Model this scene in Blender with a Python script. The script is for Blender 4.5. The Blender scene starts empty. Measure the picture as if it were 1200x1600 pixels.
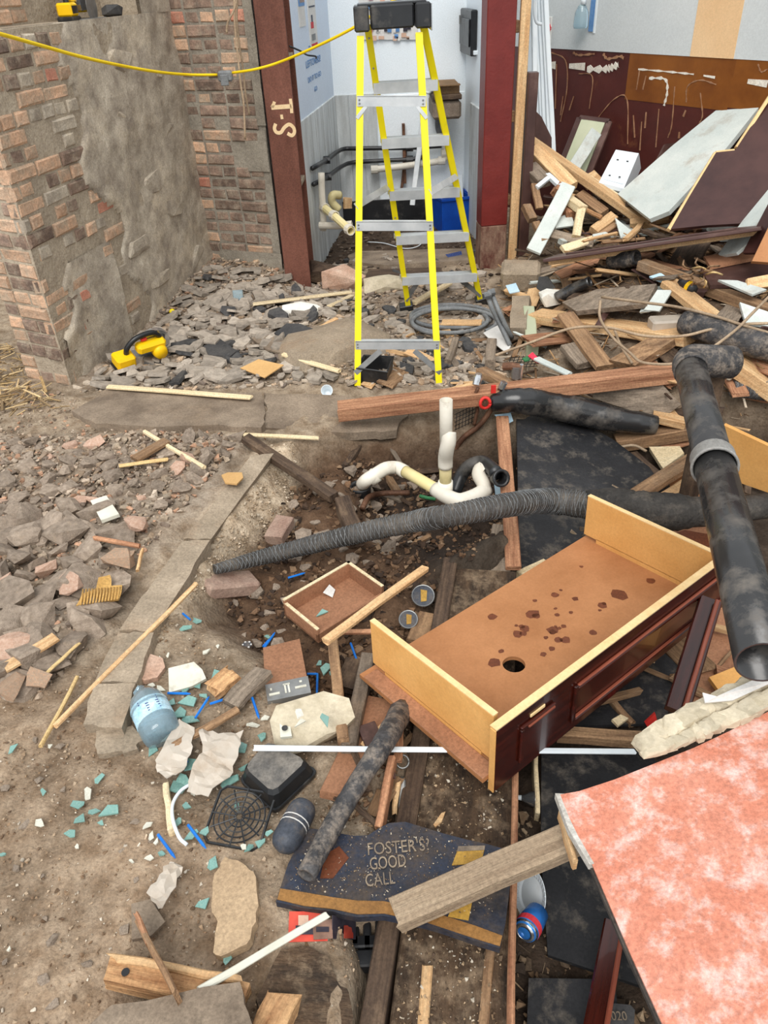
import bpy, bmesh, math, random
import numpy as np
from mathutils import Vector, Matrix
random.seed(7); rng = np.random.default_rng(7)
scene = bpy.context.scene
col = scene.collection
V = Vector

# ------------------------------------------------------------------ camera
F = 1200.0; PITCH = math.radians(35.0); ROLL = math.radians(3.0); EYE = 1.85
fw = V((0, math.cos(PITCH), -math.sin(PITCH)))
_r = V((1, 0, 0)); _u = _r.cross(fw)
RT = _r * math.cos(ROLL) - _u * math.sin(ROLL)
UP = RT.cross(fw)
CAM = V((0, 0, EYE))
cam = bpy.data.objects.new('camera', bpy.data.cameras.new('camera'))
col.objects.link(cam)
cam.data.sensor_fit = 'VERTICAL'; cam.data.sensor_height = 24.0; cam.data.lens = F / 1600 * 24.0
cam.data.clip_start = 0.02
mw = Matrix((RT, UP, -fw)).transposed().to_4x4(); mw.translation = CAM
cam.matrix_world = mw
scene.camera = cam

# ------------------------------------------------------------------ light
world = bpy.data.worlds.new('daylight'); scene.world = world; world.use_nodes = True
wb = world.node_tree.nodes['Background']
wb.inputs[0].default_value = (0.93, 0.97, 1.0, 1); wb.inputs[1].default_value = 0.9
sl = bpy.data.lights.new('daylight_sun', 'SUN'); sl.energy = 1.9; sl.angle = math.radians(38); sl.color = (1.0, 0.965, 0.92)
sun = bpy.data.objects.new('daylight_sun', sl); col.objects.link(sun)
sun.rotation_euler = V((0.12, 0.74, -1.0)).to_track_quat('-Z', 'Y').to_euler()
vs = scene.view_settings
vs.view_transform = 'Standard'; vs.look = 'None'; vs.exposure = 0.42; vs.gamma = 1.0; vs.use_curve_mapping = False

# ------------------------------------------------------------------ pixels to places
def ray(x, y): return fw * F + RT * (x - 600) - UP * (y - 800)
def G(x, y, z=0.0):
    d = ray(x, y); return CAM + d * ((z - EYE) / d.z)
def D(x, y, Y):
    d = ray(x, y); return CAM + d * (Y / d.y)
def proj(p):
    v = p - CAM; k = F / v.dot(fw); return V((600 + v.dot(RT) * k, 800 - v.dot(UP) * k))

# ------------------------------------------------------------------ colours and materials
def c(r, g, b):
    f = lambda u: (u / 255 / 12.92) if u / 255 <= 0.04045 else ((u / 255 + 0.055) / 1.055) ** 2.4
    return (f(r), f(g), f(b), 1.0)
MATS = {}
def mat(name, c1, c2=None, c3=None, sc=6.0, st=(1, 1, 1), rough=0.8, spec=0.3, bump=0.25, bsc=60.0, metal=0.0,
        dust=0.0, dustc=(150, 130, 108), dsc=5.0, rv=0.15, pos=(0.35, 0.65), clear=0.0, trans=0.0, alpha=1.0, attr=None):
    if name.startswith('wood') or name.startswith('brick'):
        k = 0.24 if name.startswith('wood') else 0.3
        gy_ = lambda q: None if q is None else tuple(u * (1 - k) + (0.3 * q[0] + 0.55 * q[1] + 0.15 * q[2]) * k * 1.04 for u in q)
        c1, c2, c3 = gy_(c1), gy_(c2), gy_(c3)
    m = bpy.data.materials.new(name); MATS[name] = m; m.use_nodes = True
    nt = m.node_tree; N = nt.nodes; L = nt.links
    b = N['Principled BSDF']
    b.inputs['Roughness'].default_value = rough; b.inputs['Metallic'].default_value = metal
    b.inputs['Specular IOR Level'].default_value = spec
    b.inputs['Coat Weight'].default_value = clear; b.inputs['Transmission Weight'].default_value = trans
    b.inputs['Alpha'].default_value = alpha
    tc = N.new('ShaderNodeTexCoord'); oi = N.new('ShaderNodeObjectInfo')
    ml = N.new('ShaderNodeMath'); ml.operation = 'MULTIPLY'; ml.inputs[1].default_value = 37.0
    L.new(oi.outputs['Random'], ml.inputs[0])
    ad = N.new('ShaderNodeVectorMath'); ad.operation = 'ADD'
    L.new(tc.outputs['Object'], ad.inputs[0]); L.new(ml.outputs[0], ad.inputs[1])
    mp = N.new('ShaderNodeMapping'); mp.inputs['Scale'].default_value = st; L.new(ad.outputs[0], mp.inputs['Vector'])
    n1 = N.new('ShaderNodeTexNoise'); n1.inputs['Scale'].default_value = sc; n1.inputs['Detail'].default_value = 8; n1.inputs['Roughness'].default_value = 0.62
    L.new(mp.outputs[0], n1.inputs['Vector'])
    rp = N.new('ShaderNodeValToRGB'); e = rp.color_ramp.elements
    e[0].position = pos[0]; e[0].color = c(*c1); e[1].position = pos[1]; e[1].color = c(*(c2 or c1))
    if c3:
        x = e.new(min(0.99, pos[1] + 0.16)); x.color = c(*c3)
    L.new(n1.outputs[0], rp.inputs[0])
    out = rp.outputs[0]
    if attr:
        at = N.new('ShaderNodeAttribute'); at.attribute_name = attr
        mx = N.new('ShaderNodeMix'); mx.data_type = 'RGBA'; mx.blend_type = 'MULTIPLY'; mx.inputs[0].default_value = 1.0
        L.new(at.outputs['Color'], mx.inputs[6]); L.new(out, mx.inputs[7]); out = mx.outputs[2]
    if rv:
        hs = N.new('ShaderNodeHueSaturation'); mr = N.new('ShaderNodeMapRange')
        mr.inputs['To Min'].default_value = 1 - rv; mr.inputs['To Max'].default_value = 1 + rv
        L.new(oi.outputs['Random'], mr.inputs[0]); L.new(mr.outputs[0], hs.inputs['Value']); L.new(out, hs.inputs['Color']); out = hs.outputs[0]
    if dust:
        n2 = N.new('ShaderNodeTexNoise'); n2.inputs['Scale'].default_value = dsc; n2.inputs['Detail'].default_value = 9; n2.inputs['Roughness'].default_value = 0.7
        L.new(ad.outputs[0], n2.inputs['Vector'])
        r2 = N.new('ShaderNodeMapRange'); r2.inputs['From Min'].default_value = 0.62 - 0.25 * dust; r2.inputs['From Max'].default_value = 0.8 - 0.2 * dust
        r2.inputs['To Max'].default_value = min(1.0, 0.35 + dust)
        L.new(n2.outputs[0], r2.inputs[0])
        mx = N.new('ShaderNodeMix'); mx.data_type = 'RGBA'; L.new(r2.outputs[0], mx.inputs[0]); L.new(out, mx.inputs[6]); mx.inputs[7].default_value = c(*dustc)
        out = mx.outputs[2]
        if rough < 0.7:
            mx2 = N.new('ShaderNodeMix'); mx2.data_type = 'FLOAT'; L.new(r2.outputs[0], mx2.inputs[0]); mx2.inputs[2].default_value = rough; mx2.inputs[3].default_value = 0.9
            L.new(mx2.outputs[0], b.inputs['Roughness'])
    fine = 0.0 if rough < 0.5 else 0.1 if name.startswith(('mdf', 'hardboard', 'wall_', 'alcove', 'white_', 'paper', 'cardboard', 'cream_', 'ink', 'plastic_film', 'foam')) else 0.32
    if fine:
        n4_ = N.new('ShaderNodeTexNoise'); n4_.inputs['Scale'].default_value = 110.0; n4_.inputs['Detail'].default_value = 5; n4_.inputs['Roughness'].default_value = 0.75
        L.new(ad.outputs[0], n4_.inputs['Vector'])
        r4_ = N.new('ShaderNodeMapRange'); r4_.inputs['From Min'].default_value = 0.3; r4_.inputs['From Max'].default_value = 0.7; r4_.inputs['To Min'].default_value = 1 - fine; r4_.inputs['To Max'].default_value = 1 + fine
        L.new(n4_.outputs[0], r4_.inputs[0])
        vm = N.new('ShaderNodeVectorMath'); vm.operation = 'SCALE'; L.new(out, vm.inputs[0]); L.new(r4_.outputs[0], vm.inputs['Scale']); out = vm.outputs[0]
    L.new(out, b.inputs['Base Color'])
    if bump:
        n3 = N.new('ShaderNodeTexNoise'); n3.inputs['Scale'].default_value = bsc; n3.inputs['Detail'].default_value = 6; L.new(mp.outputs[0], n3.inputs['Vector'])
        bp = N.new('ShaderNodeBump'); bp.inputs['Strength'].default_value = bump; bp.inputs['Distance'].default_value = 0.01
        L.new(n3.outputs[0], bp.inputs['Height']); L.new(bp.outputs[0], b.inputs['Normal'])
    return m
GR = (1.2, 16, 16)
mat('wood_new', (196, 140, 82), (222, 178, 120), (232, 196, 142), sc=3, st=GR, bsc=12, bump=0.2, rough=0.7, dust=0.15)
mat('wood_pale', (214, 184, 132), (232, 208, 160), sc=3, st=GR, bsc=12, bump=0.2, rough=0.7, dust=0.1)
mat('wood_old', (120, 84, 54), (172, 128, 84), (192, 150, 104), sc=3, st=GR, bsc=12, bump=0.4, dust=0.4)
mat('wood_red', (142, 84, 52), (196, 134, 90), (206, 150, 108), sc=3, st=GR, bsc=12, bump=0.35, dust=0.2, dustc=(110, 70, 50))
mat('wood_grey', (104, 88, 72), (150, 130, 108), (168, 150, 128), sc=3, st=GR, bsc=10, bump=0.5, dust=0.3)
mat('wood_weathered', (150, 122, 92), (182, 154, 120), (206, 160, 108), sc=2.4, st=(1, 20, 20), bsc=14, bump=0.5, dust=0.1)
mat('wood_dark', (58, 42, 32), (98, 74, 54), (120, 94, 70), sc=3, st=GR, bsc=10, bump=0.5, dust=0.4, dustc=(132, 110, 88))
mat('wood_split', (150, 96, 52), (214, 160, 100), (236, 190, 130), sc=4, st=(1, 10, 10), bsc=8, bump=0.8)
mat('board_dirty', (50, 40, 32), (92, 72, 54), (132, 106, 80), sc=6, st=(1, 4, 4), bsc=40, bump=0.8, dust=0.6, dustc=(136, 116, 94), dsc=16)
mat('mahogany', (44, 16, 11), (74, 27, 18), sc=3, st=GR, rough=0.22, spec=0.5, bump=0.03, clear=0.3, rv=0.05)
mat('mahogany_light', (112, 54, 38), (150, 80, 58), sc=3, st=GR, rough=0.35, spec=0.5, bump=0.05, rv=0.05)
mat('mdf', (212, 156, 88), (222, 168, 100), sc=7, rough=0.75, bump=0.06, rv=0.03)
mat('mdf_edge', (226, 190, 134), (236, 204, 152), sc=20, rough=0.8, bump=0.15, rv=0.04)
mat('hardboard', (158, 106, 66), (178, 124, 82), sc=4, rough=0.7, bump=0.05, rv=0.03)
mat('wet_stain', (98, 52, 30), (112, 62, 38), sc=9, rough=0.55, bump=0.0, rv=0.08)
mat('drawer_brown', (140, 98, 72), (166, 120, 90), sc=4, rough=0.75, bump=0.1, dust=0.2, dustc=(120, 80, 56))
mat('brown_paint', (66, 44, 40), (88, 62, 56), sc=5, rough=0.4, spec=0.4, bump=0.1, dust=0.2, dustc=(130, 108, 98))
mat('brown_panel', (56, 32, 30), (76, 48, 44), sc=4, rough=0.35, spec=0.4, bump=0.05, rv=0.05)
mat('white_board', (184, 192, 188), (206, 210, 204), sc=4, rough=0.5, bump=0.03, rv=0.08, dust=0.3)
mat('white_plastic', (212, 220, 226), (224, 230, 232), sc=6, rough=0.4, bump=0.02, rv=0.04, dust=0.1)
mat('pale_pane', (186, 192, 160), (204, 206, 178), sc=3, rough=0.2, spec=0.5, bump=0.0)
mat('black_plastic', (26, 27, 29), (40, 41, 43), sc=6, rough=0.35, spec=0.45, bump=0.05, dust=0.3, dustc=(112, 106, 98))
mat('black_pipe', (30, 30, 31), (46, 45, 45), sc=4, rough=0.25, spec=0.6, bump=0.04, dust=0.5, dustc=(112, 104, 95), dsc=7, st=(1, 1, 1))
mat('grey_collar', (120, 118, 114), (150, 148, 144), sc=8, rough=0.5, bump=0.05, dust=0.3)
mat('lagging', (44, 42, 40), (76, 72, 68), (128, 118, 106), sc=9, rough=0.75, bump=0.7, bsc=45, dust=0.45, dustc=(122, 112, 100))
mat('duct_dusty', (46, 46, 48), (78, 76, 76), sc=14, rough=0.7, bump=0.6, bsc=60, dust=0.62, dustc=(138, 126, 114), dsc=26)
mat('black_sheet', (28, 28, 30), (48, 48, 50), (66, 64, 62), sc=3, rough=0.55, bump=0.15, bsc=20, dust=0.45, dustc=(112, 104, 94), dsc=13)
mat('black_mesh', (20, 20, 22), (34, 34, 36), sc=8, rough=0.5, bump=0.1)
mat('white_pvc', (214, 206, 190), (232, 226, 212), sc=6, rough=0.4, bump=0.05, dust=0.28, dustc=(136, 118, 100), dsc=9)
mat('cream_pvc', (212, 196, 140), (224, 210, 158), sc=6, rough=0.4, bump=0.03, dust=0.15, dustc=(140, 120, 96))
mat('steel_rust_red', (98, 60, 48), (124, 80, 66), (86, 54, 42), sc=5, st=(1, 1, 0.4), rough=0.65, bump=0.35, bsc=18, dust=0.2, dustc=(84, 50, 38), rv=0.04)
mat('steel_red', (104, 34, 30), (118, 42, 37), sc=6, rough=0.4, spec=0.4, bump=0.15, bsc=60, rv=0.03)
mat('peeled_base', (86, 40, 34), (150, 124, 104), (176, 156, 132), sc=14, st=(1, 1, 0.4), rough=0.8, bump=0.4)
mat('cream_paint', (226, 196, 152), (236, 208, 166), sc=20, rough=0.8, bump=0.1, rv=0)
mat('yellow_frp', (236, 216, 10), (246, 228, 24), sc=5, rough=0.35, spec=0.45, bump=0.02, rv=0.03, dust=0.06, dustc=(150, 130, 60))
mat('aluminium', (176, 180, 182), (206, 208, 208), sc=6, rough=0.45, metal=0.25, bump=0.05, dust=0.12, dustc=(150, 142, 132))
mat('steel_grey', (110, 112, 112), (150, 150, 148), sc=8, rough=0.4, metal=0.6, bump=0.1, dust=0.2)
mat('chrome', (196, 198, 200), (220, 222, 224), sc=8, rough=0.15, metal=0.9, bump=0.02)
mat('copper_rust', (80, 54, 40), (120, 86, 66), (92, 62, 46), sc=14, rough=0.6, metal=0.3, bump=0.3)
mat('tool_yellow', (238, 186, 6), (248, 200, 18), sc=6, rough=0.4, bump=0.02, rv=0.02)
mat('cord_yellow', (232, 196, 14), (244, 210, 30), sc=6, rough=0.45, bump=0.02, rv=0)
mat('ball_yellow', (230, 206, 20), (240, 216, 30), sc=6, rough=0.5, bump=0.02, rv=0)
mat('red_plastic', (196, 40, 36), (220, 62, 54), sc=8, rough=0.4, bump=0.05)
mat('red_cloth', (206, 44, 66), (222, 62, 84), sc=8, rough=0.8, bump=0.2)
mat('green_plastic', (56, 120, 76), (70, 140, 90), sc=8, rough=0.5)
mat('blue_crate', (14, 66, 160), (24, 86, 186), sc=6, rough=0.4, bump=0.02)
mat('blue_pen', (18, 104, 196), (34, 124, 212), sc=9, rough=0.35, bump=0.0, rv=0.08)
mat('blue_paint', (56, 60, 68), (72, 76, 84), (44, 50, 66), sc=8, rough=0.5, bump=0.2, dust=0.6, dustc=(104, 94, 84), dsc=16)
mat('sign_blue', (40, 39, 42), (46, 54, 72), (52, 92, 146), sc=6, rough=0.5, bump=0.2, dust=0.7, dustc=(76, 66, 58), dsc=14, rv=0)
mat('sign_border', (120, 84, 44), (150, 108, 58), (70, 54, 38), sc=7, rough=0.6, bump=0.2, rv=0)
mat('sign_letter', (150, 134, 114), (104, 92, 80), sc=18, rough=0.7, bump=0.1, rv=0)
mat('sign_gold', (178, 140, 62), (150, 112, 46), sc=8, rough=0.6, bump=0.1, rv=0)
mat('glass_teal', (106, 146, 138), (126, 164, 154), sc=10, rough=0.25, spec=0.5, bump=0.02, rv=0.15, dust=0.2, dustc=(150, 140, 120))
mat('tile_white', (196, 194, 178), (214, 212, 198), sc=10, rough=0.35, bump=0.05, rv=0.08, dust=0.4, dsc=12)
mat('paper', (206, 202, 196), (220, 218, 214), sc=8, rough=0.9, bump=0.1, rv=0.05, dust=0.12)
mat('paper_blue', (176, 206, 222), (196, 220, 232), sc=8, rough=0.7, bump=0.05)
mat('plastic_film', (164, 152, 138), (196, 186, 172), sc=5, rough=0.35, spec=0.5, bump=0.3, bsc=9, rv=0.05, dust=0.35, dustc=(150, 128, 104))
mat('cardboard', (186, 146, 94), (202, 162, 108), sc=6, rough=0.9, bump=0.05, rv=0.06)
mat('corrugated', (176, 136, 76), (200, 160, 96), sc=9, rough=0.9, bump=0.1, rv=0.06)
mat('brown_card', (112, 88, 62), (136, 108, 78), sc=6, rough=0.9, bump=0.1, rv=0.06, dust=0.3)
mat('clear_plastic', (190, 216, 228), (208, 230, 238), sc=3, rough=0.1, spec=0.5, bump=0.15, bsc=12, rv=0, trans=0.75)
mat('bottle_label', (150, 196, 216), (196, 220, 230), sc=16, rough=0.5, bump=0.0, rv=0, alpha=1)
mat('label_ink', (58, 70, 120), (70, 84, 130), sc=10, rough=0.6, bump=0, rv=0)
mat('tray_dust', (84, 82, 80), (126, 120, 112), sc=22, rough=0.9, bump=0.3, rv=0)
mat('ink', (70, 76, 90), (90, 96, 108), sc=10, rough=0.8, bump=0, rv=0)
mat('ink_red', (196, 50, 60), (206, 60, 70), sc=10, rough=0.7, bump=0, rv=0.1)
mat('ink_blue', (84, 128, 180), (110, 150, 196), sc=14, rough=0.7, bump=0, rv=0.2)
mat('ink_skin', (206, 168, 144), (216, 180, 156), sc=10, rough=0.7, bump=0, rv=0.1)
mat('photo_dark', (40, 38, 48), (64, 58, 66), sc=30, rough=0.4, bump=0, rv=0.2)
mat('photo_red', (190, 66, 52), (212, 84, 66), sc=20, rough=0.4, bump=0, rv=0.1)
mat('photo_brown', (110, 84, 72), (150, 116, 98), sc=30, rough=0.4, bump=0, rv=0.1)
mat('foam', (176, 164, 140), (206, 194, 170), (222, 214, 196), sc=14, rough=0.95, bump=0.7, bsc=30, dust=0.3, dustc=(120, 106, 88))
mat('white_crumb', (222, 218, 206), (236, 234, 226), sc=12, rough=0.9, bump=0.3, rv=0.06)
mat('red_panel', (196, 122, 97), (204, 136, 113), (214, 168, 153), sc=9, rough=0.55, spec=0.4, bump=0.06, bsc=40, rv=0, pos=(0.38, 0.58), dust=0.5, dustc=(226, 196, 188), dsc=18)
mat('panel_edge', (44, 40, 38), (80, 74, 68), (120, 112, 104), sc=12, rough=0.85, bump=0.5)
mat('plaster_edge', (206, 202, 194), (178, 170, 158), sc=14, rough=0.9, bump=0.5)
mat('brick_orange', (180, 144, 112), (218, 160, 116), (232, 190, 146), sc=12, rough=0.9, bump=0.6, bsc=45, rv=0.2, dust=0.62, dustc=(166, 150, 130), dsc=13)
mat('brick_brown', (108, 86, 72), (156, 120, 96), (190, 146, 112), sc=12, rough=0.9, bump=0.6, bsc=45, rv=0.3, dust=0.55, dustc=(158, 144, 126), dsc=13)
mat('brick_red', (196, 112, 84), (206, 126, 94), (212, 154, 122), sc=10, rough=0.9, bump=0.5, bsc=45, rv=0.1, dust=0.3, dustc=(164, 146, 126), dsc=9)
mat('mortar', (150, 136, 118), (178, 164, 144), (198, 184, 164), sc=7, rough=0.95, bump=0.8, bsc=40, rv=0)
mat('render_coat', (144, 132, 118), (192, 180, 162), (226, 217, 200), sc=7, rough=0.95, bump=0.7, bsc=22, rv=0, dust=0.45, dustc=(206, 190, 166), dsc=3.2)
mat('mortar_grey', (128, 120, 108), (154, 146, 132), sc=8, rough=0.95, bump=0.6, bsc=40, rv=0)
mat('stone_grey', (124, 110, 96), (160, 144, 128), (184, 170, 154), sc=6, rough=0.9, bump=0.5, bsc=30, rv=0.2, dust=0.3, dustc=(166, 146, 124))
mat('stone_pink', (178, 142, 120), (200, 170, 150), (204, 190, 174), sc=9, rough=0.9, bump=0.5, bsc=30, rv=0.1, dust=0.3, dustc=(170, 150, 130))
mat('slate', (140, 130, 118), (176, 164, 150), (202, 190, 176), sc=5, rough=0.8, bump=0.35, bsc=26, rv=0.28, dust=0.3, dustc=(156, 140, 122))
mat('slate_dark', (56, 56, 58), (88, 86, 84), (130, 124, 116), sc=5, rough=0.7, bump=0.3, bsc=24, rv=0.1)
mat('slab', (110, 96, 82), (146, 130, 112), (160, 144, 126), sc=5, rough=0.9, bump=0.5, bsc=30, rv=0.05, dust=0.3, dustc=(150, 130, 108), dsc=3)
mat('concrete', (136, 122, 104), (162, 146, 126), (178, 164, 146), sc=6, rough=0.95, bump=0.6, bsc=34, rv=0.05, dust=0.35, dustc=(146, 122, 98), dsc=4)
mat('pale_stone', (160, 136, 108), (180, 156, 126), (192, 172, 146), sc=5, rough=0.95, bump=0.5, bsc=24, rv=0.05)
mat('old_brick', (140, 112, 98), (168, 144, 128), (124, 92, 78), sc=9, rough=0.9, bump=0.4, bsc=40, rv=0.05)
mat('dirt', (196, 186, 176), (255, 255, 255), (236, 228, 220), sc=16, rough=0.97, bump=1.0, bsc=70, rv=0, attr='soil')
mat('chips', (215, 205, 195), (255, 255, 255), sc=9, rough=0.9, bump=0.4, bsc=60, rv=0, attr='soil')
mat('alcove_white', (232, 240, 244), (238, 244, 247), sc=2, rough=0.55, bump=0.03, rv=0)
mat('alcove_blue', (200, 212, 228), (208, 220, 234), sc=2, rough=0.5, bump=0.03, rv=0)
mat('alcove_dado', (176, 178, 176), (212, 216, 216), (222, 226, 226), sc=5, st=(3, 3, 0.35), rough=0.7, bump=0.2, rv=0, dust=0.25, dustc=(130, 124, 112), dsc=3)
mat('wall_grey', (198, 202, 202), (206, 209, 208), sc=2, rough=0.85, bump=0.06, rv=0)
mat('wall_peach', (226, 186, 140), (232, 196, 152), sc=2, rough=0.85, bump=0.1, rv=0)
mat('wall_brown', (74, 34, 30), (90, 42, 36), sc=3, rough=0.35, spec=0.4, bump=0.08, rv=0, dust=0.12, dustc=(150, 98, 60), dsc=7)
mat('wall_amber', (112, 62, 24), (140, 84, 32), sc=3, rough=0.35, spec=0.4, bump=0.08, rv=0)
mat('glue', (140, 98, 70), (170, 130, 100), sc=12, rough=0.8, bump=0.1, rv=0.1)
mat('scar_white', (216, 206, 190), (230, 224, 212), sc=12, rough=0.9, bump=0.2, rv=0)
mat('straw', (196, 164, 112), (216, 188, 136), sc=9, rough=0.9, bump=0.1)
mat('cable_beige', (150, 128, 104), (176, 154, 128), sc=9, rough=0.7, bump=0.1)
mat('cable_grey', (96, 98, 100), (128, 130, 130), sc=9, rough=0.5, bump=0.05, dust=0.2)
mat('can_blue', (40, 108, 190), (60, 130, 206), sc=9, rough=0.3, metal=0.4, bump=0, rv=0)

# ------------------------------------------------------------------ objects
WM = {}
def mk(name, vf, m, M=None, parent=None, label=None, cat=None, group=None, kind=None, smooth=False, mesh=None):
    """one mesh object; M places its local coordinates in the world"""
    if mesh is None:
        v, f = vf
        v = [V(p) for p in v]
        if M is None:
            lo = [min(p[i] for p in v) for i in range(3)]; hi = [max(p[i] for p in v) for i in range(3)]
            o0 = V(((lo[0] + hi[0]) / 2, (lo[1] + hi[1]) / 2, lo[2])); v = [p - o0 for p in v]; M = Matrix.Translation(o0)
        mesh = bpy.data.meshes.new(name); mesh.from_pydata(v, [], f)
        bm = bmesh.new(); bm.from_mesh(mesh); bmesh.ops.recalc_face_normals(bm, faces=bm.faces); bm.to_mesh(mesh); bm.free()
        mesh.materials.append(MATS[m])
        if smooth: mesh.shade_smooth() if smooth is True else mesh.shade_auto_smooth(angle=smooth) if hasattr(mesh, 'shade_auto_smooth') else mesh.shade_smooth()
    o = bpy.data.objects.new(name, mesh); col.objects.link(o)
    WM[o.name] = M.copy()
    if parent is not None:
        o.parent = parent; o.matrix_basis = WM[parent.name].inverted() @ M
    else:
        o.matrix_basis = M
    tag(o, label, cat, group, kind)
    return o
def tag(o, label=None, cat=None, group=None, kind=None):
    if label: o['label'] = label
    if cat: o['category'] = cat
    if group: o['group'] = group
    if kind: o['kind'] = kind
def thing(name, label, cat, loc, group=None, M=None, kind=None):
    o = bpy.data.objects.new(name, None); col.objects.link(o); o.empty_display_size = 0.05
    M = M or Matrix.Translation(V(loc)); o.matrix_basis = M; WM[o.name] = M.copy()
    tag(o, label, cat, group, kind); return o
def frame(o, x, z):
    """matrix with local X along x and local Z near z"""
    x = V(x).normalized(); y = V(z).cross(x).normalized(); z = x.cross(y)
    M = Matrix((x, y, z)).transposed().to_4x4(); M.translation = V(o); return M
def join(*vfs):
    v, f = [], []
    for a, b in vfs:
        k = len(v); v += [V(p) for p in a]; f += [[i + k for i in q] for q in b]
    return v, f
def xf(vf, M): return [M @ V(p) for p in vf[0]], vf[1]
def box(x0, x1, y0, y1, z0, z1, b=0.0):
    if b <= 0:
        v = [(x, y, z) for x in (x0, x1) for y in (y0, y1) for z in (z0, z1)]
        return v, [(0, 1, 3, 2), (4, 6, 7, 5), (0, 4, 5, 1), (2, 3, 7, 6), (0, 2, 6, 4), (1, 5, 7, 3)]
    bm = bmesh.new(); bmesh.ops.create_cube(bm, size=1)
    for p in bm.verts: p.co = V(((x0 + x1) / 2 + p.co.x * (x1 - x0), (y0 + y1) / 2 + p.co.y * (y1 - y0), (z0 + z1) / 2 + p.co.z * (z1 - z0)))
    b = min(b, 0.45 * min(x1 - x0, y1 - y0, z1 - z0))
    bmesh.ops.bevel(bm, geom=bm.edges[:], offset=b, segments=1, affect='EDGES')
    v = [p.co.copy() for p in bm.verts]; f = [[q.index for q in fc.verts] for fc in bm.faces]; bm.free(); return v, f
def plank_vf(l, w, t, bv=0.004, wob=0.0, rag=0.0, n=5, seed=0):
    """board along local x from 0 to l, top face at z=0, bevelled edges, optional wobble and ragged ends"""
    r = random.Random(seed); bv = min(bv, 0.3 * min(w, t)); v = []; f = []
    sec = [(-w / 2 + bv, 0), (w / 2 - bv, 0), (w / 2, -bv), (w / 2, -t + bv), (w / 2 - bv, -t), (-w / 2 + bv, -t), (-w / 2, -t + bv), (-w / 2, -bv)]
    for i in range(n):
        x = l * i / (n - 1); dy = r.uniform(-wob, wob); dz = r.uniform(-wob, wob) * 0.6
        for (y, z) in sec:
            xx = x + (r.uniform(-rag, rag) if i in (0, n - 1) else 0)
            v.append((xx, y + dy + r.uniform(-wob, wob) * 0.3, z + dz))
    for i in range(n - 1):
        for j in range(8):
            a, b2 = i * 8 + j, i * 8 + (j + 1) % 8; f.append((a, b2, b2 + 8, a + 8))
    f.append(tuple(range(7, -1, -1))); f.append(tuple(range((n - 1) * 8, n * 8)))
    return v, f
def polyslab(pts, t, nrm=None, bev=0.0):
    """flat polygon of world points with thickness t below it (cut straight)"""
    pts = [V(p) for p in pts]; n = len(pts)
    if nrm is None:
        nrm = V((0, 0, 0))
        for i in range(n): nrm += (pts[i] - pts[0]).cross(pts[(i + 1) % n] - pts[0])
        nrm = nrm.normalized() if nrm.length > 1e-9 else V((0, 0, 1))
        if nrm.dot(CAM - pts[0]) < 0: nrm = -nrm
    low = [p - nrm * t for p in pts]
    return pts + low, [tuple(range(n)), tuple(range(2 * n - 1, n - 1, -1))] + [(i, n + i, n + (i + 1) % n, (i + 1) % n) for i in range(n)]
def rough_poly(pts, amp, per=3, seed=0, closed=True):
    r = random.Random(seed); o = []
    for i in range(len(pts)):
        a = V(pts[i]); b = V(pts[(i + 1) % len(pts)]); o.append(a)
        L = (b - a).length; d = (b - a).normalized() if L > 1e-9 else V((1, 0, 0)); s = d.cross(V((0, 0, 1))); s = s.normalized() if s.length > 1e-6 else V((0, 1, 0))
        for k in range(1, per): o.append(a + (b - a) * (k / per + r.uniform(-.1, .1)) + s * r.uniform(-amp, amp))
    return o
def smooth_path(pts, n=8):
    P = [V(p) for p in pts]; P = [P[0] * 2 - P[1]] + P + [P[-1] * 2 - P[-2]]; o = []
    for i in range(1, len(P) - 2):
        a, b, c2, d = P[i - 1:i + 3]
        for k in range(n):
            t = k / n; o.append(0.5 * ((2 * b) + (c2 - a) * t + (2 * a - 5 * b + 4 * c2 - d) * t * t + (3 * b - a - 3 * c2 + d) * t ** 3))
    o.append(P[-2]); return o
def tube(path, r, n=10, hollow=0.0, prof=None):
    """swept tube; r a number or list; hollow = wall thickness for open ends"""
    P = [V(p) for p in path]; m = len(P); R = r if isinstance(r, (list, tuple)) else [r] * m
    T = [(P[min(i + 1, m - 1)] - P[max(i - 1, 0)]).normalized() for i in range(m)]
    u = T[0].cross(V((0, 0, 1))); u = u.normalized() if u.length > 1e-4 else V((1, 0, 0)); fr = []
    for i in range(m):
        u = (u - T[i] * u.dot(T[i])).normalized(); fr.append((u.copy(), T[i].cross(u)))
    v = []; f = []
    def ring(i, rr):
        k = len(v); a, b = fr[i]
        for j in range(n):
            an = 2 * math.pi * j / n; v.append(P[i] + (a * math.cos(an) + b * math.sin(an)) * rr)
        return k
    def bridge(a, b):
        for j in range(n): f.append((a + j, a + (j + 1) % n, b + (j + 1) % n, b + j))
    ks = [ring(i, R[i]) for i in range(m)]
    for i in range(m - 1): bridge(ks[i], ks[i + 1])
    if hollow:
        ki = [ring(i, max(R[i] - hollow, R[i] * 0.3)) for i in range(m)]
        for i in range(m - 1): bridge(ki[i + 1], ki[i])
        bridge(ki[0], ks[0]); bridge(ks[-1], ki[-1])
    else:
        f.append(tuple(range(ks[0] + n - 1, ks[0] - 1, -1))); f.append(tuple(range(ks[-1], ks[-1] + n)))
    return v, f
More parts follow.
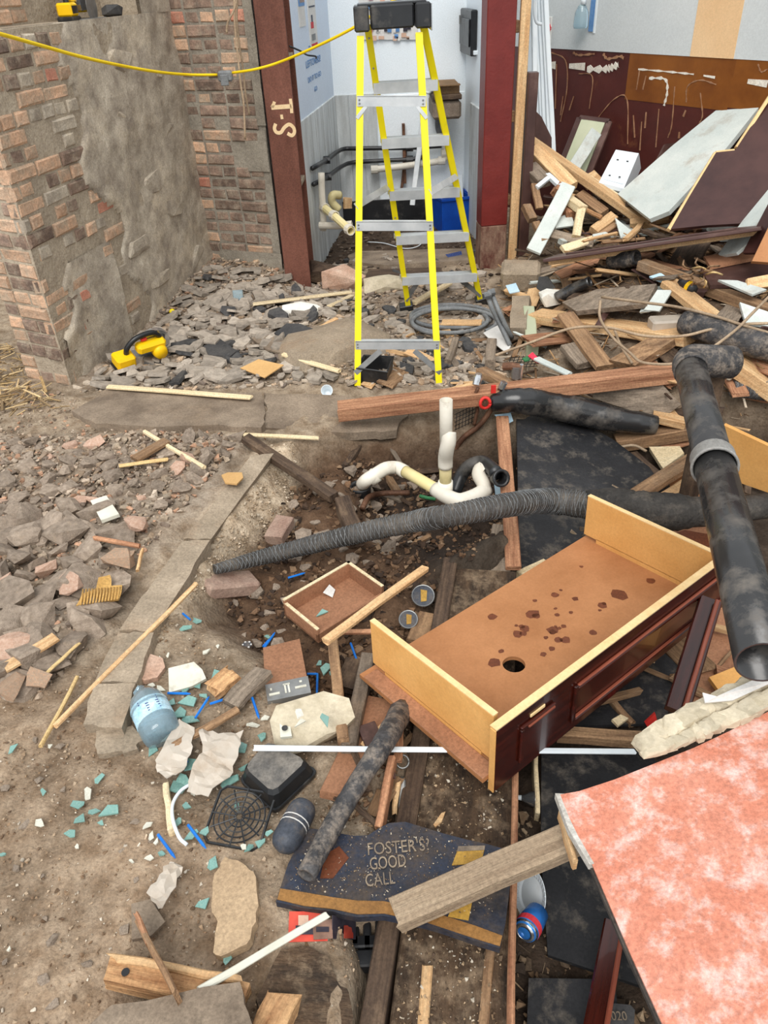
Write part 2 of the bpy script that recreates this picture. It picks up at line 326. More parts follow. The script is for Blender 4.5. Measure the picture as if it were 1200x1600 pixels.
def lathe(prof, n=20, cap0=True, cap1=True):
    v = []; f = []
    for (r, z) in prof:
        for j in range(n): v.append((r * math.cos(2 * math.pi * j / n), r * math.sin(2 * math.pi * j / n), z))
    for i in range(len(prof) - 1):
        for j in range(n): f.append((i * n + j, i * n + (j + 1) % n, (i + 1) * n + (j + 1) % n, (i + 1) * n + j))
    if cap0: f.append(tuple(range(n - 1, -1, -1)))
    if cap1: f.append(tuple(range((len(prof) - 1) * n, len(prof) * n)))
    return v, f
def hull(n, sx, sy, sz, seed, boxy=0.6):
    r = random.Random(seed); bm = bmesh.new()
    for _ in range(n):
        p = V([r.uniform(-1, 1) for _ in range(3)]); m = max(abs(q) for q in p); p = p / m * (1 - boxy) * 0 + V([q / (m if r.random() < boxy else p.length) for q in p])
        bm.verts.new((p.x * sx, p.y * sy, p.z * sz))
    g = bmesh.ops.convex_hull(bm, input=bm.verts)
    bmesh.ops.delete(bm, geom=[e for e in g['geom_interior'] if isinstance(e, bmesh.types.BMVert)], context='VERTS')
    bmesh.ops.recalc_face_normals(bm, faces=bm.faces); bm.verts.index_update()
    v = [p.co.copy() for p in bm.verts]; f = [[q.index for q in fc.verts] for fc in bm.faces]; bm.free(); return v, f
def shard(seed, n=6, t=0.12):
    """flat broken piece about one unit across"""
    r = random.Random(seed); an = sorted((k + r.uniform(-.35, .35)) / n * 2 * math.pi for k in range(n))
    top = [V((math.cos(a) * r.uniform(.55, 1) * 0.6, math.sin(a) * r.uniform(.4, .9) * 0.45, t / 2 + r.uniform(-.03, .03))) for a in an]
    low = [V((p.x * r.uniform(.95, 1.12), p.y * r.uniform(.95, 1.12), -t / 2)) for p in top]
    return top + low, [tuple(range(n)), tuple(range(2 * n - 1, n - 1, -1))] + [(i, n + i, n + (i + 1) % n, (i + 1) % n) for i in range(n)]
def letters(name, txt, size, M, m, parent, ext=0.0008, align='CENTER', sx=1.0):
    cu = bpy.data.curves.new(name, 'FONT'); cu.body = txt; cu.size = size; cu.extrude = ext; cu.align_x = align; cu.align_y = 'CENTER'; cu.resolution_u = 3
    t = bpy.data.objects.new(name, cu); col.objects.link(t)
    dg = bpy.context.evaluated_depsgraph_get(); me = bpy.data.meshes.new_from_object(t.evaluated_get(dg))
    bpy.data.objects.remove(t); me.materials.clear(); me.materials.append(MATS[m])
    return mk(name, None, m, M @ Matrix.Diagonal((sx, 1, 1, 1)), parent, mesh=me)

# ------------------------------------------------------------------ the ground
X0, X1, Y0, Y1, STEP = -3.6, 3.8, 0.15, 8.4, 0.02
NX = int((X1 - X0) / STEP) + 1; NY = int((Y1 - Y0) / STEP) + 1
gx, gy = np.meshgrid(np.linspace(X0, X1, NX), np.linspace(Y0, Y1, NY))
def vnoise(x, y, f, seed):
    r = np.random.default_rng(seed); t = r.uniform(-1, 1, (256, 256)); x = x * f + 60; y = y * f + 60
    i = np.floor(x).astype(int); j = np.floor(y).astype(int); a = x - i; b = y - j; a = a * a * (3 - 2 * a); b = b * b * (3 - 2 * b)
    g = lambda p, q: t[p % 256, q % 256]
    return (g(i, j) * (1 - a) + g(i + 1, j) * a) * (1 - b) + (g(i, j + 1) * (1 - a) + g(i + 1, j + 1) * a) * b
def zone(px, w, z=0.0):
    """1 inside the outline, 0 outside, blended over w metres; the outline is given where it meets the ground"""
    P = np.array([[G(x, y, z).x, G(x, y, z).y] for x, y in px]); d = np.full(gx.shape, 1e9); ins = np.zeros(gx.shape, bool)
    wx = gx + 0.035 * vnoise(gx, gy, 7, 91); wy = gy + 0.035 * vnoise(gx, gy, 7, 92)
    for k in range(len(P)):
        a = P[k]; b = P[(k + 1) % len(P)]; e = b - a; t = np.clip(((wx - a[0]) * e[0] + (wy - a[1]) * e[1]) / (e @ e), 0, 1)
        d = np.minimum(d, np.hypot(wx - a[0] - t * e[0], wy - a[1] - t * e[1]))
        cr = ((a[1] > wy) != (b[1] > wy)) & (wx < (b[0] - a[0]) * (wy - a[1]) / (b[1] - a[1] + 1e-12) + a[0]); ins ^= cr
    s = np.clip(np.where(ins, d, -d) / w + 0.5, 0, 1); return s * s * (3 - 2 * s)
z_pit = zone([(330, 905), (400, 800), (445, 712), (545, 668), (690, 650), (790, 660), (800, 800), (705, 850), (690, 1000), (620, 1130), (520, 1120), (430, 1040), (330, 960)], 0.22)
z_deep = zone([(560, 705), (650, 668), (790, 655), (800, 770), (700, 800), (570, 795)], 0.2)
z_void = zone([(690, 900), (800, 830), (800, 655), (900, 640), (1600, 640), (1800, 1900), (560, 1900), (585, 1500), (635, 1180), (640, 1000)], 0.16)
z_heap = zone([(850, 440), (1500, 330), (1700, 620), (1120, 620), (930, 560)], 0.9)
z_corner = zone([(230, 500), (320, 385), (450, 400), (440, 440), (330, 450)], 0.5)
z_left = zone([(-200, 690), (250, 680), (420, 690), (330, 800), (225, 880), (150, 1010), (-60, 1090), (-400, 1000)], 0.2)
z_strip = zone([(400, 715), (460, 690), (455, 760), (330, 900), (260, 1000), (200, 1070), (215, 960), (330, 800)], 0.1)
z_hole = zone([(560, 1425), (590, 1425), (575, 1600), (555, 1700), (545, 1600)], 0.08)
z_alc = zone([(480, 450), (560, 400), (750, 400), (760, 300), (480, 300)], 0.3)
z_far = zone([(100, 600), (300, 440), (470, 440), (800, 460), (800, 610), (560, 608), (200, 605)], 0.2)
z_dirt = zone([(-400, 1120), (60, 1050), (200, 1090), (330, 1240), (420, 1400), (520, 1700), (-600, 1900)], 0.3)
z_wet = zone([(560, 700), (640, 672), (790, 655), (800, 860), (690, 900), (610, 800)], 0.2)
z_pile = zone([(830, 425), (900, 330), (1250, 320), (1250, 390), (1050, 420)], 0.7)
z_hump = zone([(430, 520), (560, 470), (570, 560), (540, 605), (430, 590)], 0.35)
n1 = vnoise(gx, gy, 2.2, 1); n2 = vnoise(gx, gy, 6, 2); n3 = vnoise(gx, gy, 15, 3); n4 = vnoise(gx, gy, 34, 4)
hz = 0.014 * n1 + 0.012 * n2
hz += -0.12 * z_pit - 0.16 * z_deep - 0.24 * z_void * (1 - 0.5 * z_pit) + 0.34 * z_heap + 0.13 * z_corner + 0.035 * z_left + 0.03 * z_strip - 0.14 * z_hole - 0.06 * z_alc + 0.06 * z_hump + 0.2 * z_pile
HG = hz.copy()
hz = hz + (0.010 * n3 + 0.006 * n4) * (1 + 0.8 * z_pit - 0.3 * z_dirt)
def hgt(x, y):
    i = min(max((x - X0) / STEP, 0), NX - 1.001); j = min(max((y - Y0) / STEP, 0), NY - 1.001); a = int(i); b = int(j); s = i - a; t = j - b
    return float((HG[b, a] * (1 - s) + HG[b, a + 1] * s) * (1 - t) + (HG[b + 1, a] * (1 - s) + HG[b + 1, a + 1] * s) * t)
def T(x, y, dz=0.0):
    """where the view line through a pixel meets the ground, raised by dz"""
    d = ray(x, y).normalized(); lo = None; s = 0.5
    while s < 12:
        p = CAM + d * s
        if p.z < hgt(p.x, p.y) + dz: break
        s += 0.05
    lo, hi = s - 0.05, s
    for _ in range(12):
        m = (lo + hi) / 2; p = CAM + d * m
        if p.z < hgt(p.x, p.y) + dz: hi = m
        else: lo = m
    return CAM + d * hi
def lin(r, g, b): return np.array(c(r, g, b)[:3])
def mixc(A, B, m): return A * (1 - m[..., None]) + B * m[..., None]
sc_ = mixc(np.ones(gx.shape + (3,)) * lin(156, 140, 120), lin(160, 140, 118), z_dirt)
sc_ = mixc(sc_, lin(152, 138, 122), z_left); sc_ = mixc(sc_, lin(156, 142, 126), z_far); sc_ = mixc(sc_, lin(152, 134, 108), z_hump * 0.8)
sc_ = mixc(sc_, lin(96, 74, 56), z_pit); sc_ = mixc(sc_, lin(196, 178, 154), z_strip * 0.95)
sc_ = mixc(sc_, lin(70, 58, 48), z_void); sc_ = mixc(sc_, lin(84, 70, 58), z_alc); sc_ = mixc(sc_, lin(42, 36, 32), z_wet * 0.85); sc_ = mixc(sc_, lin(96, 80, 66), z_heap * (1 - z_void))
sc_ *= (1 + 0.16 * n2 + 0.12 * n3 + 0.10 * n4)[..., None]
SOIL = np.clip(sc_, 0.005, 1)
def soil_mesh(name):
    v = np.stack([gx, gy, hz], -1).reshape(-1, 3); idx = np.arange(NX * NY).reshape(NY, NX)
    q = np.stack([idx[:-1, :-1], idx[:-1, 1:], idx[1:, 1:], idx[1:, :-1]], -1).reshape(-1, 4)
    me = bpy.data.meshes.new(name); me.vertices.add(len(v)); me.vertices.foreach_set('co', v.ravel().astype(np.float32))
    me.loops.add(q.size); me.polygons.add(len(q)); me.loops.foreach_set('vertex_index', q.ravel().astype(np.int32))
    me.polygons.foreach_set('loop_start', (np.arange(len(q)) * 4).astype(np.int32)); me.update(calc_edges=True)
    a = me.color_attributes.new('soil', 'FLOAT_COLOR', 'POINT'); a.data.foreach_set('color', np.concatenate([SOIL.reshape(-1, 3), np.ones((len(v), 1))], 1).ravel().astype(np.float32))
    me.materials.append(MATS['dirt']); me.shade_smooth(); return me
mk('floor', None, 'dirt', Matrix.Identity(4), mesh=soil_mesh('floor'), kind='structure', label='bare earth and rubble floor of the stripped room')

# ------------------------------------------------------------------ brick walls
def brick_meshes(m, L, H, Dp, n, seed):
    out = []
    for k in range(n):
        r = random.Random(seed + k); j = lambda s: r.uniform(-s, s); b = 0.009
        v = []
        for (y, ins) in ((Dp, 0.0), (b, 0.0), (0.0, b)):
            for (x, z) in ((0, 0), (L, 0), (L, H), (0, H)):
                v.append((x + (ins if x == 0 else -ins) + j(.004), y + (j(.003) if y == 0 else 0), z + (ins if z == 0 else -ins) + j(.003)))
        v.append((L / 2 + j(.02), -0.0005 + j(.002), H / 2 + j(.01)))
        f = []
        for a in (0, 4):
            for i in range(4): f.append((a + i, a + (i + 1) % 4, a + 4 + (i + 1) % 4, a + 4 + i))
        for i in range(4): f.append((8 + i, 8 + (i + 1) % 4, 12))
        me = bpy.data.meshes.new('brick'); me.from_pydata(v, [], f); me.materials.append(MATS[m]); out.append(me)
    return out
BR = {}
for mm in ('brick_orange', 'brick_brown', 'brick_red', 'render_coat'):
    BR[mm, 's'] = brick_meshes(mm, 0.213, 0.066, 0.06, 4, 10); BR[mm, 'h'] = brick_meshes(mm, 0.102, 0.066, 0.06, 4, 30)
def lay(wall, A, B, z0, z1, n_out, bond, pick, proud=0.008, keep=None, seed=0):
    """lay single bricks as children of a wall along A->B, facing n_out"""
    r = random.Random(seed); A = V((*A, 0)); B = V((*B, 0)); u = (B - A).normalized(); L = (B - A).length; n = V((*n_out, 0)).normalized()
    k = 0; z = z0
    while z + 0.066 < z1:
        kind = bond(k); step = 0.2245 if kind == 's' else 0.113; s = (-0.112 if k % 2 else 0.0) if kind == 's' else (-0.056 if k % 2 else 0.0)
        while s < L - 0.02:
            w = step - 0.0115; s0 = max(s, 0.0); s1 = min(s + w, L)
            if s1 - s0 > 0.04 and (keep is None or keep((s0 + s1) / 2, z, r)):
                me = r.choice(BR[pick((s0 + s1) / 2, z, r), kind])
                M = frame(A + u * s0 + n * (proud + r.uniform(-.006, .006)) + V((0, 0, z + r.uniform(-.002, .002))), u, V((0, 0, 1)))
                M = M @ Matrix.Diagonal(((s1 - s0) / (0.213 if kind == 's' else 0.102), 1, 1, 1))
                mk('brick', None, None, M, wall, mesh=me)
            s += step
        z += 0.077; k += 1
PA = V((-2.04, 4.21, 0)); PB = V((-1.74, 4.05, 0)); PC = V((-1.22, 5.98, 0)); PD = V((-0.66, 5.74, 0))
uB = (PC - PB).normalized(); nB = V((uB.y, -uB.x, 0)); uA = (PB - PA).normalized(); nA = V((uA.y, -uA.x, 0))
uD = (PD - PC).normalized(); nD = V((uD.y, -uD.x, 0))
LEDGE = 1.71
th = 0.012
P1 = PB + (-nB - nA) * 0.0
back = PA - uA * 0.0 + uB * 2.0 - nB * 0.0
core = polyslab([PA + V((0, 0, LEDGE)), PB + V((0, 0, LEDGE)), PC + V((0, 0, LEDGE)), PC + V((-0.36, 0.1, LEDGE)), PA + uB * 0.25 + V((-.02, 0, LEDGE))], LEDGE + 0.2, V((0, 0, 1)))
wl = mk('wall_left', core, 'mortar', kind='structure', label='old brick wall end with rough render and a broken ledge')
up0 = PB + uB * 1.62
mk('wall_upper', polyslab([up0 - nB * 0.02 + V((0, 0, 3.0)), PC - nB * 0.005 + V((0, 0, 3.0)), PC + V((-0.4, 0.1, 3.0)), up0 - nB * 0.42 + V((0, 0, 3.0))], 1.4, V((0, 0, 1))), 'mortar', parent=wl)
mk('wall_upper', polyslab([PA + uB * 0.1 - nB * 0.20 + V((0, 0, 3.0)), PB + uB * 0.1 - nB * 0.26 + V((0, 0, 3.0)), up0 - nB * 0.26 + V((0, 0, 3.0)), up0 - nB * 0.42 + V((0, 0, 3.0))], 1.4, V((0, 0, 1))), 'mortar', parent=wl)
eng = lambda k: 's' if k % 2 else 'h'
def pick_left(s, z, r):
    x = r.random()
    if x < 0.10: return 'brick_red'
    return 'brick_orange' if x < 0.62 else ('brick_brown' if x < 0.8 else 'render_coat')
edge = lambda z: 0.80 + 0.14 * math.sin(z * 3.1 + 1) + 0.08 * math.sin(z * 11)
lay(wl, PA.xy, PB.xy, 0.0, LEDGE, nA.xy, lambda k: 's' if k % 2 else 'h', lambda s, z, r: 'brick_orange' if r.random() < .55 else 'brick_brown', keep=lambda s, z, r: r.random() > .1, seed=3)
lay(wl, PB.xy, PC.xy, 0.0, LEDGE, nB.xy, lambda k: 'h' if k % 2 else 's', pick_left, keep=lambda s, z, r: s < edge(z) and r.random() > (.1 if z > .7 else .5), seed=4)
a0 = PB + uB * 0.05 - nB * 0.26; lay(wl, a0.xy, (a0 + uB * 0.8).xy, LEDGE + 0.005, LEDGE + 0.7, nB.xy, lambda k: 's' if k % 2 else 's', lambda s, z, r: 'brick_orange', seed=5)
def render_face(name, O, u, n, s0, s1, z0, z1, m, parent, amp, seed, step=0.03, edgef=None, base=0.012):
    v = []; f = []; ns = int((s1 - s0) / step) + 1; nz = int((z1 - z0) / step) + 1
    S, Z = np.meshgrid(np.linspace(s0, s1, ns), np.linspace(z0, z1, nz))
    d = base + amp * (vnoise(S, Z, 2.5, seed) + 0.6 * vnoise(S, Z, 7, seed + 1) + 0.35 * vnoise(S, Z, 18, seed + 2))
    jag = 0.04 * vnoise(S, Z, 9, seed + 3)
    if edgef is not None:
        e = np.array([[edgef(z) for z in Z[:, 0]]]).T; d = np.where(S < e + jag, -0.03, d)
    for i in range(nz):
        for j in range(ns):
            p = O + u * S[i, j] + V((0, 0, Z[i, j])) + n * d[i, j]; v.append(p)
    for i in range(nz - 1):
        for j in range(ns - 1): a = i * ns + j; f.append((a, a + 1, a + ns + 1, a + ns))
    o = mk(name, (v, f), m, parent=parent, smooth=True); return o
render_face('render_coat', PB, uB, nB, 0.3, (PC - PB).length, -0.05, LEDGE + 0.005, 'render_coat', wl, 0.013, 21, edgef=lambda z: edge(z) - 0.02)
render_face('render_coat', PB, uB, nB, 0.05, 0.7, -0.05, 0.62, 'render_coat', wl, 0.014, 25, edgef=lambda z: 0.06 + 0.5 * max(0, z - 0.25) + 0.05 * math.sin(z * 20), base=0.006)
render_face('render_coat', PB, uB, nB, 1.6, (PC - PB).length, LEDGE, 3.0, 'render_coat', wl, 0.012, 29, step=0.05)
# bumps of old masonry showing through the render
for k, (s, z, w, h) in enumerate([(1.25, 1.5, .3, .12), (1.55, 1.42, .34, .13), (1.2, 1.2, .26, .1), (1.65, 1.05, .3, .12), (1.35, .8, .3, .14), (1.0, .5, .26, .1), (1.6, .6, .3, .12), (1.2, .22, .3, .12), (1.75, .22, .24, .16)]):
    vf = hull(20, w / 2, .028, h / 2, 700 + k, 0.8); M = frame(PB + uB * s + V((0, 0, z)) - nB * 0.004, uB, V((0, 0, 1)))
    mk('stone', vf, 'render_coat', M, wl)
wbk = mk('wall_back', polyslab([PC + V((-0.05, 0.02, 3.0)), PD + V((0, 0, 3.0)), PD + V((0.0, 0.3, 3.0)), PC + V((-.05, 0.35, 3.0))], 3.2, V((0, 0, 1))), 'mortar_grey', kind='structure', label='brown brick wall between the rendered wall and the rusty steel column')
def pick_back(s, z, r):
    x = r.random(); return 'brick_brown' if x < 0.72 else ('brick_orange' if x < 0.93 else 'brick_red')
lay(wbk, PC.xy, PD.xy, 0.1, 2.35, nD.xy, eng, pick_back, keep=lambda s, z, r: not (s > 0.46 and 0.75 < z < 1.0) and s < 0.565 and r.random() > .05, seed=6)
render_face('mortar_patch', PC, uD, nD, 0.44, 0.61, 0.76, 1.02, 'mortar_grey', wbk, 0.006, 41)
render_face('mortar_patch', PC, uD, nD, 0.555, 0.62, 1.05, 2.4, 'mortar_grey', wbk, 0.006, 44)
render_face('mortar_patch', PC, uD, nD, 0.0, 0.62, 0.0, 0.2, 'mortar_grey', wbk, 0.012, 47)

# pale wall and floor glimpsed left of the brick wall end
mk('wall_far', box(-3.8, -2.0, 8.2, 8.3, -.2, 3.0), 'wall_grey', kind='structure')
# ------------------------------------------------------------------ alcove walls
AX0, AX1, AY = -0.24, 0.88, 7.4
mk('wall_alcove_back', box(AX0 - .05, AX1 + .05, AY, AY + .1, -.3, 3.0), 'alcove_white', kind='structure', label='white boarded back wall of the alcove behind the ladder')
db = bpy.data.objects['wall_alcove_back']
for k in range(3): mk('dado_panel', box(AX0 + k * .12, AX0 + k * .12 + .117, AY - .012, AY + .01, 0.06, 1.02, .004), 'alcove_dado', parent=db)
mk('dado_panel', box(AX0 + .362, AX1 - .005, AY - .008, AY + .01, 0.06, 1.0, .004), 'alcove_white', parent=db)
mk('skirting', box(AX0, AX1, AY - .02, AY - .003, -.1, .16, .004), 'black_plastic', parent=db)
wa = V((-0.46, 5.98, 0)); wb_ = V((AX0, AY, 0)); ua = (wb_ - wa).normalized(); na = V((ua.y, -ua.x, 0))
Mw = frame(wa, ua, V((0, 0, 1))); La = (wb_ - wa).length
w2 = mk('wall_alcove_left', box(0, La + .05, 0, .1, -.3, 3.0), 'alcove_blue', Mw, kind='structure', label='pale blue left wall of the alcove with pinned notices')
for k in range(5): mk('dado_panel', box(La * k / 5 + .004, La * (k + 1) / 5 - .004, -.012, .01, -.1, 1.02, .003), 'alcove_dado', Mw, w2)
wr = V((AX1, AY, 0)); wq = V((0.97, 6.0, 0)); ur = (wq - wr).normalized(); Mr = frame(wr, ur, V((0, 0, 1)))
w3 = mk('wall_alcove_right', box(-.05, (wq - wr).length, 0, .06, -.3, 3.0), 'alcove_white', Mr, kind='structure', label='white right wall of the alcove carrying the fuse box')
mk('dado_panel', box(.3, .72, -.015, .01, -.1, .95, .004), 'alcove_dado', Mr, w3); mk('dado_panel', box(.73, 1.3, -.015, .01, -.1, .95, .004), 'alcove_dado', Mr, w3)
mk('rail', box(.05, .5, -.03, .01, 1.3, 1.33, .004), 'alcove_white', Mr, w3)

# ------------------------------------------------------------------ right wall
q0 = G(853, 75, 1.3); q1 = G(1200, 95, 1.3); uq = V((q1.x - q0.x, q1.y - q0.y, 0)).normalized()
qs = V((q0.x, q0.y, 0)) - uq * 0.75; Mq = frame(qs, uq, V((0, 0, 1))); Lq = 4.2
wrt = mk('wall_right', box(0, Lq, 0, .12, -.3, 1.3), 'wall_brown', Mq, kind='structure', label='grey wall with a peach stripe above a dark brown dado')
mk('upper_plaster', box(0, Lq, -.006, .12, 1.3, 3.0), 'wall_grey', Mq, wrt)
def on_wall(x, y):
    """wall coordinates (along, up) of a pixel on the right wall"""
    d = ray(x, y); n = V((uq.y, -uq.x, 0)); t = (qs - CAM).dot(n) / d.dot(n); p = CAM + d * t; return (p - qs).dot(uq), p.z
s0, _ = on_wall(1085, 50); s1, _ = on_wall(1155, 50)
mk('paint_stripe', box(s0, s1, -.009, .0, 1.3, 3.0), 'wall_peach', Mq, wrt)
for (xa, xb) in ((983, 1084), (1084, 1150), (1150, 1215)):
    a, _ = on_wall(xa, 100); b, _ = on_wall(xb, 100); mk('stain_patch', box(a, b, -.003, 0, 1.0 if xa < 1100 else 1.02, 1.3), 'wall_amber', Mq, wrt)
def wall_stroke(name, pts, w, m, lift=0.006):
    P = [on_wall(*p) for p in pts]; P = [V((a, 0, b)) for a, b in P]
    if len(P) > 2: P = smooth_path(P, 6)
    v = []; f = []
    for i, p in enumerate(P):
        t = (P[min(i + 1, len(P) - 1)] - P[max(i - 1, 0)]).normalized(); s = V((t.z, 0, -t.x)) * w * (0.6 + 0.4 * math.sin(i * 2.1))
        v += [p + s + V((0, -lift, 0)), p - s + V((0, -lift, 0)), p + s, p - s]
        if i: k = 4 * i; f += [(k - 4, k - 3, k + 1, k), (k - 4, k, k + 2, k - 2), (k - 3, k - 1, k + 3, k + 1)]
    mk(name, (v, f), m, Mq, wrt)
for pts, w in (([(862, 82), (884, 95), (886, 140), (876, 190)], .005), ([(905, 115), (926, 120), (921, 170)], .004), ([(930, 190), (960, 155), (980, 155), (981, 225)], .005), ([(995, 140), (1000, 110)], .006), ([(1010, 118), (1005, 140)], .006), ([(1073, 160), (1075, 135), (1095, 125), (1120, 132)], .006), ([(1095, 145), (1098, 180), (1092, 195)], .005), ([(1055, 135), (1050, 195), (1044, 215)], .005), ([(1185, 100), (1190, 112), (1200, 108)], .006), ([(897, 150), (890, 172)], .005), ([(1010, 175), (1008, 200)], .006), ([(1072, 172), (1068, 182)], .008), ([(1062, 206), (1061, 216)], .008), ([(943, 84), (950, 92), (970, 88), (975, 92)], .012), ([(896, 82), (905, 86), (930, 84)], .010), ([(870, 100), (868, 170)], .003), ([(880, 150), (876, 180)], .003), ([(990, 180), (992, 215)], .005), ([(1003, 190), (1000, 235)], .004), ([(1030, 170), (1025, 230)], .003)):
    wall_stroke('glue_streak', pts, w, 'glue')
for pts, w in (([(857, 101), (869, 102)], .03), ([(890, 103), (915, 104)], .028), ([(918, 108), (945, 108), (955, 106), (967, 101)], .03), ([(998, 108), (1045, 112), (1085, 116)], .008), ([(1100, 118), (1118, 121)], .008), ([(1015, 122), (1040, 124), (1043, 145), (1038, 165)], .012), ([(1169, 127), (1200, 131)], .022)):
    wall_stroke('plaster_scar', pts, w, 'scar_white')
mk('wall_side', box(3.75, 3.85, 0.3, 6, -.3, 3), 'wall_grey', kind='structure')

# ------------------------------------------------------------------ placing helpers
def P3(s):
    if s[0] == 'z': return G(s[1], s[2], s[3])
    if s[0] == 'y': return D(s[1], s[2], s[3])
    return T(*s)
def px_per_m(mid, axis, w):
    a = proj(mid); d = proj(mid + w * 0.01) - a; t = proj(mid + axis * 0.01) - a
    t = t.normalized() if t.length > 1e-6 else V((1, 0)); return max(abs(d.x * t.y - d.y * t.x) / 0.01, 60.0)
def board(name, label, cat, m, a, b, w, t, roll=0.0, group=None, parent=None, wob=0.002, rag=0.004, up=(0, 0, 1), bv=0.004, n=5):
    """board whose top face runs from a to b; w and t are sizes seen in the picture (pixels), or metres when under 1"""
    A = P3(a) if not isinstance(a, Vector) else a; B = P3(b) if not isinstance(b, Vector) else b
    M = frame(A, B - A, V(up)) @ Matrix.Rotation(math.radians(roll), 4, 'X'); L = (B - A).length
    ax = (B - A).normalized(); mid = (A + B) / 2
    if w >= 1: w = w / px_per_m(mid, ax, M.to_3x3() @ V((0, 1, 0)))
    if t >= 1: t = t / px_per_m(mid, ax, M.to_3x3() @ V((0, 0, 1)))
    return mk(name, plank_vf(L, w, t, bv, wob, rag, n, seed=int(abs(A.x * 997 + A.y * 311) * 10)), m, M, parent, label, cat, group)
def slab(name, label, cat, m, pts, t, amp=0.0, per=1, group=None, parent=None, seed=1, kind=None):
    P = [P3(p) if not isinstance(p, Vector) else p for p in pts]
    if len(P) > 3:                       # make the piece truly flat
        cn = sum(P, V((0, 0, 0))) / len(P); nr = V((0, 0, 0))
        for i in range(len(P)): nr += (P[i] - cn).cross(P[(i + 1) % len(P)] - cn)
        nr.normalize(); Q_ = [CAM + (p - CAM) * ((cn - CAM).dot(nr) / (p - CAM).dot(nr)) if abs((p - CAM).normalized().dot(nr)) > .12 else p for p in P]
        P = Q_ if max((a - b).length for a, b in zip(P, Q_)) < .5 else P
    if amp: P = rough_poly(P, amp, per, seed)
    return mk(name, polyslab(P, t), m, None, parent, label, cat, group, kind)
def cable(name, label, cat, m, pts, r, n=6, parent=None, group=None, sm=6, hollow=0):
    P = smooth_path([P3(p) if not isinstance(p, Vector) else p for p in pts], sm)
    return mk(name, tube(P, r, n, hollow), m, None, parent, label, cat, group, smooth=math.radians(50))
def rpx(p, px_): return px_ * (p - CAM).dot(fw) / F

# ------------------------------------------------------------------ steel columns and studs
def hsection(w, d, tf, tw, h):
    return {'front_flange': box(-w / 2, w / 2, 0, tf, -.1, h, .003), 'web': box(-tw / 2, tw / 2, tf, d - tf, -.1, h), 'back_flange': box(-w / 2, w / 2, d - tf, d, -.1, h, .003)}
cl = thing('steel_column', 'rusty red steel column stencilled with cream characters beside the brown brick wall', 'column', (-0.54, 5.66, 0), M=Matrix.Translation((-0.545, 5.66, 0)) @ Matrix.Rotation(math.radians(-3), 4, 'Z'))
for k, vf in hsection(0.185, 0.30, 0.02, 0.014, 3.0).items(): mk(k, vf, 'steel_rust_red', WM[cl.name], cl)
for z in (0.66, 1.42): mk('stiffener', box(.008, .088, .02, .28, z, z + .03, .003), 'concrete', WM[cl.name], cl)
def col_pt(x, y):
    M = WM[cl.name]; n = M.to_3x3() @ V((0, -1, 0)); o = M.translation; d = ray(x, y); t = (o - CAM).dot(n) / d.dot(n); return M.inverted() @ (CAM + d * t)
def stroke_on(name, pts, w, M, m, parent, sm=5, lift=0.002):
    P = smooth_path(pts, sm) if len(pts) > 2 else [V(p) for p in pts]; v = []; f = []
    for i, p in enumerate(P):
        t = (P[min(i + 1, len(P) - 1)] - P[max(i - 1, 0)]).normalized(); s = V((t.z, 0, -t.x)) * w / 2
        v += [p + s + V((0, -lift, 0)), p - s + V((0, -lift, 0)), p + s, p - s]
        if i: k = 4 * i; f += [(k - 4, k - 3, k + 1, k), (k - 4, k, k + 2, k - 2), (k - 3, k - 1, k + 3, k + 1)]
    f += [(0, 2, 3, 1), (4 * len(P) - 4, 4 * len(P) - 3, 4 * len(P) - 1, 4 * len(P) - 2)]
    return mk(name, (v, f), m, M, parent)
zz = lambda x, y: col_pt(400 + x / 13.33, 140 + y / 13.33)
flat = lambda p: V((p.x, 0, p.z))
MC = WM[cl.name]
stroke_on('lettering', [flat(zz(320, 375)), flat(zz(740, 345))], .026, MC, 'cream_paint', cl)
stroke_on('lettering', [flat(zz(715, 190)), flat(zz(735, 330)), flat(zz(745, 490))], .02, MC, 'cream_paint', cl)
stroke_on('lettering', [flat(zz(385, 250)), flat(zz(370, 300)), flat(zz(330, 370))], .02, MC, 'cream_paint', cl)
stroke_on('lettering', [flat(zz(530, 520)), flat(zz(545, 615))], .018, MC, 'cream_paint', cl)
stroke_on('lettering', [flat(zz(410, 710)), flat(zz(385, 810)), flat(zz(430, 890)), flat(zz(520, 890)), flat(zz(590, 790)), flat(zz(690, 725)), flat(zz(780, 790)), flat(zz(800, 890)), flat(zz(745, 955)), flat(zz(655, 910))], .022, MC, 'cream_paint', cl)
cr = thing('steel_column', 'dark red painted steel column right of the ladder with scraped base', 'column', (0.9, 5.75, 0), M=Matrix.Translation((0.905, 5.72, 0)) @ Matrix.Rotation(math.radians(5), 4, 'Z'))
mk('shaft', box(-.095, .095, 0, .17, .32, 3.0, .006), 'steel_red', WM[cr.name], cr)
mk('scraped_base', box(-.095, .095, -.001, .17, -.1, .32, .006), 'peeled_base', WM[cr.name], cr, label='scraped base with flaking red paint')
st = thing('timber_stud', 'upright cream timber stud beside the dark red column', 'timber', (1.12, 5.72, 0))
mk('stud', plank_vf(3.0, .062, .045), 'wood_new', frame((1.052, 5.74, 0.0), (0.004, 0, 1), (0, -1, 0)), st)
for z in (0.44, 0.98, 1.5): mk('nogging', box(1.0, 1.03, 5.79, 5.86, z, z + .07, .004), 'wood_old', parent=st)
mk('door_post', plank_vf(1.30, .065, .09), 'brown_paint', frame((1.125, 5.70, -.02), (0, 0, 1), (0, -1, 0)), label='dark brown painted post cut off at mid height beside the cream stud', cat='post')
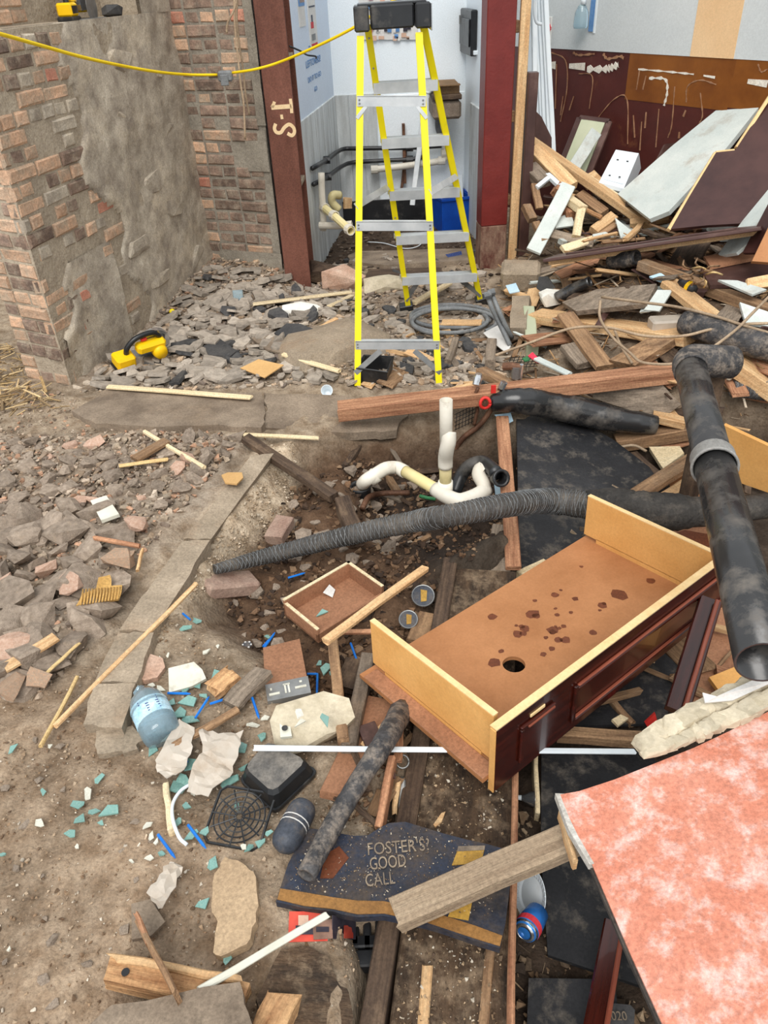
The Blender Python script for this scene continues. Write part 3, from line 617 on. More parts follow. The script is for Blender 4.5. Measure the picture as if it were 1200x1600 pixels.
slab('plasterboard_edge', 'narrow broken plasterboard edge standing behind the cream stud', 'plasterboard', 'white_plastic', [('y', 823, 0, 6.05), ('y', 829, 0, 6.05), ('y', 822, 150, 6.05), ('y', 818, 150, 6.05)], .01)

# ------------------------------------------------------------------ step ladder
nf = [T(555, 603), T(690, 603)]; nt = [D(558.5, 48, 4.30), D(659, 42, 4.30)]
ff = [T(636, 488), T(755, 476)]; ft = [D(571, 48, 4.47), D(667, 42, 4.47)]
ld = thing('step_ladder', 'tall yellow fibreglass step ladder with a black top cap', 'ladder', (nf[0] + nf[1] + ff[0] + ff[1]) / 4)
def rail(A, B, w, d, out, nm):
    ax = (B - A).normalized(); M = frame(A, ax, V((0, -1, 0)))
    # channel: web faces sideways, flanges face front and back
    s = out
    vf = join(box(0, (B - A).length, min(0, s * .004), max(0, s * .004), -d, 0, 0), box(0, (B - A).length, min(0, -s * w), max(0, -s * w), -.005, 0, 0), box(0, (B - A).length, min(0, -s * w), max(0, -s * w), -d, -d + .005, 0))
    o = mk(nm, vf, 'yellow_frp', M, ld); return M
for i in (0, 1):
    sgn = 1 if i == 0 else -1
    Mn = rail(nf[i], nt[i] - V((0, 0, .02)), .030, .035, sgn, 'back_rail'); Mf = rail(ff[i], ft[i], .03, .075, sgn, 'front_rail')
    mk('foot', box(-.01, .05, -.045, .045, -.05, .006, .004), 'black_plastic', Mf, ld)
def at_y(A, B, y):
    lo, hi = 0.0, 1.0
    for _ in range(30):
        m = (lo + hi) / 2
        if proj(A + (B - A) * m).y > y: lo = m
        else: hi = m
    return A + (B - A) * lo
for y in (430, 366, 296, 214, 127):
    a = at_y(ff[0], ft[0], y + 3); b = at_y(ff[1], ft[1], y - 3); ax = (b - a).normalized()
    s = mk('step', join(box(0, (b - a).length, -.012, .065, -.006, 0), box(0, (b - a).length, -.016, -.010, -.05, 0), box(0, (b - a).length, .061, .066, -.03, 0)), 'aluminium', frame(a, ax, V((0, 0, 1))), ld)
    for k in range(4): mk('tread_ridge', box(0, (b - a).length, .0 + k * .016, .004 + k * .016, 0, .003), 'aluminium', frame(a, ax, V((0, 0, 1))), s)
for y in (540, 354, 159):
    a = at_y(nf[0], nt[0], y); b = at_y(nf[1], nt[1], y)
    mk('brace_bar', join(box(0, (b - a).length, -.006, .0, -.02, .025), box(0, (b - a).length, -.006, .03, .021, .025)), 'aluminium', frame(a, (b - a), V((0, 0, 1))), ld)
    for e in (a, b):
        for dz in (.008, -.008): mk('rivet', xf(lathe([(.005, 0), (.005, .003), (.003, .005)], 8), frame(e + V((0.012 if e is a else -.014, -.004, dz)), (1, 0, 0), (0, -1, 0))), 'steel_grey', parent=ld)
def strap(A, B, w, t, m='aluminium', nm='knee_brace'): mk(nm, plank_vf((B - A).length, w, t, .001), m, frame(A, B - A, V((0, -1, 0.3))), ld)
lx = lambda P, Q, t: P + (Q - P) * t
for (L_, R_, y, y2, x) in ((0, 1, 548, 583, 0), (0, 1, 166, 185, 0)):
    a = at_y(nf[0], nt[0], y); b = at_y(nf[1], nt[1], y); a2 = at_y(nf[0], nt[0], y2); b2 = at_y(nf[1], nt[1], y2); k = .3 if y > 300 else .13
    mt = 'steel_grey' if y > 300 else 'aluminium'
    strap(a2, lx(a, b, k), .03 if y > 300 else .018, .003, mt); strap(b2, lx(b, a, k), .03 if y > 300 else .018, .003, mt)
a = at_y(ff[0], ft[0], 434); b = at_y(ff[1], ft[1], 430); strap(at_y(ff[0], ft[0], 470), lx(a, b, .25), .03, .003, 'steel_grey'); strap(at_y(ff[1], ft[1], 462), lx(b, a, .3), .03, .003, 'steel_grey')
a = at_y(ff[0], ft[0], 132); strap(at_y(ff[0], ft[0], 150), lx(a, at_y(ff[1], ft[1], 130), .12), .014, .003)
for i, (yn, yf, ym) in enumerate(((322, 292, 0), (300, 275, 0))):
    A = at_y(nf[i], nt[i], yn); B = at_y(ff[i], ft[i], yf); strap(A, B, .035, .004, 'aluminium', 'spreader')
for k, (i, y) in enumerate([(0, 60), (0, 107), (0, 225), (0, 340), (1, 125), (1, 297), (1, 366)]):
    p = at_y(ff[i], ft[i], y); mk('bolt', xf(lathe([(.005, 0), (.005, .004), (.003, .005)], 8), frame(p + V((.012 * (1 if i == 0 else -1), -.005, 0)), (1, 0, 0), (0, -1, 0))), 'steel_grey', parent=ld)
ca = D(553, 30, 4.28); cb = D(674, 22, 4.28); Mc = frame(ca - V((0, 0, .055)), cb - ca, V((0, 0, 1))); Lc = (cb - ca).length
cap = mk('top_cap', join(box(0, Lc * .2, 0, .24, 0, .105, .008), box(Lc * .2 + .006, Lc * .78, .006, .24, .006, .105, .008), box(Lc * .78 + .006, Lc, 0, .24, 0, .105, .008)), 'black_plastic', Mc, ld, label='glossy black moulded top cap')
mk('top_tray', box(.02, Lc - .02, .02, .22, .1, .112, .004), 'black_plastic', Mc, cap)
mk('end_plate', box(Lc - .001, Lc + .006, .01, .22, -.012, .1, .003), 'chrome', Mc, cap)

# ------------------------------------------------------------------ cords and cables above
yc = thing('extension_cord', 'bright yellow extension cord sagging across the brick wall', 'cord', D(352, 118, 5.45))
cable('cable', None, None, 'cord_yellow', [('y', -60, 38, 3.6), ('y', 0, 53, 3.8), ('y', 60, 70, 4.1), ('y', 140, 92, 4.5), ('y', 230, 110, 5.0), ('y', 290, 116.5, 5.35), ('y', 343, 117, 5.5)], .0085, parent=yc)
cable('cable', None, None, 'cord_yellow', [('y', 362, 114, 5.48), ('y', 400, 108, 5.4), ('y', 440, 96, 5.35), ('y', 500, 70, 5.2), ('y', 553, 43, 5.05), ('y', 590, 18, 5.0), ('y', 625, -6, 4.95)], .0085, parent=yc)
p = D(352, 119, 5.48); mk('connector', join(box(p.x - .045, p.x + .045, p.y - .02, p.y + .03, p.z - .03, p.z + .03, .01), box(p.x - .03, p.x + .02, p.y - .028, p.y - .02, p.z - .05, p.z + .01, .004)), 'cable_grey', parent=yc, label='grey plug and socket connector')
for k, pts in enumerate([[(371, -5), (370, 30), (374, 70), (380, 110), (384, 150), (390, 180)], [(366, -5), (367, 40), (372, 90), (376, 130), (381, 165), (383, 218)], [(371, -5), (366, 15), (356, 35), (354, 52)]]):
    cable('hanging_cable', ['beige cable hanging down the brick wall, longest on the right', 'beige cable hanging down the brick wall ending in a straight tail', 'short cream cable curling at the top of the brick wall'][k], 'cable', 'cable_beige', [('y', x, y, 5.62 - .06 * k) for x, y in pts], .007, group='cables hanging on the brick wall')
cable('wire_stub', 'black wire stub poking out of the rusty column', 'wire', 'black_plastic', [('y', 452, 72, 5.75), ('y', 470, 80, 5.8), ('y', 480, 86, 5.9), ('y', 493, 88, 5.95), ('y', 494, 92, 5.95)], .006)

# ------------------------------------------------------------------ alcove contents
def on_left(x, y):
    d = ray(x, y); n = V((ua.y, -ua.x, 0)); t = (wa - CAM).dot(n) / d.dot(n); p = CAM + d * t; return (p - wa).dot(ua), p.z
def notice(label, x0, y0, x1, y1, cat='notice'):
    a, z1 = on_left(x0, y0); b, z0 = on_left(x1, y1)
    o = mk('notice', box(a, b, -.006, 0, z0, z1), 'paper', Mw, label=label, cat=cat, group='notices pinned in the alcove'); return o, a, b, z0, z1
o, a, b, z0, z1 = notice('notice with a photo of people pinned behind the rusty column', 463, -10, 477, 40)
mk('picture', box(a, b, -.008, -.006, z0 + .12, z1), 'ink_blue', Mw, o); mk('picture', box(a + .05, b, -.009, -.006, z0 + .14, z0 + .2), 'photo_brown', Mw, o)
o, a, b, z0, z1 = notice('tall fire extinguisher notice on the pale blue alcove wall', 478, -10, 496, 70)
w = b - a; h = z1 - z0
mk('picture', box(a + w * .2, a + w * .55, -.008, -.006, z0 + h * .35, z0 + h * .47), 'ink_red', Mw, o); mk('picture', box(a + w * .3, a + w * .5, -.008, -.006, z0 + h * .47, z0 + h * .6), 'ink', Mw, o)
mk('print_bar', box(a + w * .1, a + w * .9, -.008, -.006, z0 + h * .02, z0 + h * .06), 'ink_red', Mw, o); mk('print_bar', box(a + w * .1, a + w * .9, -.008, -.006, z0 + h * .74, z0 + h * .77), 'ink', Mw, o)
mk('picture', box(a + w * .2, a + w * .7, -.008, -.006, z0 + h * .12, z0 + h * .24), 'cable_grey', Mw, o)
a, z0 = on_left(488, 97)
for k, (t, dz, s) in enumerate((("DON'T", .09, .05), ('LEFTOVERS!', 0, .065), ('DO IT TO GO', -.1, .05), ('GO', -.18, .045))):
    letters('handwriting', t, s, Mw @ Matrix.Translation((a + .03, -.004, z0 + dz)) @ Matrix.Rotation(math.pi / 2, 4, 'X'), 'ink_blue', bpy.data.objects['wall_alcove_left'], sx=1.6)
slab('collage', 'photo collage poster on the white alcove back wall behind the ladder cap', 'poster', 'paper', [('y', 560, -30, 7.385), ('y', 652, -30, 7.385), ('y', 652, 62, 7.385), ('y', 561, 62, 7.385)], .006)
co = bpy.data.objects['collage']; r = random.Random(5)
for k in range(46):
    x = 563 + r.random() * 82; y = r.choice([-2, 8, 14, 44, 52, 57]) + r.uniform(-2, 2); w = r.uniform(3, 9); h = r.uniform(3, 8)
    slab('snapshot', None, None, r.choice(['ink_red', 'ink_skin', 'ink_blue', 'photo_dark', 'paper', 'ink_skin']), [('y', x, y, 7.375), ('y', x + w, y, 7.375), ('y', x + w, y + h, 7.375), ('y', x, y + h, 7.375)], .003, parent=co)
Mp = Mr
fb = thing('fuse_box', 'black fuse box mounted on the white wall beside the red column', 'fuse box', (0.9, 6.8, 1.3))
def on_r(x, y):
    n = V((ur.y, -ur.x, 0)); d = ray(x, y); t = (wr - CAM).dot(n) / d.dot(n); p = CAM + d * t; return (p - wr).dot(ur), p.z
a, z1 = on_r(729, 12); b, z0 = on_r(745, 88); b = min(b, 1.3)
mk('box_body', box(a, b, -.05, 0, z0, z1, .008), 'black_plastic', Mr, fb); mk('box_door', box(a + .03, b - .03, -.062, -.05, z0 + .06, z1 - .06, .006), 'black_plastic', Mr, fb); mk('latch', box(a + .05, a + .07, -.07, -.06, z0 + .2, z0 + .26), 'steel_grey', Mr, fb)
for k, pts in enumerate([[(488, 263, 6.15), (510, 250, 6.7), (533, 234, 7.3), (560, 232, 7.33), (640, 231, 7.33), (690, 228, 7.33)], [(490, 288, 6.15), (512, 276, 6.6), (542, 256, 7.3), (580, 252, 7.33), (640, 249, 7.33), (664, 245, 7.33)]]):
    cb_ = thing('wall_pipe', ['upper', 'lower'][k] + ' of two black pipes running round the alcove corner', 'pipe', D(*pts[2]), group='black pipes in the alcove')
    mk('pipe', tube(smooth_path([D(*q) for q in pts], 3), .018, 8), 'black_plastic', parent=cb_, smooth=math.radians(50))
    for q in (pts[1], pts[4]): mk('coupling', tube([D(*q) - V((.03, 0, 0)), D(*q) + V((.03, 0, 0))], .03, 8), 'black_plastic', parent=cb_)
wp = thing('waste_pipe', 'white waste pipe along the alcove back wall behind the ladder', 'pipe', D(620, 262, 7.3))
mk('pipe', tube(smooth_path([D(*q) for q in [(582, 265, 7.3), (620, 261, 7.3), (680, 253, 7.3), (694, 248, 7.3), (697, 235, 7.3), (692, 200, 7.3), (690, 180, 7.3)]], 4), .028, 10, .005), 'white_pvc', parent=wp, smooth=True)
for q in ((585, 265), (690, 251), (695, 240)): mk('coupling', tube([D(*q, 7.3) - V((.03, 0, 0)), D(*q, 7.3) + V((.03, 0, 0))], .036, 10), 'white_pvc', parent=wp)
mk('pipe_clip', box(*[D(632, 262, 7.36).x + s for s in (-.012, .012)], 7.33, 7.4, .3, .78), 'copper_rust', parent=wp)
bx = thing('basin', 'old grey basin and shelf in the alcove corner behind the ladder', 'basin', D(690, 165, 7.2))
mk('bowl', box(D(672, 150, 7.2).x, D(716, 150, 7.2).x, 6.95, 7.38, D(690, 180, 7.2).z, D(690, 152, 7.2).z, .02), 'stone_grey', parent=bx)
mk('shelf_board', box(D(672, 145, 7.2).x, D(716, 145, 7.2).x, 6.93, 7.38, D(690, 150, 7.2).z, D(690, 142, 7.2).z, .005), 'wood_dark', parent=bx)
mk('waste_trap', tube(smooth_path([D(684, 180, 7.2), D(684, 200, 7.2), D(690, 212, 7.2), D(697, 205, 7.2)], 4), .022, 8), 'cable_grey', parent=bx, smooth=True)
cbx = thing('carton', 'brown cardboard carton on the basin shelf in the alcove', 'box', D(695, 140, 7.2))
xa, xb_ = D(676, 130, 7.2).x, D(714, 130, 7.2).x; zb, zt = D(690, 143, 7.2).z, D(690, 128, 7.2).z
mk('carton_body', box(xa, xb_, 7.0, 7.36, zb, zt, .004), 'brown_card', parent=cbx); mk('flap', box(xa, xb_, 6.94, 7.02, zt - .004, zt + .004), 'brown_card', parent=cbx)
cable('paper_roll', 'small white roll lying beside the carton in the alcove', 'roll', 'white_plastic', [('y', 668, 138, 7.1), ('y', 672, 137, 7.12), ('y', 676, 136, 7.14)], .045, n=14, hollow=.02)
board('aluminium_strip', 'aluminium strip leaning against the alcove back wall behind the ladder', 'strip', 'aluminium', ('y', 644, 320, 7.0), ('y', 661, 190, 7.36), .045, .012, up=(0, -1, 0))
board('copper_pipe', 'thin rusty upright pipe against the alcove back wall', 'pipe', 'copper_rust', ('y', 626, 312, 7.3), ('y', 634, 235, 7.36), .025, .02, up=(0, -1, 0))
pv = thing('waste_pipes', 'white and cream plastic waste pipes jutting from the alcove floor beside the column', 'pipe', D(520, 350, 6.2))
mk('vertical_pipe', tube(smooth_path([D(505, 360, 6.2), D(505, 335, 6.2), D(503, 300, 6.2), D(502, 270, 6.2)], 3), .026, 10), 'white_pvc', parent=pv, smooth=True)
mk('cross_pipe', tube([D(499, 352, 6.15), D(525, 353, 6.12), D(550, 350, 6.1)], .026, 10, .005), 'white_pvc', parent=pv)
mk('angled_pipe', tube([D(506, 324, 6.2), D(525, 340, 6.0), D(548, 361, 5.8)], .03, 10, .006), 'cream_pvc', parent=pv)
for q in ((507, 325, 6.19), (522, 337, 6.03), (546, 359, 5.82)): mk('coupling', tube([D(*q) - V((.012, -.02, .0)), D(*q) + V((.012, -.02, -.0))], .038, 10, .008), 'white_pvc', parent=pv)
mk('elbow', tube(smooth_path([D(530, 328, 6.4), D(519, 316, 6.4), D(520, 305, 6.4), D(531, 305, 6.45)], 5), .032, 10, .006), 'cream_pvc', parent=pv, smooth=True)
board('wood_block', 'small wooden block standing beside the cream pipe elbow in the alcove', 'block', 'wood_new', ('y', 543, 326, 6.5), ('y', 543, 311, 6.5), .07, .05, up=(0, -1, 0))
ck = thing('crate', 'deep blue plastic crate on the alcove floor behind the ladder', 'crate', T(715, 358))
b0 = T(716, 362); Mk = Matrix.Translation(b0) @ Matrix.Rotation(.25, 4, 'Z')
for n_, q in {'front': box(-.14, .14, 0, .012, 0, .28, .003), 'back': box(-.14, .14, .3, .312, 0, .28, .003), 'side': box(-.15, -.138, 0, .31, 0, .28, .003), 'far_side': box(.138, .15, 0, .31, 0, .28, .003), 'base': box(-.14, .14, 0, .31, 0, .012)}.items(): mk('crate_' + n_, q, 'blue_crate', Mk, ck)
mk('crate_rim', join(box(-.16, .16, -.012, .004, .27, .29), box(-.16, -.14, 0, .32, .27, .29), box(.14, .16, 0, .32, .27, .29)), 'blue_crate', Mk, ck)
board('plastic_lath', 'white lath standing inside the blue crate', 'lath', 'white_plastic', b0 + V((.05, .15, .05)), b0 + V((.04, .25, .42)), .04, .008, up=(0, -1, 0))
slab('floor_slab', 'broad dark stone slab at the alcove threshold behind the ladder', 'slab', 'slab', [(560, 392, .03), (735, 388, .03), (745, 405, .03), (600, 414, .03), (545, 408, .03), (545, 398, .03)], .06, .01, 3)
slab('floor_slab', 'dark slab edge lying below the alcove threshold', 'slab', 'wood_dark', [(575, 420, .03), (690, 418, .03), (690, 432, .03), (572, 434, .03)], .06, .008, 3)
cable('loose_wire', 'pale loose wire curling on the alcove floor', 'wire', 'white_plastic', [(575, 378, .02), (600, 380, .02), (630, 388, .02), (650, 386, .02), (662, 378, .02)], .004)
slab('drip_tray', 'crushed silver tray beside the red column at the alcove edge', 'tray', 'chrome', [(690, 392, .03), (720, 388, .03), (722, 398, .03), (700, 402, .03)], .01)

# ------------------------------------------------------------------ on and against the right wall
sd = thing('soap_dispenser', 'clear soap pump bottle on a blue backing strip on the grey wall', 'dispenser', Mq @ V((on_wall(925, 30)[0], -.03, 1.4)))
a, z0 = on_wall(921, 49); b, z1 = on_wall(933, -30)
mk('backing_strip', box(a, b + .02, -.014, -.006, z0, z1), 'ink_blue', Mq, sd); mk('white_border', box(b + .02, b + .035, -.014, -.006, z0 - .01, z1), 'white_plastic', Mq, sd)
a, z0 = on_wall(913, 43); b, z1 = on_wall(924, 16)
mk('bottle', xf(lathe([(.05, 0), (.055, .02), (.05, .1), (.03, .14), (.02, .15)], 14), Mq @ Matrix.Translation(((a + b) / 2, -.07, z0))), 'clear_plastic', parent=sd, smooth=True)
mk('pump', xf(lathe([(.022, .15), (.018, .19), (.008, .2), (.008, .26)], 10), Mq @ Matrix.Translation(((a + b) / 2 + .01, -.07, z0))), 'white_plastic', parent=sd, smooth=True)
a, z1 = on_wall(849, 26); b, z0 = on_wall(861, 73)
sg = mk('safety_sign', box(a, b, -.016, -.006, z0, z1, .002), 'paper', Mq, label='small no smoking sign at the left end of the grey wall', cat='sign')
rr = (b - a) * .42; zc = z0 + (z1 - z0) * .62
mk('red_ring', xf(tube([V((math.cos(t) * rr, 0, math.sin(t) * rr * .7)) for t in [k * math.pi / 12 for k in range(25)]], .012, 6), Mq @ Matrix.Translation(((a + b) / 2, -.016, zc))), 'ink_red', parent=sg)
stroke_on('red_bar', [V(((a + b) / 2 - rr * .7, -.018, zc + rr * .5)), V(((a + b) / 2 + rr * .7, -.018, zc - rr * .5))], .02, Mq, 'ink_red', sg)
mk('red_block', box(a + .03, b - .03, -.019, -.014, z0 + .02, z0 + .07), 'ink_red', Mq, sg)
for k, (xt, xb2, yb) in enumerate([(826, 829, 165), (833, 841, 185), (838, 848, 190), (843, 853, 205), (848, 860, 215), (852, 866, 235), (836, 836, 160)]):
    board('trunking', ['plastic trunking length standing nearest the cream stud', 'second plastic trunking length from the cream stud', 'third plastic trunking length from the cream stud', 'middle plastic trunking length in the leaning bundle', 'plastic trunking length second from the no smoking sign', 'outermost plastic trunking length beside the no smoking sign', 'short bright plastic trunking at the front of the bundle'][k], 'trunking', 'white_plastic', ('y', xb2, yb + 20, 6.35 - .03 * k), ('y', xt, -20, 6.6 - .03 * k), .034, .024, up=(0, -1, 0), group='plastic trunking leaning beside the stud')
cable('conduit_bend', 'white conduit with a hooked end above the trunking bundle', 'conduit', 'white_plastic', [('y', 836, -10, 6.2), ('y', 835, 15, 6.2), ('y', 838, 34, 6.2), ('y', 846, 38, 6.2)], .012)
# framed pane
fr = thing('picture_frame', 'narrow dark wooden frame with a pale pane leaning on the brown dado', 'frame', D(905, 270, 6.4))
A, B, C_, D_ = D(905, 183, 6.62), D(951, 189, 6.45), D(915, 280, 6.2), D(883, 252, 6.3)
D_ = A + (C_ - B)
fx = (B - A); fy = (D_ - A); fxn = fx.normalized(); fyn = (fy - fxn * fy.dot(fxn)).normalized(); Mfr = frame(A, fxn, -fyn.cross(fxn) if False else fxn.cross(fyn) * -1)
def frame_bar(p, q, nm): mk(nm, plank_vf((q - p).length, .05, .035, .008), 'brown_paint', frame(p, q - p, fxn.cross(fyn) if fxn.cross(fyn).dot(CAM - A) > 0 else -fxn.cross(fyn)), fr)
frame_bar(A, B, 'top_bar'); frame_bar(B, C_, 'side_bar'); frame_bar(D_, C_, 'bottom_bar'); frame_bar(A, D_, 'side_bar')
mk('pane', polyslab([A + (B - A) * .1 + (D_ - A) * .03, B - (B - A) * .1 + (D_ - A) * .03, C_ - (B - A) * .1, D_ + (B - A) * .1], .01), 'pale_pane', parent=fr)
board('lath', 'white painted lath leaning against the dark framed pane', 'lath', 'white_board', ('y', 895, 265, 6.1), ('y', 932, 205, 6.28), 19, .02, up=(0, -1, .4))
pd = thing('paper_dispenser', 'white plastic paper dispenser lying tilted beneath the brown dado', 'dispenser', D(970, 290, 6.2))
Ad, Bd, Cd, Dd = D(962, 232, 5.95), D(1000, 238, 5.9), D(975, 297, 5.6), D(934, 286, 5.65)
nd = (Bd - Ad).cross(Dd - Ad).normalized(); nd = nd if nd.dot(CAM - Ad) > 0 else -nd
def inset(q, k): m = sum(q, V((0, 0, 0))) / len(q); return [p + (m - p) * k for p in q]
Q = [Ad, Bd, Cd, Dd]; lo_ = [p - nd * .14 + V((.05, .02, 0)) for p in Q]; top = inset(Q, .06)
v = lo_ + [p - nd * .02 for p in Q] + top
f = [(0, 3, 2, 1), (8, 9, 10, 11)] + [(i, (i + 1) % 4, 4 + (i + 1) % 4, 4 + i) for i in range(4)] + [(4 + i, 4 + (i + 1) % 4, 8 + (i + 1) % 4, 8 + i) for i in range(4)]
mk('casing', (v, f), 'white_plastic', parent=pd)
mk('recessed_panel', polyslab([p + nd * .004 for p in inset(Q, .25)], .006), 'white_plastic', parent=pd)
for (s, t) in ((.3, .3), (.7, .3), (.3, .75), (.7, .75)):
    p = Ad + (Bd - Ad) * s + (Dd - Ad) * t + nd * .006; mk('slot', polyslab([p + (Bd - Ad) * .04, p - (Bd - Ad) * .04, p - (Bd - Ad) * .04 + (Dd - Ad) * .02, p + (Bd - Ad) * .04 + (Dd - Ad) * .02], .004), 'black_plastic', parent=pd)
# big panels leaning at the right
slab('wall_sheeting', 'long curved white panel leaning across the brown dado', 'panel', 'white_board', [('y', 1145, 151, 5.75), ('y', 1195, 156, 5.55), ('y', 1120, 250, 5.2), ('y', 1045, 330, 5.05), ('y', 1015, 342, 5.1), ('y', 965, 303, 5.55), ('y', 1050, 228, 5.7)], .03)
bp = slab('door_leaf', 'large dark brown panel with a notched top leaning at the right edge', 'panel', 'brown_panel', [('y', 1230, 110, 5.35), ('y', 1152, 230, 5.1), ('y', 1148, 235, 5.1), ('y', 1119, 238, 5.12), ('y', 1046, 358, 4.75), ('y', 1105, 352, 4.62), ('y', 1230, 345, 4.5)], .02)
for (p, q) in (((1230, 110, 5.35), (1152, 230, 5.1)), ((1148, 235, 5.1), (1119, 238, 5.12)), ((1119, 238, 5.12), (1046, 358, 4.75))):
    A, B = D(*p), D(*q); mk('edge_lipping', plank_vf((B - A).length, .02, .024, .002), 'mdf_edge', frame(A, B - A, V((0, -1, .5))), bp)
slab('thin_board', 'thin brown board leaning behind the curved white panel', 'panel', 'brown_paint', [('y', 1040, 225, 5.95), ('y', 1060, 222, 5.95), ('y', 1020, 262, 5.8), ('y', 1030, 245, 5.8)], .02)
slab('wall_sheeting', 'white panel standing at the right edge below the notched brown panel', 'panel', 'white_board', [('y', 1230, 260, 4.6), ('y', 1160, 345, 4.55), ('y', 1120, 400, 4.3), ('y', 1150, 395, 4.25), ('y', 1230, 330, 4.2)], .02)
slab('brown_board', 'dark board standing in front of the white panel at the right edge', 'panel', 'brown_panel', [('y', 1215, 290, 4.35), ('y', 1160, 395, 4.15), ('y', 1180, 395, 4.1), ('y', 1230, 330, 4.1)], .02)
slab('brown_board', 'lowest brown board with a pale edge at the right picture edge', 'panel', 'hardboard', [('y', 1215, 325, 4.1), ('y', 1175, 408, 3.95), ('y', 1230, 412, 3.9)], .03)
slab('thin_board', 'brown triangular board behind the dark post under the trunking', 'panel', 'brown_paint', [('y', 828, 165, 6.1), ('y', 846, 182, 6.1), ('y', 862, 215, 6.1), ('y', 862, 235, 6.1), ('y', 828, 208, 6.1)], .015)
bm_ = board('moulded_board', 'long dark brown door rail with moulded edges lying across the timber pile', 'board', 'brown_paint', (861, 401, .3), (1190, 352, .3), 24, 5, wob=0, roll=-12)
Mb = WM[bm_.name]; 
A, B = T(861, 401, .3), T(1190, 352, .3); Lb = (B - A).length
mk('moulding', join(box(.1, Lb - .12, .03, .045, 0, .008, .002), box(.1, Lb - .12, -.045, -.03, 0, .008, .002), box(.1, .115, -.045, .045, 0, .008), box(Lb - .135, Lb - .12, -.045, .045, 0, .008)), 'brown_paint', Mb, bm_)
mk('raw_edge', box(0, Lb, -.078, -.068, -.045, -.012), 'wood_new', Mb, bm_)

# ------------------------------------------------------------------ big floor pieces on the left
cs = thing('concrete_kerb', 'long dirty concrete kerb running diagonally beside the trench', 'kerb', T(270, 900))
for k, pts in enumerate([[(392, 712), (428, 708), (330, 842), (287, 842)], [(286, 844), (328, 844), (240, 985), (186, 985)], [(185, 988), (240, 988), (213, 1066), (148, 1066)], [(147, 1068), (212, 1068), (190, 1138), (130, 1132)]]):
    slab('kerb_block', None, None, 'concrete', [(x, y, .05) for x, y in pts], .1, .006, 4, parent=cs, seed=k)
slab('stone_slab', 'cracked flat stone slab, left piece, between rubble and trench', 'slab', 'slab', [(112, 642, .03), (150, 622, .03), (172, 603, .03), (300, 612, .03), (408, 614, .03), (414, 640, .03), (408, 668, .03), (330, 664, .03), (240, 667, .03), (150, 662, .03)], .05, .012, 4)
slab('stone_slab', 'cracked flat stone slab, right piece, ending under the red timber beam', 'slab', 'slab', [(412, 614, .03), (540, 618, .03), (640, 640, .03), (620, 672, .03), (540, 676, .03), (412, 668, .03), (418, 640, .03)], .05, .012, 4)
slab('stone_slab', 'broken stone slab below the plastic bottle at the kerb end', 'slab', 'concrete', [(150, 1142, .02), (190, 1128, .02), (222, 1150, .02), (215, 1170, .02), (152, 1178, .02)], .05, .01, 4)
slab('slate_slab', 'large dark slate slab at the bottom edge over the broken beam', 'slab', 'slab', [('z', 175, 1570, .1), ('z', 375, 1534, .1), ('z', 388, 1582, .1), ('z', 400, 1680, .1), ('z', 120, 1700, .1), ('z', 140, 1600, .1)], .03, .006, 3)
slab('flat_stone', 'large rounded flat sandstone piece near the lower left dirt', 'stone', 'pale_stone', [(352, 1338, .03), (378, 1348, .03), (396, 1362, .03), (402, 1400, .03), (400, 1440, .03), (385, 1475, .03), (345, 1494, .03), (333, 1488, .03), (340, 1440, .03), (330, 1415, .03), (335, 1365, .03)], .03, .004, 3)
slab('round_mat', 'dirty figure eight shaped board half buried at the bottom edge', 'board', 'board_dirty', [(440, 1482, .02), (480, 1478, .02), (510, 1492, .02), (522, 1520, .02), (528, 1535, .02), (545, 1550, .02), (552, 1590, .02), (540, 1660, .02), (440, 1660, .02), (400, 1560, .02)], .02, .003, 3)
slab('dark_card', 'dark brown square card lying under the buried board at the bottom', 'card', 'brown_card', [(478, 1470, .005), (556, 1470, .005), (560, 1640, .005), (480, 1640, .005)], .008)
mk('old_brick', xf(box(-.115, .115, -.055, .055, 0, .065, .012), frame(T(362, 938, .0), T(412, 930) - T(314, 940), V((0, 0, 1))) @ Matrix.Translation((0, .045, .01))), 'old_brick', label='whole weathered brick lying at the end of the lagged pipe', cat='brick')
slab('pale_stone', 'grey white square tile lying on the left rubble heap', 'tile', 'tile_white', [(141, 782, .05), (166, 774, .05), (186, 803, .05), (158, 813, .05)], .015)
slab('pale_disc', 'cream oval disc lying on the concrete kerb', 'disc', 'cardboard', [(346, 742, .06), (356, 738, .06), (378, 738, .06), (380, 746, .06), (370, 756, .06), (352, 754, .06)], .008)
slab('stone_disc', 'grey pink round stone disc beside the kerb near the bottle', 'stone', 'stone_pink', [(208, 1044, .03), (214, 1030, .03), (236, 1022, .03), (254, 1028, .03), (258, 1042, .03), (246, 1058, .03), (226, 1063, .03), (210, 1056, .03)], .02)
slab('ceramic_shard', 'large cream curved ceramic shard above the plastic bottle', 'shard', 'tile_white', [(263, 1044, .045), (303, 1034, .05), (316, 1046, .04), (322, 1060, .03), (300, 1072, .02), (264, 1082, .02)], .012)
cw = slab('corrugated_card', 'torn piece of corrugated cardboard on the left rubble heap', 'cardboard', 'corrugated', [(119, 946, .05), (128, 928, .06), (150, 920, .07), (154, 902, .07), (172, 898, .07), (174, 915, .07), (191, 914, .06), (186, 936, .05), (150, 942, .05)], .008, .003, 2)
for k in range(13):
    x = 126 + k * 4.8; cable('flute', None, None, 'corrugated', [(x, 945 - k * .7, .055), (x + 4, 921 - k * .3, .066)], .0035, parent=cw, sm=1)
slab('brown_card', 'square of brown cardboard lying on the slate rubble', 'cardboard', 'cardboard', [(375, 575, .05), (404, 561, .07), (443, 570, .06), (413, 590, .04)], .006)
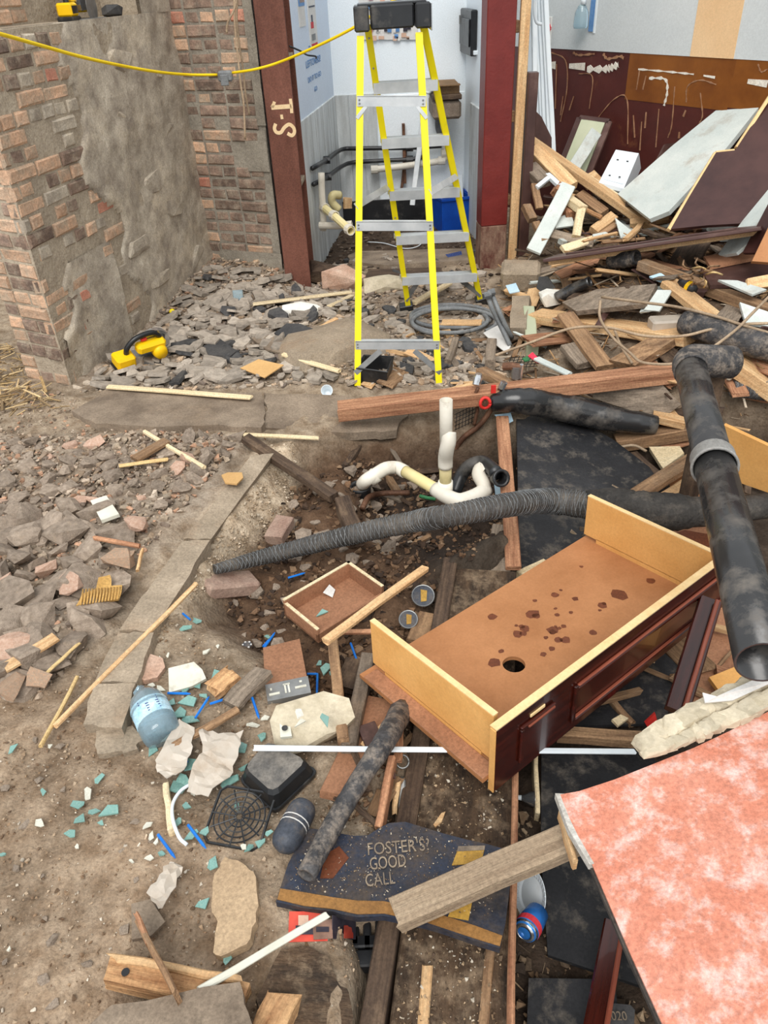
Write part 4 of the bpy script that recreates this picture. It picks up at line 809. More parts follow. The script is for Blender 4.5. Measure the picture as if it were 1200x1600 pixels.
slab('roof_slate', 'dark curled roof slate with a pale edge on the far rubble', 'slate', 'slate_dark', [(428, 520, .05), (448, 505, .06), (470, 506, .06), (500, 518, .05), (478, 534, .03), (445, 530, .03)], .012, .004, 2)
slab('roof_slate', 'dark slate lying under rubble left of the brown cardboard', 'slate', 'slate_dark', [(318, 540, .04), (345, 530, .04), (370, 548, .04), (360, 556, .04), (326, 554, .04)], .012)
slab('roof_slate', 'pale slate lying flat on the rubble left of the brown cardboard', 'slate', 'slate', [(290, 520, .05), (318, 516, .05), (344, 528, .05), (336, 536, .05), (318, 534, .05), (312, 524, .05)], .012)
slab('roof_slate', 'wide dark slate sheet under the curled slate', 'slate', 'slab', [(392, 528, .035), (440, 520, .035), (455, 540, .035), (440, 552, .035), (415, 545, .035)], .012)
mk('clear_block', xf(box(-.035, .035, -.01, .01, 0, .09, .003), Matrix.Translation(T(373, 474)) @ Matrix.Rotation(-.4, 4, 'X')), 'clear_plastic', label='small clear plastic block standing in the far rubble', cat='block')
mk('foam_lump', xf(hull(40, .13, .07, .05, 77, .3), Matrix.Translation(T(473, 486, .03))), 'white_crumb', label='crumbled white plaster lump on the far rubble', cat='plaster')
mk('foam_lump', xf(hull(40, .17, .09, .05, 79, .3), Matrix.Translation(T(605, 443, .04))), 'foam', label='cream foam lump on the floor between the ladder rails', cat='foam')
mk('rubble_lump', xf(hull(30, .16, .1, .1, 83, .5), Matrix.Translation(T(538, 440, .04))), 'stone_pink', label='brown stone lump at the foot of the alcove left of the ladder', cat='stone')
mk('rubble_lump', xf(hull(30, .12, .1, .1, 84, .5), Matrix.Translation(T(506, 430, .04))), 'wood_dark', label='dark lump of rubble beside the rusty column foot', cat='stone')
mk('concrete_lump', xf(hull(60, .36, .26, .10, 85, .2), Matrix.Translation(T(520, 545, -.02)) @ Matrix.Rotation(.6, 4, 'Z')), 'concrete', label='broad hump of concrete in front of the ladder foot', cat='concrete')
mk('ball', xf(lathe([(.001, -.02), (.012, -.016), (.02, -.006), (.02, .006), (.012, .016), (.001, .02)], 14), Matrix.Translation(T(269, 487, .02))), 'ball_yellow', smooth=True, label='small yellow ball beside the rendered wall', cat='ball')

# ------------------------------------------------------------------ circular saws
def saw(label, M):
    t = thing('circular_saw', label, 'power saw', M.translation, M=M, group='yellow cordless saws')
    mk('base_plate', box(-.1, .16, -.08, .08, 0, .006, .002), 'steel_grey', M, t)
    g = [(math.cos(a) * .085, .02, .07 + math.sin(a) * .085) for a in [k * math.pi / 10 for k in range(-1, 12)]]
    v = [V((.05, 0, 0)) + V((x, y - .045, z)) for x, y, z in g] + [V((.05, 0, 0)) + V((x, y - .02, z)) for x, y, z in g]; n = len(g)
    mk('blade_guard', (v, [tuple(range(n)), tuple(range(2 * n - 1, n - 1, -1))] + [(i, i + 1, n + i + 1, n + i) for i in range(n - 1)]), 'chrome', M, t)
    mk('blade', xf(lathe([(.07, -.001), (.07, .001)], 24), M @ Matrix.Translation((.05, -.05, .055)) @ Matrix.Rotation(math.pi / 2, 4, 'X')), 'steel_grey', parent=t)
    mk('motor_housing', xf(lathe([(.025, -.05), (.036, -.045), (.038, .03), (.03, .05)], 14), M @ Matrix.Translation((.05, .03, .07)) @ Matrix.Rotation(-math.pi / 2, 4, 'X')), 'tool_yellow', parent=t, smooth=math.radians(40))
    mk('gear_cover', box(.0, .11, -.018, .012, .04, .125, .015), 'black_plastic', M, t)
    mk('body', box(-.06, .09, .0, .06, .075, .13, .014), 'tool_yellow', M, t)
    h = mk('handle', tube(smooth_path([M @ V(q) for q in ((.07, .02, .13), (.03, .02, .165), (-.05, .02, .16), (-.1, .02, .12), (-.11, .02, .07))], 4), .016, 8), 'black_plastic', parent=t, smooth=True)
    mk('trigger', box(-.03, .0, .01, .03, .135, .15, .003), 'red_plastic', M, h)
    b = mk('battery', box(-.17, -.075, -.025, .06, .02, .085, .01), 'tool_yellow', M, t); mk('battery_base', box(-.175, -.07, -.03, .065, -.002, .022, .006), 'black_plastic', M, b); mk('battery_label', box(-.155, -.09, -.028, -.025, .035, .07), 'black_plastic', M, b)
    return t
s0 = T(228, 560, .02); saw('yellow and black cordless circular saw lying on the rubble beside the wall', Matrix.Translation(s0) @ Matrix.Rotation(math.radians(38), 4, 'Z') @ Matrix.Rotation(math.radians(20), 4, 'X') @ Matrix.Diagonal((1.2, -1.2, 1.2, 1)))
s1 = PB + uB * 1.12 - nB * 0.1 + V((0, 0, LEDGE)); saw('black and yellow cordless saw resting on the ledge of the brick wall', frame(s1, uB, V((0, 0, 1))) @ Matrix.Rotation(math.radians(8), 4, 'Z'))
mk('ledge_stone', xf(hull(24, .06, .05, .035, 88, .5), Matrix.Translation(PB + uB * 1.45 - nB * .09 + V((0, 0, LEDGE + .025)))), 'slate_dark', label='dark stone on the wall ledge beside the saw', cat='stone')

# ------------------------------------------------------------------ timber and boards in the middle and right
BD = [
 ('timber_beam', 'long reddish timber beam spanning from the slab to the black pipe elbow', 'timber', 'wood_red', (527, 633, .13), (1062, 572, .13), 15, 20),
 ('plank', 'short orange wood slip lying on the red timber beam near the ladder', 'plank', 'wood_new', (690, 612, .12), (742, 598, .14), 6, 4),
 ('plank', 'long orange plank on the debris below the flat grey board', 'plank', 'wood_new', (836, 486, .1), (1080, 521, .08), 14, 15),
 ('plank', 'weathered grooved plank lying crosswise over the orange plank', 'plank', 'wood_old', (884, 488, .14), (946, 570, .12), 24, 6),
 ('plank', 'short grooved offcut with a pale cut end beside the crosswise plank', 'offcut', 'wood_grey', (890, 536, .1), (916, 566, .1), 24, 8),
 ('timber_beam', 'long squared timber at upper right carrying twigs and wire', 'timber', 'wood_old', (1003, 406, .14), (1215, 482, .1), 9, 16),
 ('timber_post', 'bright yellow timber post lying between beam and black duct', 'timber', 'wood_new', (1046, 437, .14), (1128, 502, .12), 20, 10),
 ('timber', 'stout cut timber at the right edge under the black duct', 'timber', 'wood_new', (1140, 548, .12), (1225, 606, .1), 18, 24),
 ('plank', 'thin curved strip of wood beside the pipe elbow at the right', 'plank', 'wood_old', (1122, 576, .08), (1200, 600, .08), 8, 6),
 ('timber', 'yellow wooden block beside the black soil pipe', 'block', 'wood_new', (1022, 640, .1), (1072, 652, .1), 18, 12),
 ('timber', 'short squared beam pointing at the black soil pipe', 'timber', 'wood_old', (962, 684, .1), (1075, 664, .1), 14, 18),
 ('stick', 'short blackened stick lying on the black sheet', 'stick', 'wood_dark', (988, 706, .07), (1026, 740, .07), 14, 8),
 ('plank', 'brown plank sloping behind the lagged pipe toward the soil pipe', 'plank', 'wood_old', (985, 775, .16), (1092, 708, .16), 20, 8),
 ('plank', 'orange plank lying below the brown sloping plank', 'plank', 'wood_new', (1035, 776, .1), (1100, 735, .1), 16, 8),
 ('wood_block', 'cut timber end poking out beside the cabinet back edge', 'block', 'wood_pale', (816, 897, .1), (856, 878, .1), 18, 14),
 ('plank', 'reddish board edge dividing the pit from the black sheet', 'plank', 'wood_red', (785, 650, .17), (803, 885, .15), 22, .02),
 ('lath', 'thin pale lath lying across the wooden drawer', 'lath', 'wood_new', (508, 998, .2), (664, 884, .2), 11, 6),
 ('timber', 'short brown timber standing on end beside the metal box', 'timber', 'wood_old', (519, 990, .12), (535, 1152, .08), 17, 10),
 ('stick', 'reddish stick joining the brown timber and the cabinet', 'stick', 'wood_red', (535, 985, .12), (590, 984, .12), 6, 5),
 ('stick', 'long thin cane lying diagonally over the kerb', 'cane', 'wood_new', (84, 1132, .04), (305, 910, .13), 6, 5),
 ('stick', 'splintered cane tip crossing the long cane', 'cane', 'straw', (62, 1164, .03), (120, 1056, .04), 5, 4),
 ('lath', 'grooved pale lath at the left edge of the rubble', 'lath', 'wood_new', (6, 1042, .06), (86, 993, .07), 14, 6),
 ('stick', 'thin twig beside the grooved lath', 'twig', 'straw', (68, 1054, .06), (124, 1003, .06), 4, 3),
 ('stick', 'upright sliver of wood beside the corrugated cardboard', 'splinter', 'wood_new', (214, 890, .08), (222, 856, .09), 4, 3),
 ('stick', 'orange lath lying above the half brick on the heap', 'lath', 'wood_red', (146, 838, .08), (218, 850, .08), 5, 5),
 ('lath', 'long pale lath on the stone slab below the slate rubble', 'lath', 'wood_pale', (168, 602, .05), (392, 619, .05), 5, 4),
 ('stick', 'brown stub of wood on the left gravel', 'stick', 'wood_old', (209, 715, .05), (260, 686, .05), 10, 6),
 ('stick', 'pale lath crossing the gravel beside the brown stub', 'lath', 'wood_pale', (225, 672, .05), (318, 728, .05), 5, 4),
 ('stick', 'thin straight twig on the gravel left of the kerb head', 'twig', 'straw', (186, 727, .04), (262, 716, .04), 4, 3),
 ('stick', 'pale lath by the kerb head pointing at the trench', 'lath', 'wood_pale', (380, 677, .04), (498, 683, .06), 4, 4),
 ('stick', 'dark plank end sloping down into the trench', 'plank', 'wood_dark', (384, 680, .05), (522, 772, .1), 14, 8),
 ('stub_post', 'dark squared stump standing in the trench beside the white pipe', 'stump', 'wood_dark', (534, 776, .1), (556, 830, .1), 24, .08),
 ('brick_stub', 'dusty brown block lying at the trench edge', 'block', 'old_brick', (426, 838, .06), (444, 806, .07), 26, .05),
 ('stick', 'curved pale lath on the concrete hump beside the ladder', 'lath', 'wood_pale', (442, 552, .06), (530, 578, .05), 5, 4),
 ('stick', 'thin lath on the far rubble below the rusty column', 'lath', 'wood_pale', (395, 474, .05), (550, 455, .06), 3.5, 3),
 ('stick', 'short pale lath touching the ladder rail', 'lath', 'wood_pale', (514, 477, .05), (550, 460, .05), 4, 3),
 ('stick', 'short lath on the rubble above the concrete hump', 'lath', 'wood_new', (500, 510, .05), (526, 496, .06), 4, 3),
 ('stick', 'pale split stick lying inside the ladder foot', 'stick', 'wood_pale', (646, 471, .06), (702, 441, .06), 6, 4),
 ('stick', 'flat lath lying inside the cable coil', 'lath', 'wood_new', (690, 502, .05), (752, 502, .05), 7, 4),
 ('stick', 'short grey stick right of the ladder foot', 'stick', 'wood_grey', (700, 562, .05), (712, 527, .06), 10, 6),
 ('plank', 'small red brown plank stub below the drain lath', 'plank', 'wood_old', (752, 574, .12), (800, 600, .14), 12, 10),
 ('timber', 'upright grey stub beside the bent conduits', 'stub', 'wood_grey', (768, 528, .08), (766, 562, .08), 16, 8),
 ('plank', 'flat pale board on end beside the concrete lump', 'board', 'pale_pane', (826, 478, .12), (832, 540, .08), 18, 4),
 ('joist', 'dark floor joist running toward the camera left of the broad floorboard', 'joist', 'wood_dark', ('z', 704, 872, -.05), ('z', 566, 1690, -.05), .055, .12),
 ('floorboard', 'broad filthy floorboard passing under the cabinet and painted sign', 'floorboard', 'board_dirty', ('z', 752, 890, -.075), ('z', 694, 1720, -.075), .27, .03),
 ('floorboard', 'grey dusty board beside the black sheet and reddish board edge', 'floorboard', 'wood_grey', ('z', 788, 820, -.1), ('z', 760, 1010, -.1), 40, .025),
 ('batten', 'long thin reddish batten along the floor edge by the drinks can', 'batten', 'wood_red', ('z', 806, 1150, -.03), ('z', 797, 1700, -.03), 11, .05),
 ('lath', 'bright yellow strip of wood let into the floorboards at the bottom', 'strip', 'wood_new', ('z', 668, 1508, -.07), ('z', 652, 1700, -.07), 18, .012),
 ('lath', 'worn pale strip on the floorboards beside the batten', 'strip', 'wood_old', ('z', 766, 1480, -.07), ('z', 745, 1700, -.07), 16, .012),
 ('trim_strip', 'long thin white plastic trim passing under the cabinet', 'trim', 'white_plastic', ('z', 397, 1168, .10), ('z', 992, 1173, -.02), 8, .008),
 ('plank', 'heavy weathered plank propping the red panel over the painted sign', 'plank', 'wood_weathered', ('z', 614, 1424, .09), ('z', 930, 1285, .20), 46, 16),
 ('timber', 'stout timber lying under the cabinet front beside the dark sheet', 'timber', 'wood_old', (872, 1140, .14), (1045, 1152, .12), 16, 14),
 ('stick', 'short round stick on the dark sheet behind the cabinet front', 'stick', 'wood_old', (952, 1086, .05), (990, 1128, .05), 8, 8),
 ('lath', 'thin lath standing beside the halogen bulb', 'lath', 'wood_pale', (838, 1172, .1), (840, 1270, .06), 7, 5),
 ('plank', 'broken pinkish plank under the blackened lagging', 'plank', 'drawer_brown', (596, 1090, .08), (528, 1240, .06), 52, 5),
 ('plank', 'narrow grey plank left of the pinkish plank', 'plank', 'wood_grey', (575, 1020, .08), (545, 1160, .06), 22, 6),
 ('stick', 'splintered red stick lying in the gap below the cabinet corner', 'stick', 'wood_red', (590, 1290, .06), (612, 1180, .08), 12, 6),
 ('stick', 'pale splinter standing in the gap beside the joist', 'splinter', 'wood_new', (616, 1272, .06), (621, 1222, .07), 8, 6),
 ('stick', 'grey sliver of metal standing in the gap beside the joist', 'sliver', 'steel_grey', (624, 1268, .05), (629, 1218, .06), 10, 3),
 ('plank', 'dark square of board in the gap right of the metal box', 'board', 'wood_dark', (545, 1075, .05), (565, 1030, .06), 50, 5),
 ('plank', 'brown plank wedged left of the joist under the cabinet corner', 'plank', 'wood_old', (650, 1000, .1), (668, 958, .1), 30, 6),
 ('strip', 'long cream plastic strip lying over the buried board at the bottom', 'strip', 'tile_white', (310, 1546, .1), (512, 1428, .06), 11, 3),
 ('stick', 'thin splinter crossing the broken beam at the bottom left', 'splinter', 'wood_old', ('z', 272, 1546, .15), ('z', 214, 1436, .12), 9, 5),
 ('stick', 'second splinter leaning on the broken beam at the bottom left', 'splinter', 'wood_red', ('z', 230, 1472, .12), ('z', 212, 1426, .14), 8, 5),
 ('lath', 'short pale lath beside the bent white tube', 'lath', 'wood_pale', (258, 1222, .03), (266, 1294, .03), 10, 5),
 ('stick', 'brown lath lying across the plastic film below the split logs', 'lath', 'wood_old', (268, 1165, .06), (372, 1106, .06), 10, 6),
]
for b in BD: board(*b)
SL = [
 ('flat_board', 'broad flat grey board lying on the debris behind the orange plank', 'board', 'wood_grey', [(878, 472, .14), (932, 452, .14), (1026, 443, .14), (1010, 474, .14), (900, 486, .14)], .03),
 ('flat_board', 'wide brown board with an exposed edge beside the crosswise plank', 'board', 'wood_old', [(951, 562, .12), (1014, 527, .14), (1054, 530, .14), (992, 571, .12)], .05),
 ('white_sheet', 'white painted offcut lying beside the broad flat grey board', 'offcut', 'white_board', [(1006, 484, .13), (1027, 453, .16), (1051, 453, .15), (1030, 486, .12)], .015),
 ('white_sheet', 'long white sheet at the right edge beside the twigs', 'sheet', 'white_board', [(1122, 437, .14), (1152, 438, .14), (1198, 452, .14), (1176, 460, .14)], .012),
 ('white_sheet', 'white sheet at the right edge below the squared timber', 'sheet', 'white_board', [(1156, 472, .1), (1215, 492, .1), (1215, 512, .1), (1165, 504, .1)], .015),
 ('white_sheet', 'small bluish white board under the squared timber', 'sheet', 'paper_blue', [(1014, 432, .1), (1032, 426, .1), (1050, 438, .1), (1040, 442, .1)], .012),
 ('brown_sheet', 'dark brown board at the right edge behind the twigs', 'board', 'brown_paint', [(1095, 420, .1), (1215, 402, .1), (1215, 438, .1), (1110, 446, .1)], .02),
 ('brown_sheet', 'pale hardboard strip above the dark brown board at the right edge', 'board', 'drawer_brown', [(1100, 400, .12), (1180, 388, .12), (1180, 402, .12), (1110, 416, .12)], .02),
 ('brown_sheet', 'orange board standing at the right edge above the duct', 'board', 'wood_new', [(1168, 435, .16), (1215, 426, .16), (1215, 446, .12), (1168, 452, .12)], .02),
 ('broken_board', 'broken grey board with red stain above the black hose', 'board', 'wood_grey', [(930, 603, .12), (1025, 590, .13), (1064, 632, .12), (1032, 656, .1), (926, 622, .1)], .025),
 ('pale_board', 'pale square offcut beside the blackened stick', 'offcut', 'wood_pale', [(1014, 698, .09), (1062, 697, .1), (1069, 708, .1), (1036, 732, .08)], .03),
 ('black_sheet', 'large black sheet covering the pit right of the pipes', 'sheet', 'black_sheet', [(807, 648, .05), (880, 640, .06), (960, 688, .06), (1015, 730, .06), (1060, 800, .05), (960, 880, .05), (850, 915, .05), (812, 890, .05)], .012),
 ('black_sheet', 'dull black sheet on the low floor beside the red panel', 'sheet', 'black_sheet', [(846, 1176, .05), (1010, 1172, .05), (1120, 1300, .05), (1060, 1560, .05), (856, 1492, .05), (845, 1330, .05)], .012),
 ('black_sheet', 'black square panel on the low floor at the bottom edge', 'sheet', 'black_sheet', [(826, 1528, .04), (960, 1530, .04), (980, 1700, .04), (820, 1700, .04)], .012),
 ('black_sheet', 'black sheet lying under the cabinet front', 'sheet', 'black_sheet', [(870, 1085, .04), (1000, 985, .04), (1060, 1040, .04), (1040, 1130, .04), (870, 1135, .04)], .012),
 ('hardboard_sheet', 'brown hardboard sheet behind the soil pipe', 'sheet', 'hardboard', [(1045, 735, .08), (1130, 740, .1), (1150, 800, .1), (1050, 800, .08)], .01),
 ('wet_board', 'wet reddish board under the thick end of the lagged pipe', 'board', 'drawer_brown', [(1020, 830, .1), (1130, 812, .1), (1135, 872, .1), (1080, 872, .1)], .015),
 ('red_tray', 'pale pinkish board to the right behind the dark cabinet leg', 'board', 'drawer_brown', [(1120, 950, .05), (1210, 940, .05), (1210, 1090, .05), (1060, 1120, .05)], .015),
 ('yellow_card', 'yellow cardboard folded beside the soil pipe end', 'cardboard', 'mdf', [(1108, 1058, .1), (1182, 1028, .12), (1196, 1060, .1), (1130, 1088, .08)], .02),
 ('paper_sheet', 'crumpled white paper beside the bent conduits', 'paper', 'paper', [(755, 520, .05), (780, 507, .08), (798, 540, .05), (792, 552, .04), (770, 535, .06)], .006),
 ('paper_sheet', 'small pale blue card lying on the concrete block', 'card', 'paper_blue', [(790, 446, .12), (806, 442, .12), (812, 455, .12), (796, 458, .12)], .006),
 ('paper_sheet', 'blue white paper scrap beside the reddish board edge', 'paper', 'paper_blue', [(772, 648, .1), (798, 645, .1), (802, 658, .1), (790, 664, .1)], .005),
 ('paper_sheet', 'torn blue paper under the black trap ring', 'paper', 'paper_blue', [(772, 756, .08), (788, 760, .08), (792, 785, .08), (776, 790, .08)], .005),
 ('tile_piece', 'small orange wood chip on the black sheet edge', 'chip', 'wood_new', [(808, 730, .07), (819, 729, .07), (812, 738, .07)], .008),
 ('wood_chip', 'yellow square chip below the cabinet front', 'chip', 'wood_pale', [(956, 1124, .1), (970, 1116, .1), (982, 1122, .1), (966, 1134, .1)], .01),
 ('wood_chip', 'leaf shaped wood chip on the broad floorboard', 'chip', 'wood_new', [('z', 677, 1288, -.068), ('z', 690, 1270, -.068), ('z', 696, 1268, -.068), ('z', 690, 1284, -.068), ('z', 680, 1292, -.068)], .006),
 ('slate_piece', 'brown slate behind the torn film near the bottom', 'slate', 'slab', [(205, 1412, .03), (235, 1405, .03), (258, 1440, .03), (236, 1462, .03), (206, 1468, .03)], .012),
 ('mdf_panel', 'yellow cabinet end panel standing at the right edge behind the soil pipe', 'panel', 'mdf', [('z', 1130, 664, .3), ('z', 1215, 704, .3), ('z', 1215, 775, .08), ('z', 1120, 742, .08)], .018),
]
for s in SL: slab(*s)
mk('stain', polyslab([T(x, y, .118) for x, y in ((1036, 840), (1070, 828), (1110, 835), (1118, 850), (1080, 858), (1050, 852))], .003), 'wet_stain', parent=bpy.data.objects['wet_board'])
def film(name, label, cat, m, pts, t):
    bm = bmesh.new(); vs_ = [bm.verts.new(P3(q)) for q in pts]; bm.faces.new(vs_); bmesh.ops.triangulate(bm, faces=bm.faces[:]); r = random.Random(len(label))
    for _ in range(2): bmesh.ops.subdivide_edges(bm, edges=bm.edges[:], cuts=1, use_grid_fill=True)
    for q in bm.verts: q.co += V((r.uniform(-.004, .004), r.uniform(-.004, .004), r.uniform(0, .016)))
    bm.verts.index_update(); v = [q.co.copy() for q in bm.verts]; f = [[q.index for q in fc.verts] for fc in bm.faces]; bm.free()
    k = len(v); v2 = v + [q - V((0, 0, .002)) for q in v]; mk(name, (v2, f + [[i + k for i in reversed(q)] for q in f]), m, None, None, label, cat, 'torn plastic film sheets')
for s in [
 ('plastic_film', 'crumpled grey plastic film below the bottle, left sheet', 'film', 'plastic_film', [(244, 1190, .04), (280, 1128, .05), (306, 1140, .06), (300, 1170, .05), (290, 1205, .04), (262, 1220, .03), (246, 1206, .03)], .003),
 ('plastic_film', 'crumpled grey plastic film below the split logs, right sheet', 'film', 'plastic_film', [(312, 1142, .06), (340, 1148, .05), (380, 1146, .05), (372, 1182, .05), (360, 1215, .04), (325, 1245, .03), (292, 1240, .03), (300, 1205, .05), (318, 1175, .06)], .003),
 ('plastic_film', 'torn brown plastic film above the broken beam', 'film', 'plastic_film', [(230, 1395, .05), (256, 1360, .06), (268, 1346, .06), (286, 1356, .05), (270, 1400, .05), (250, 1425, .04)], .003),
]: film(*s)
# deep edge of the big red panel
rp = thing('wall_panel', 'large salmon red plastered panel in the near right corner', 'panel', ('x',) and G(1000, 1400, .3))
edge_px = [(872, 1242, .30), (905, 1236, .31), (960, 1218, .325), (1030, 1190, .345), (1085, 1168, .36), (1140, 1142, .375), (1200, 1112, .39), (1330, 1050, .42)]
low_px = [(1400, 1780, .42), (1075, 1690, .32), (1035, 1600, .315), (985, 1490, .31), (925, 1350, .305)]
face = [G(*p) for p in edge_px + low_px]
mk('face', polyslab(face, .012), 'red_panel', parent=rp)
mk('backing', polyslab(inset([p - V((0, 0, .014)) for p in face], -.012), .03), 'panel_edge', parent=rp)
A, B = G(872, 1242, .3), G(925, 1350, .305)
mk('plaster_edge', polyslab([A + V((-.006, .004, .001)), G(882, 1240, .301), G(898, 1288, .302), G(930, 1350, .306), B + V((-.006, 0, .001)), G(888, 1295, .302)], .02), 'plaster_edge', parent=rp)
for k, (pts, w) in enumerate([([(1005, 1165), (1040, 1142), (1080, 1118), (1110, 1105)], 17), ([(1110, 1104), (1140, 1090), (1175, 1070), (1215, 1052)], 17), ([(1085, 1145), (1105, 1138), (1128, 1126)], 14), ([(1130, 1124), (1165, 1112), (1215, 1082)], 15), ([(1010, 1175), (1050, 1162), (1085, 1146)], 10)]):
    P = smooth_path([G(x, y, .37 + .03 * (x - 1000) / 200) for x, y in pts], 2)
    for j in range(len(P) - 1):
        R_ = rpx(P[j], w); d_ = P[j + 1] - P[j]
        mk('plaster_crust', hull(50, d_.length * .95, R_ * 1.0, R_ * .7, 40 * k + j, .55), 'foam', frame(P[j] + d_ * .5, d_, V((0, 0, 1))), rp)
mk('paper_flap', polyslab([G(1098, 1082, .43), G(1102, 1098, .42), G(1145, 1094, .42), G(1215, 1062, .43), G(1215, 1045, .43), G(1120, 1088, .43)], .004), 'paper', parent=rp)
sb = board('split_wood', 'short stub of split timber under the red panel corner', 'stub', 'wood_new', ('z', 876, 1262, .25), ('z', 900, 1340, .25), 7, 8)

# ------------------------------------------------------------------ cabinet
cabx = V((.851, .665, -.028)).normalized(); caby = V((-.333, .425, -.021)); caby = (caby - cabx * caby.dot(cabx)).normalized(); cabz = cabx.cross(caby)
MB = Matrix((cabx, caby, cabz)).transposed().to_4x4(); MB.translation = V((.272, 1.31, .02))
CL, CW, CH = 1.08, .54, .222
cb1 = thing('cabinet', 'upturned sink cabinet with pale panels and a mahogany front', 'cabinet', MB.translation, M=MB)
# base board with a round pipe hole
def holed(l0, l1, w0, w1, hx, hy, hr, z0, z1, n=28):
    ring = [(hx + hr * math.cos(2 * math.pi * k / n), hy + hr * math.sin(2 * math.pi * k / n)) for k in range(n)]
    outer = []
    for (x, y) in ring:
        dx, dy = x - hx, y - hy; t = min([(l1 - hx) / dx if dx > 1e-9 else 1e9, (l0 - hx) / dx if dx < -1e-9 else 1e9, (w1 - hy) / dy if dy > 1e-9 else 1e9, (w0 - hy) / dy if dy < -1e-9 else 1e9]); outer.append((hx + dx * t, hy + dy * t))
    for cx, cy in ((l0, w0), (l1, w0), (l1, w1), (l0, w1)):
        i = min(range(n), key=lambda k: (outer[k][0] - cx) ** 2 + (outer[k][1] - cy) ** 2); outer[i] = (cx, cy)
    v = [(x, y, z1) for x, y in ring] + [(x, y, z1) for x, y in outer] + [(x, y, z0) for x, y in ring] + [(x, y, z0) for x, y in outer]; f = []
    for k in range(n):
        j = (k + 1) % n; f += [(k, j, n + j, n + k), (2 * n + k, 3 * n + k, 3 * n + j, 2 * n + j), (k, 2 * n + k, 2 * n + j, j), (n + k, n + j, 3 * n + j, 3 * n + k)]
    return v, f
def cab_pt(x, y, z):
    o = MB.translation + cabz * z; d = ray(x, y); t = (o - CAM).dot(cabz) / d.dot(cabz); return MB.inverted() @ (CAM + d * t)
hp = cab_pt(803, 1038, .035)
base = mk('base_board', holed(-.055, CL + .01, 0.0, CW, hp.x, hp.y, .036, .02, .035), 'hardboard', MB, cb1)
mk('end_panel', join(box(-.0, .018, .02, CW - .0, .05, CH, .002), box(-.0, .018, .06, CW - .06, .035, .055)), 'mdf', MB, cb1)
mk('end_panel', join(box(CL - .018, CL, .02, CW, .05, CH, .002), box(CL - .018, CL, .06, CW - .06, .035, .055)), 'mdf', MB, cb1)
mk('end_lipping', box(.0, .018, .02, CW, CH, CH + .003), 'mdf_edge', MB, cb1); mk('end_lipping', box(CL - .018, CL, .02, CW, CH, CH + .003), 'mdf_edge', MB, cb1)
mk('skirt_strip', box(-.055, .0, .0, CW - .02, .034, .04, .002), 'drawer_brown', MB, cb1)
fr_ = mk('front_panel', box(-.03, CL + .06, -.02, .0, -.02, CH, .003), 'mahogany', MB, cb1, label='glossy mahogany front with raised mouldings')
mk('front_lipping', box(-.03, CL + .06, -.02, .004, CH, CH + .004), 'mdf_edge', MB, cb1)
mk('front_end', box(-.034, -.03, -.02, .0, -.02, CH, .001), 'mdf', MB, cb1)
for (x0, x1, z0, z1, m) in ((.30, CL + .06, .145, .16, 'mahogany'), (.30, CL + .06, .162, .17, 'mahogany_light'), (.30, CL + .06, .02, .032, 'mahogany'), (.30, CL + .06, .036, .04, 'mahogany_light'), (.285, .3, .02, .17, 'mahogany'), (.06, .075, .03, .16, 'mahogany'), (.09, .2, .15, .16, 'mahogany_light'), (.06, .2, .165, .172, 'mahogany')):
    mk('moulding', box(x0, x1, -.03, -.02, z0, z1, .003), m, MB, fr_)
mk('mdf_chip', box(.1, .16, -.024, -.019, .178, .19, .002), 'mdf_edge', MB, fr_)
r = random.Random(11)
for k in range(34):
    x = r.gauss(.66, .17); y = r.gauss(.30, .085); s = abs(r.gauss(0, .012)) + .005
    if not (.05 < x < CL - .04 and .04 < y < CW - .03) or math.hypot(x - hp.x, y - hp.y) < .06: continue
    n = 9; pts = [(x + s * r.uniform(.75, 1.2) * math.cos(2 * math.pi * j / n) * 1.1, y + s * r.uniform(.75, 1.2) * math.sin(2 * math.pi * j / n)) for j in range(n)]
    mk('water_spot', ([(a, b, .0353) for a, b in pts] + [(a, b, .035) for a, b in pts], [tuple(range(n))] + [(j, (j + 1) % n, n + (j + 1) % n, n + j) for j in range(n)]), 'wet_stain', MB, base)
cg = thing('mahogany_stile', 'dark mahogany frame stile standing behind the cabinet front', 'frame', T(1090, 1040))
mk('leg_board', plank_vf(.42, .07, .03, .004), 'mahogany', frame(G(1112, 935, .14), G(1052, 1132, .0) - G(1112, 935, .14), V((0, -.3, 1))), cg)
mk('leg_moulding', plank_vf(.42, .014, .014, .003), 'mahogany_light', frame(G(1122, 937, .155), G(1062, 1134, .015) - G(1122, 937, .155), V((0, -.3, 1))), cg)
ml_ = thing('cabinet_rail', 'dark mahogany rail lying on the low floor at the bottom edge', 'rail', T(940, 1560))
mk('rail_board', plank_vf(.5, .055, .03, .004), 'mahogany', frame(G(962, 1440, -.12), G(925, 1640, -.1) - G(962, 1440, -.12), V((0, 0, 1))), ml_)
mk('rail_moulding', plank_vf(.5, .012, .012, .003), 'mahogany_light', frame(G(975, 1442, -.105), G(942, 1640, -.085) - G(975, 1442, -.105), V((0, 0, 1))), ml_)
pq = slab('name_plaque', 'small dark plaque with numerals lying under the red panel', 'plaque', 'slate_dark', [(940, 1566, .05), (985, 1570, .05), (992, 1578, .05), (990, 1612, .05), (935, 1608, .05)], .012)
pc = T(963, 1588, .056); letters('numerals', '2020', .028, Matrix.Translation(pc) @ Matrix.Rotation(-.05, 4, 'Z'), 'sign_letter', pq, sx=.9)

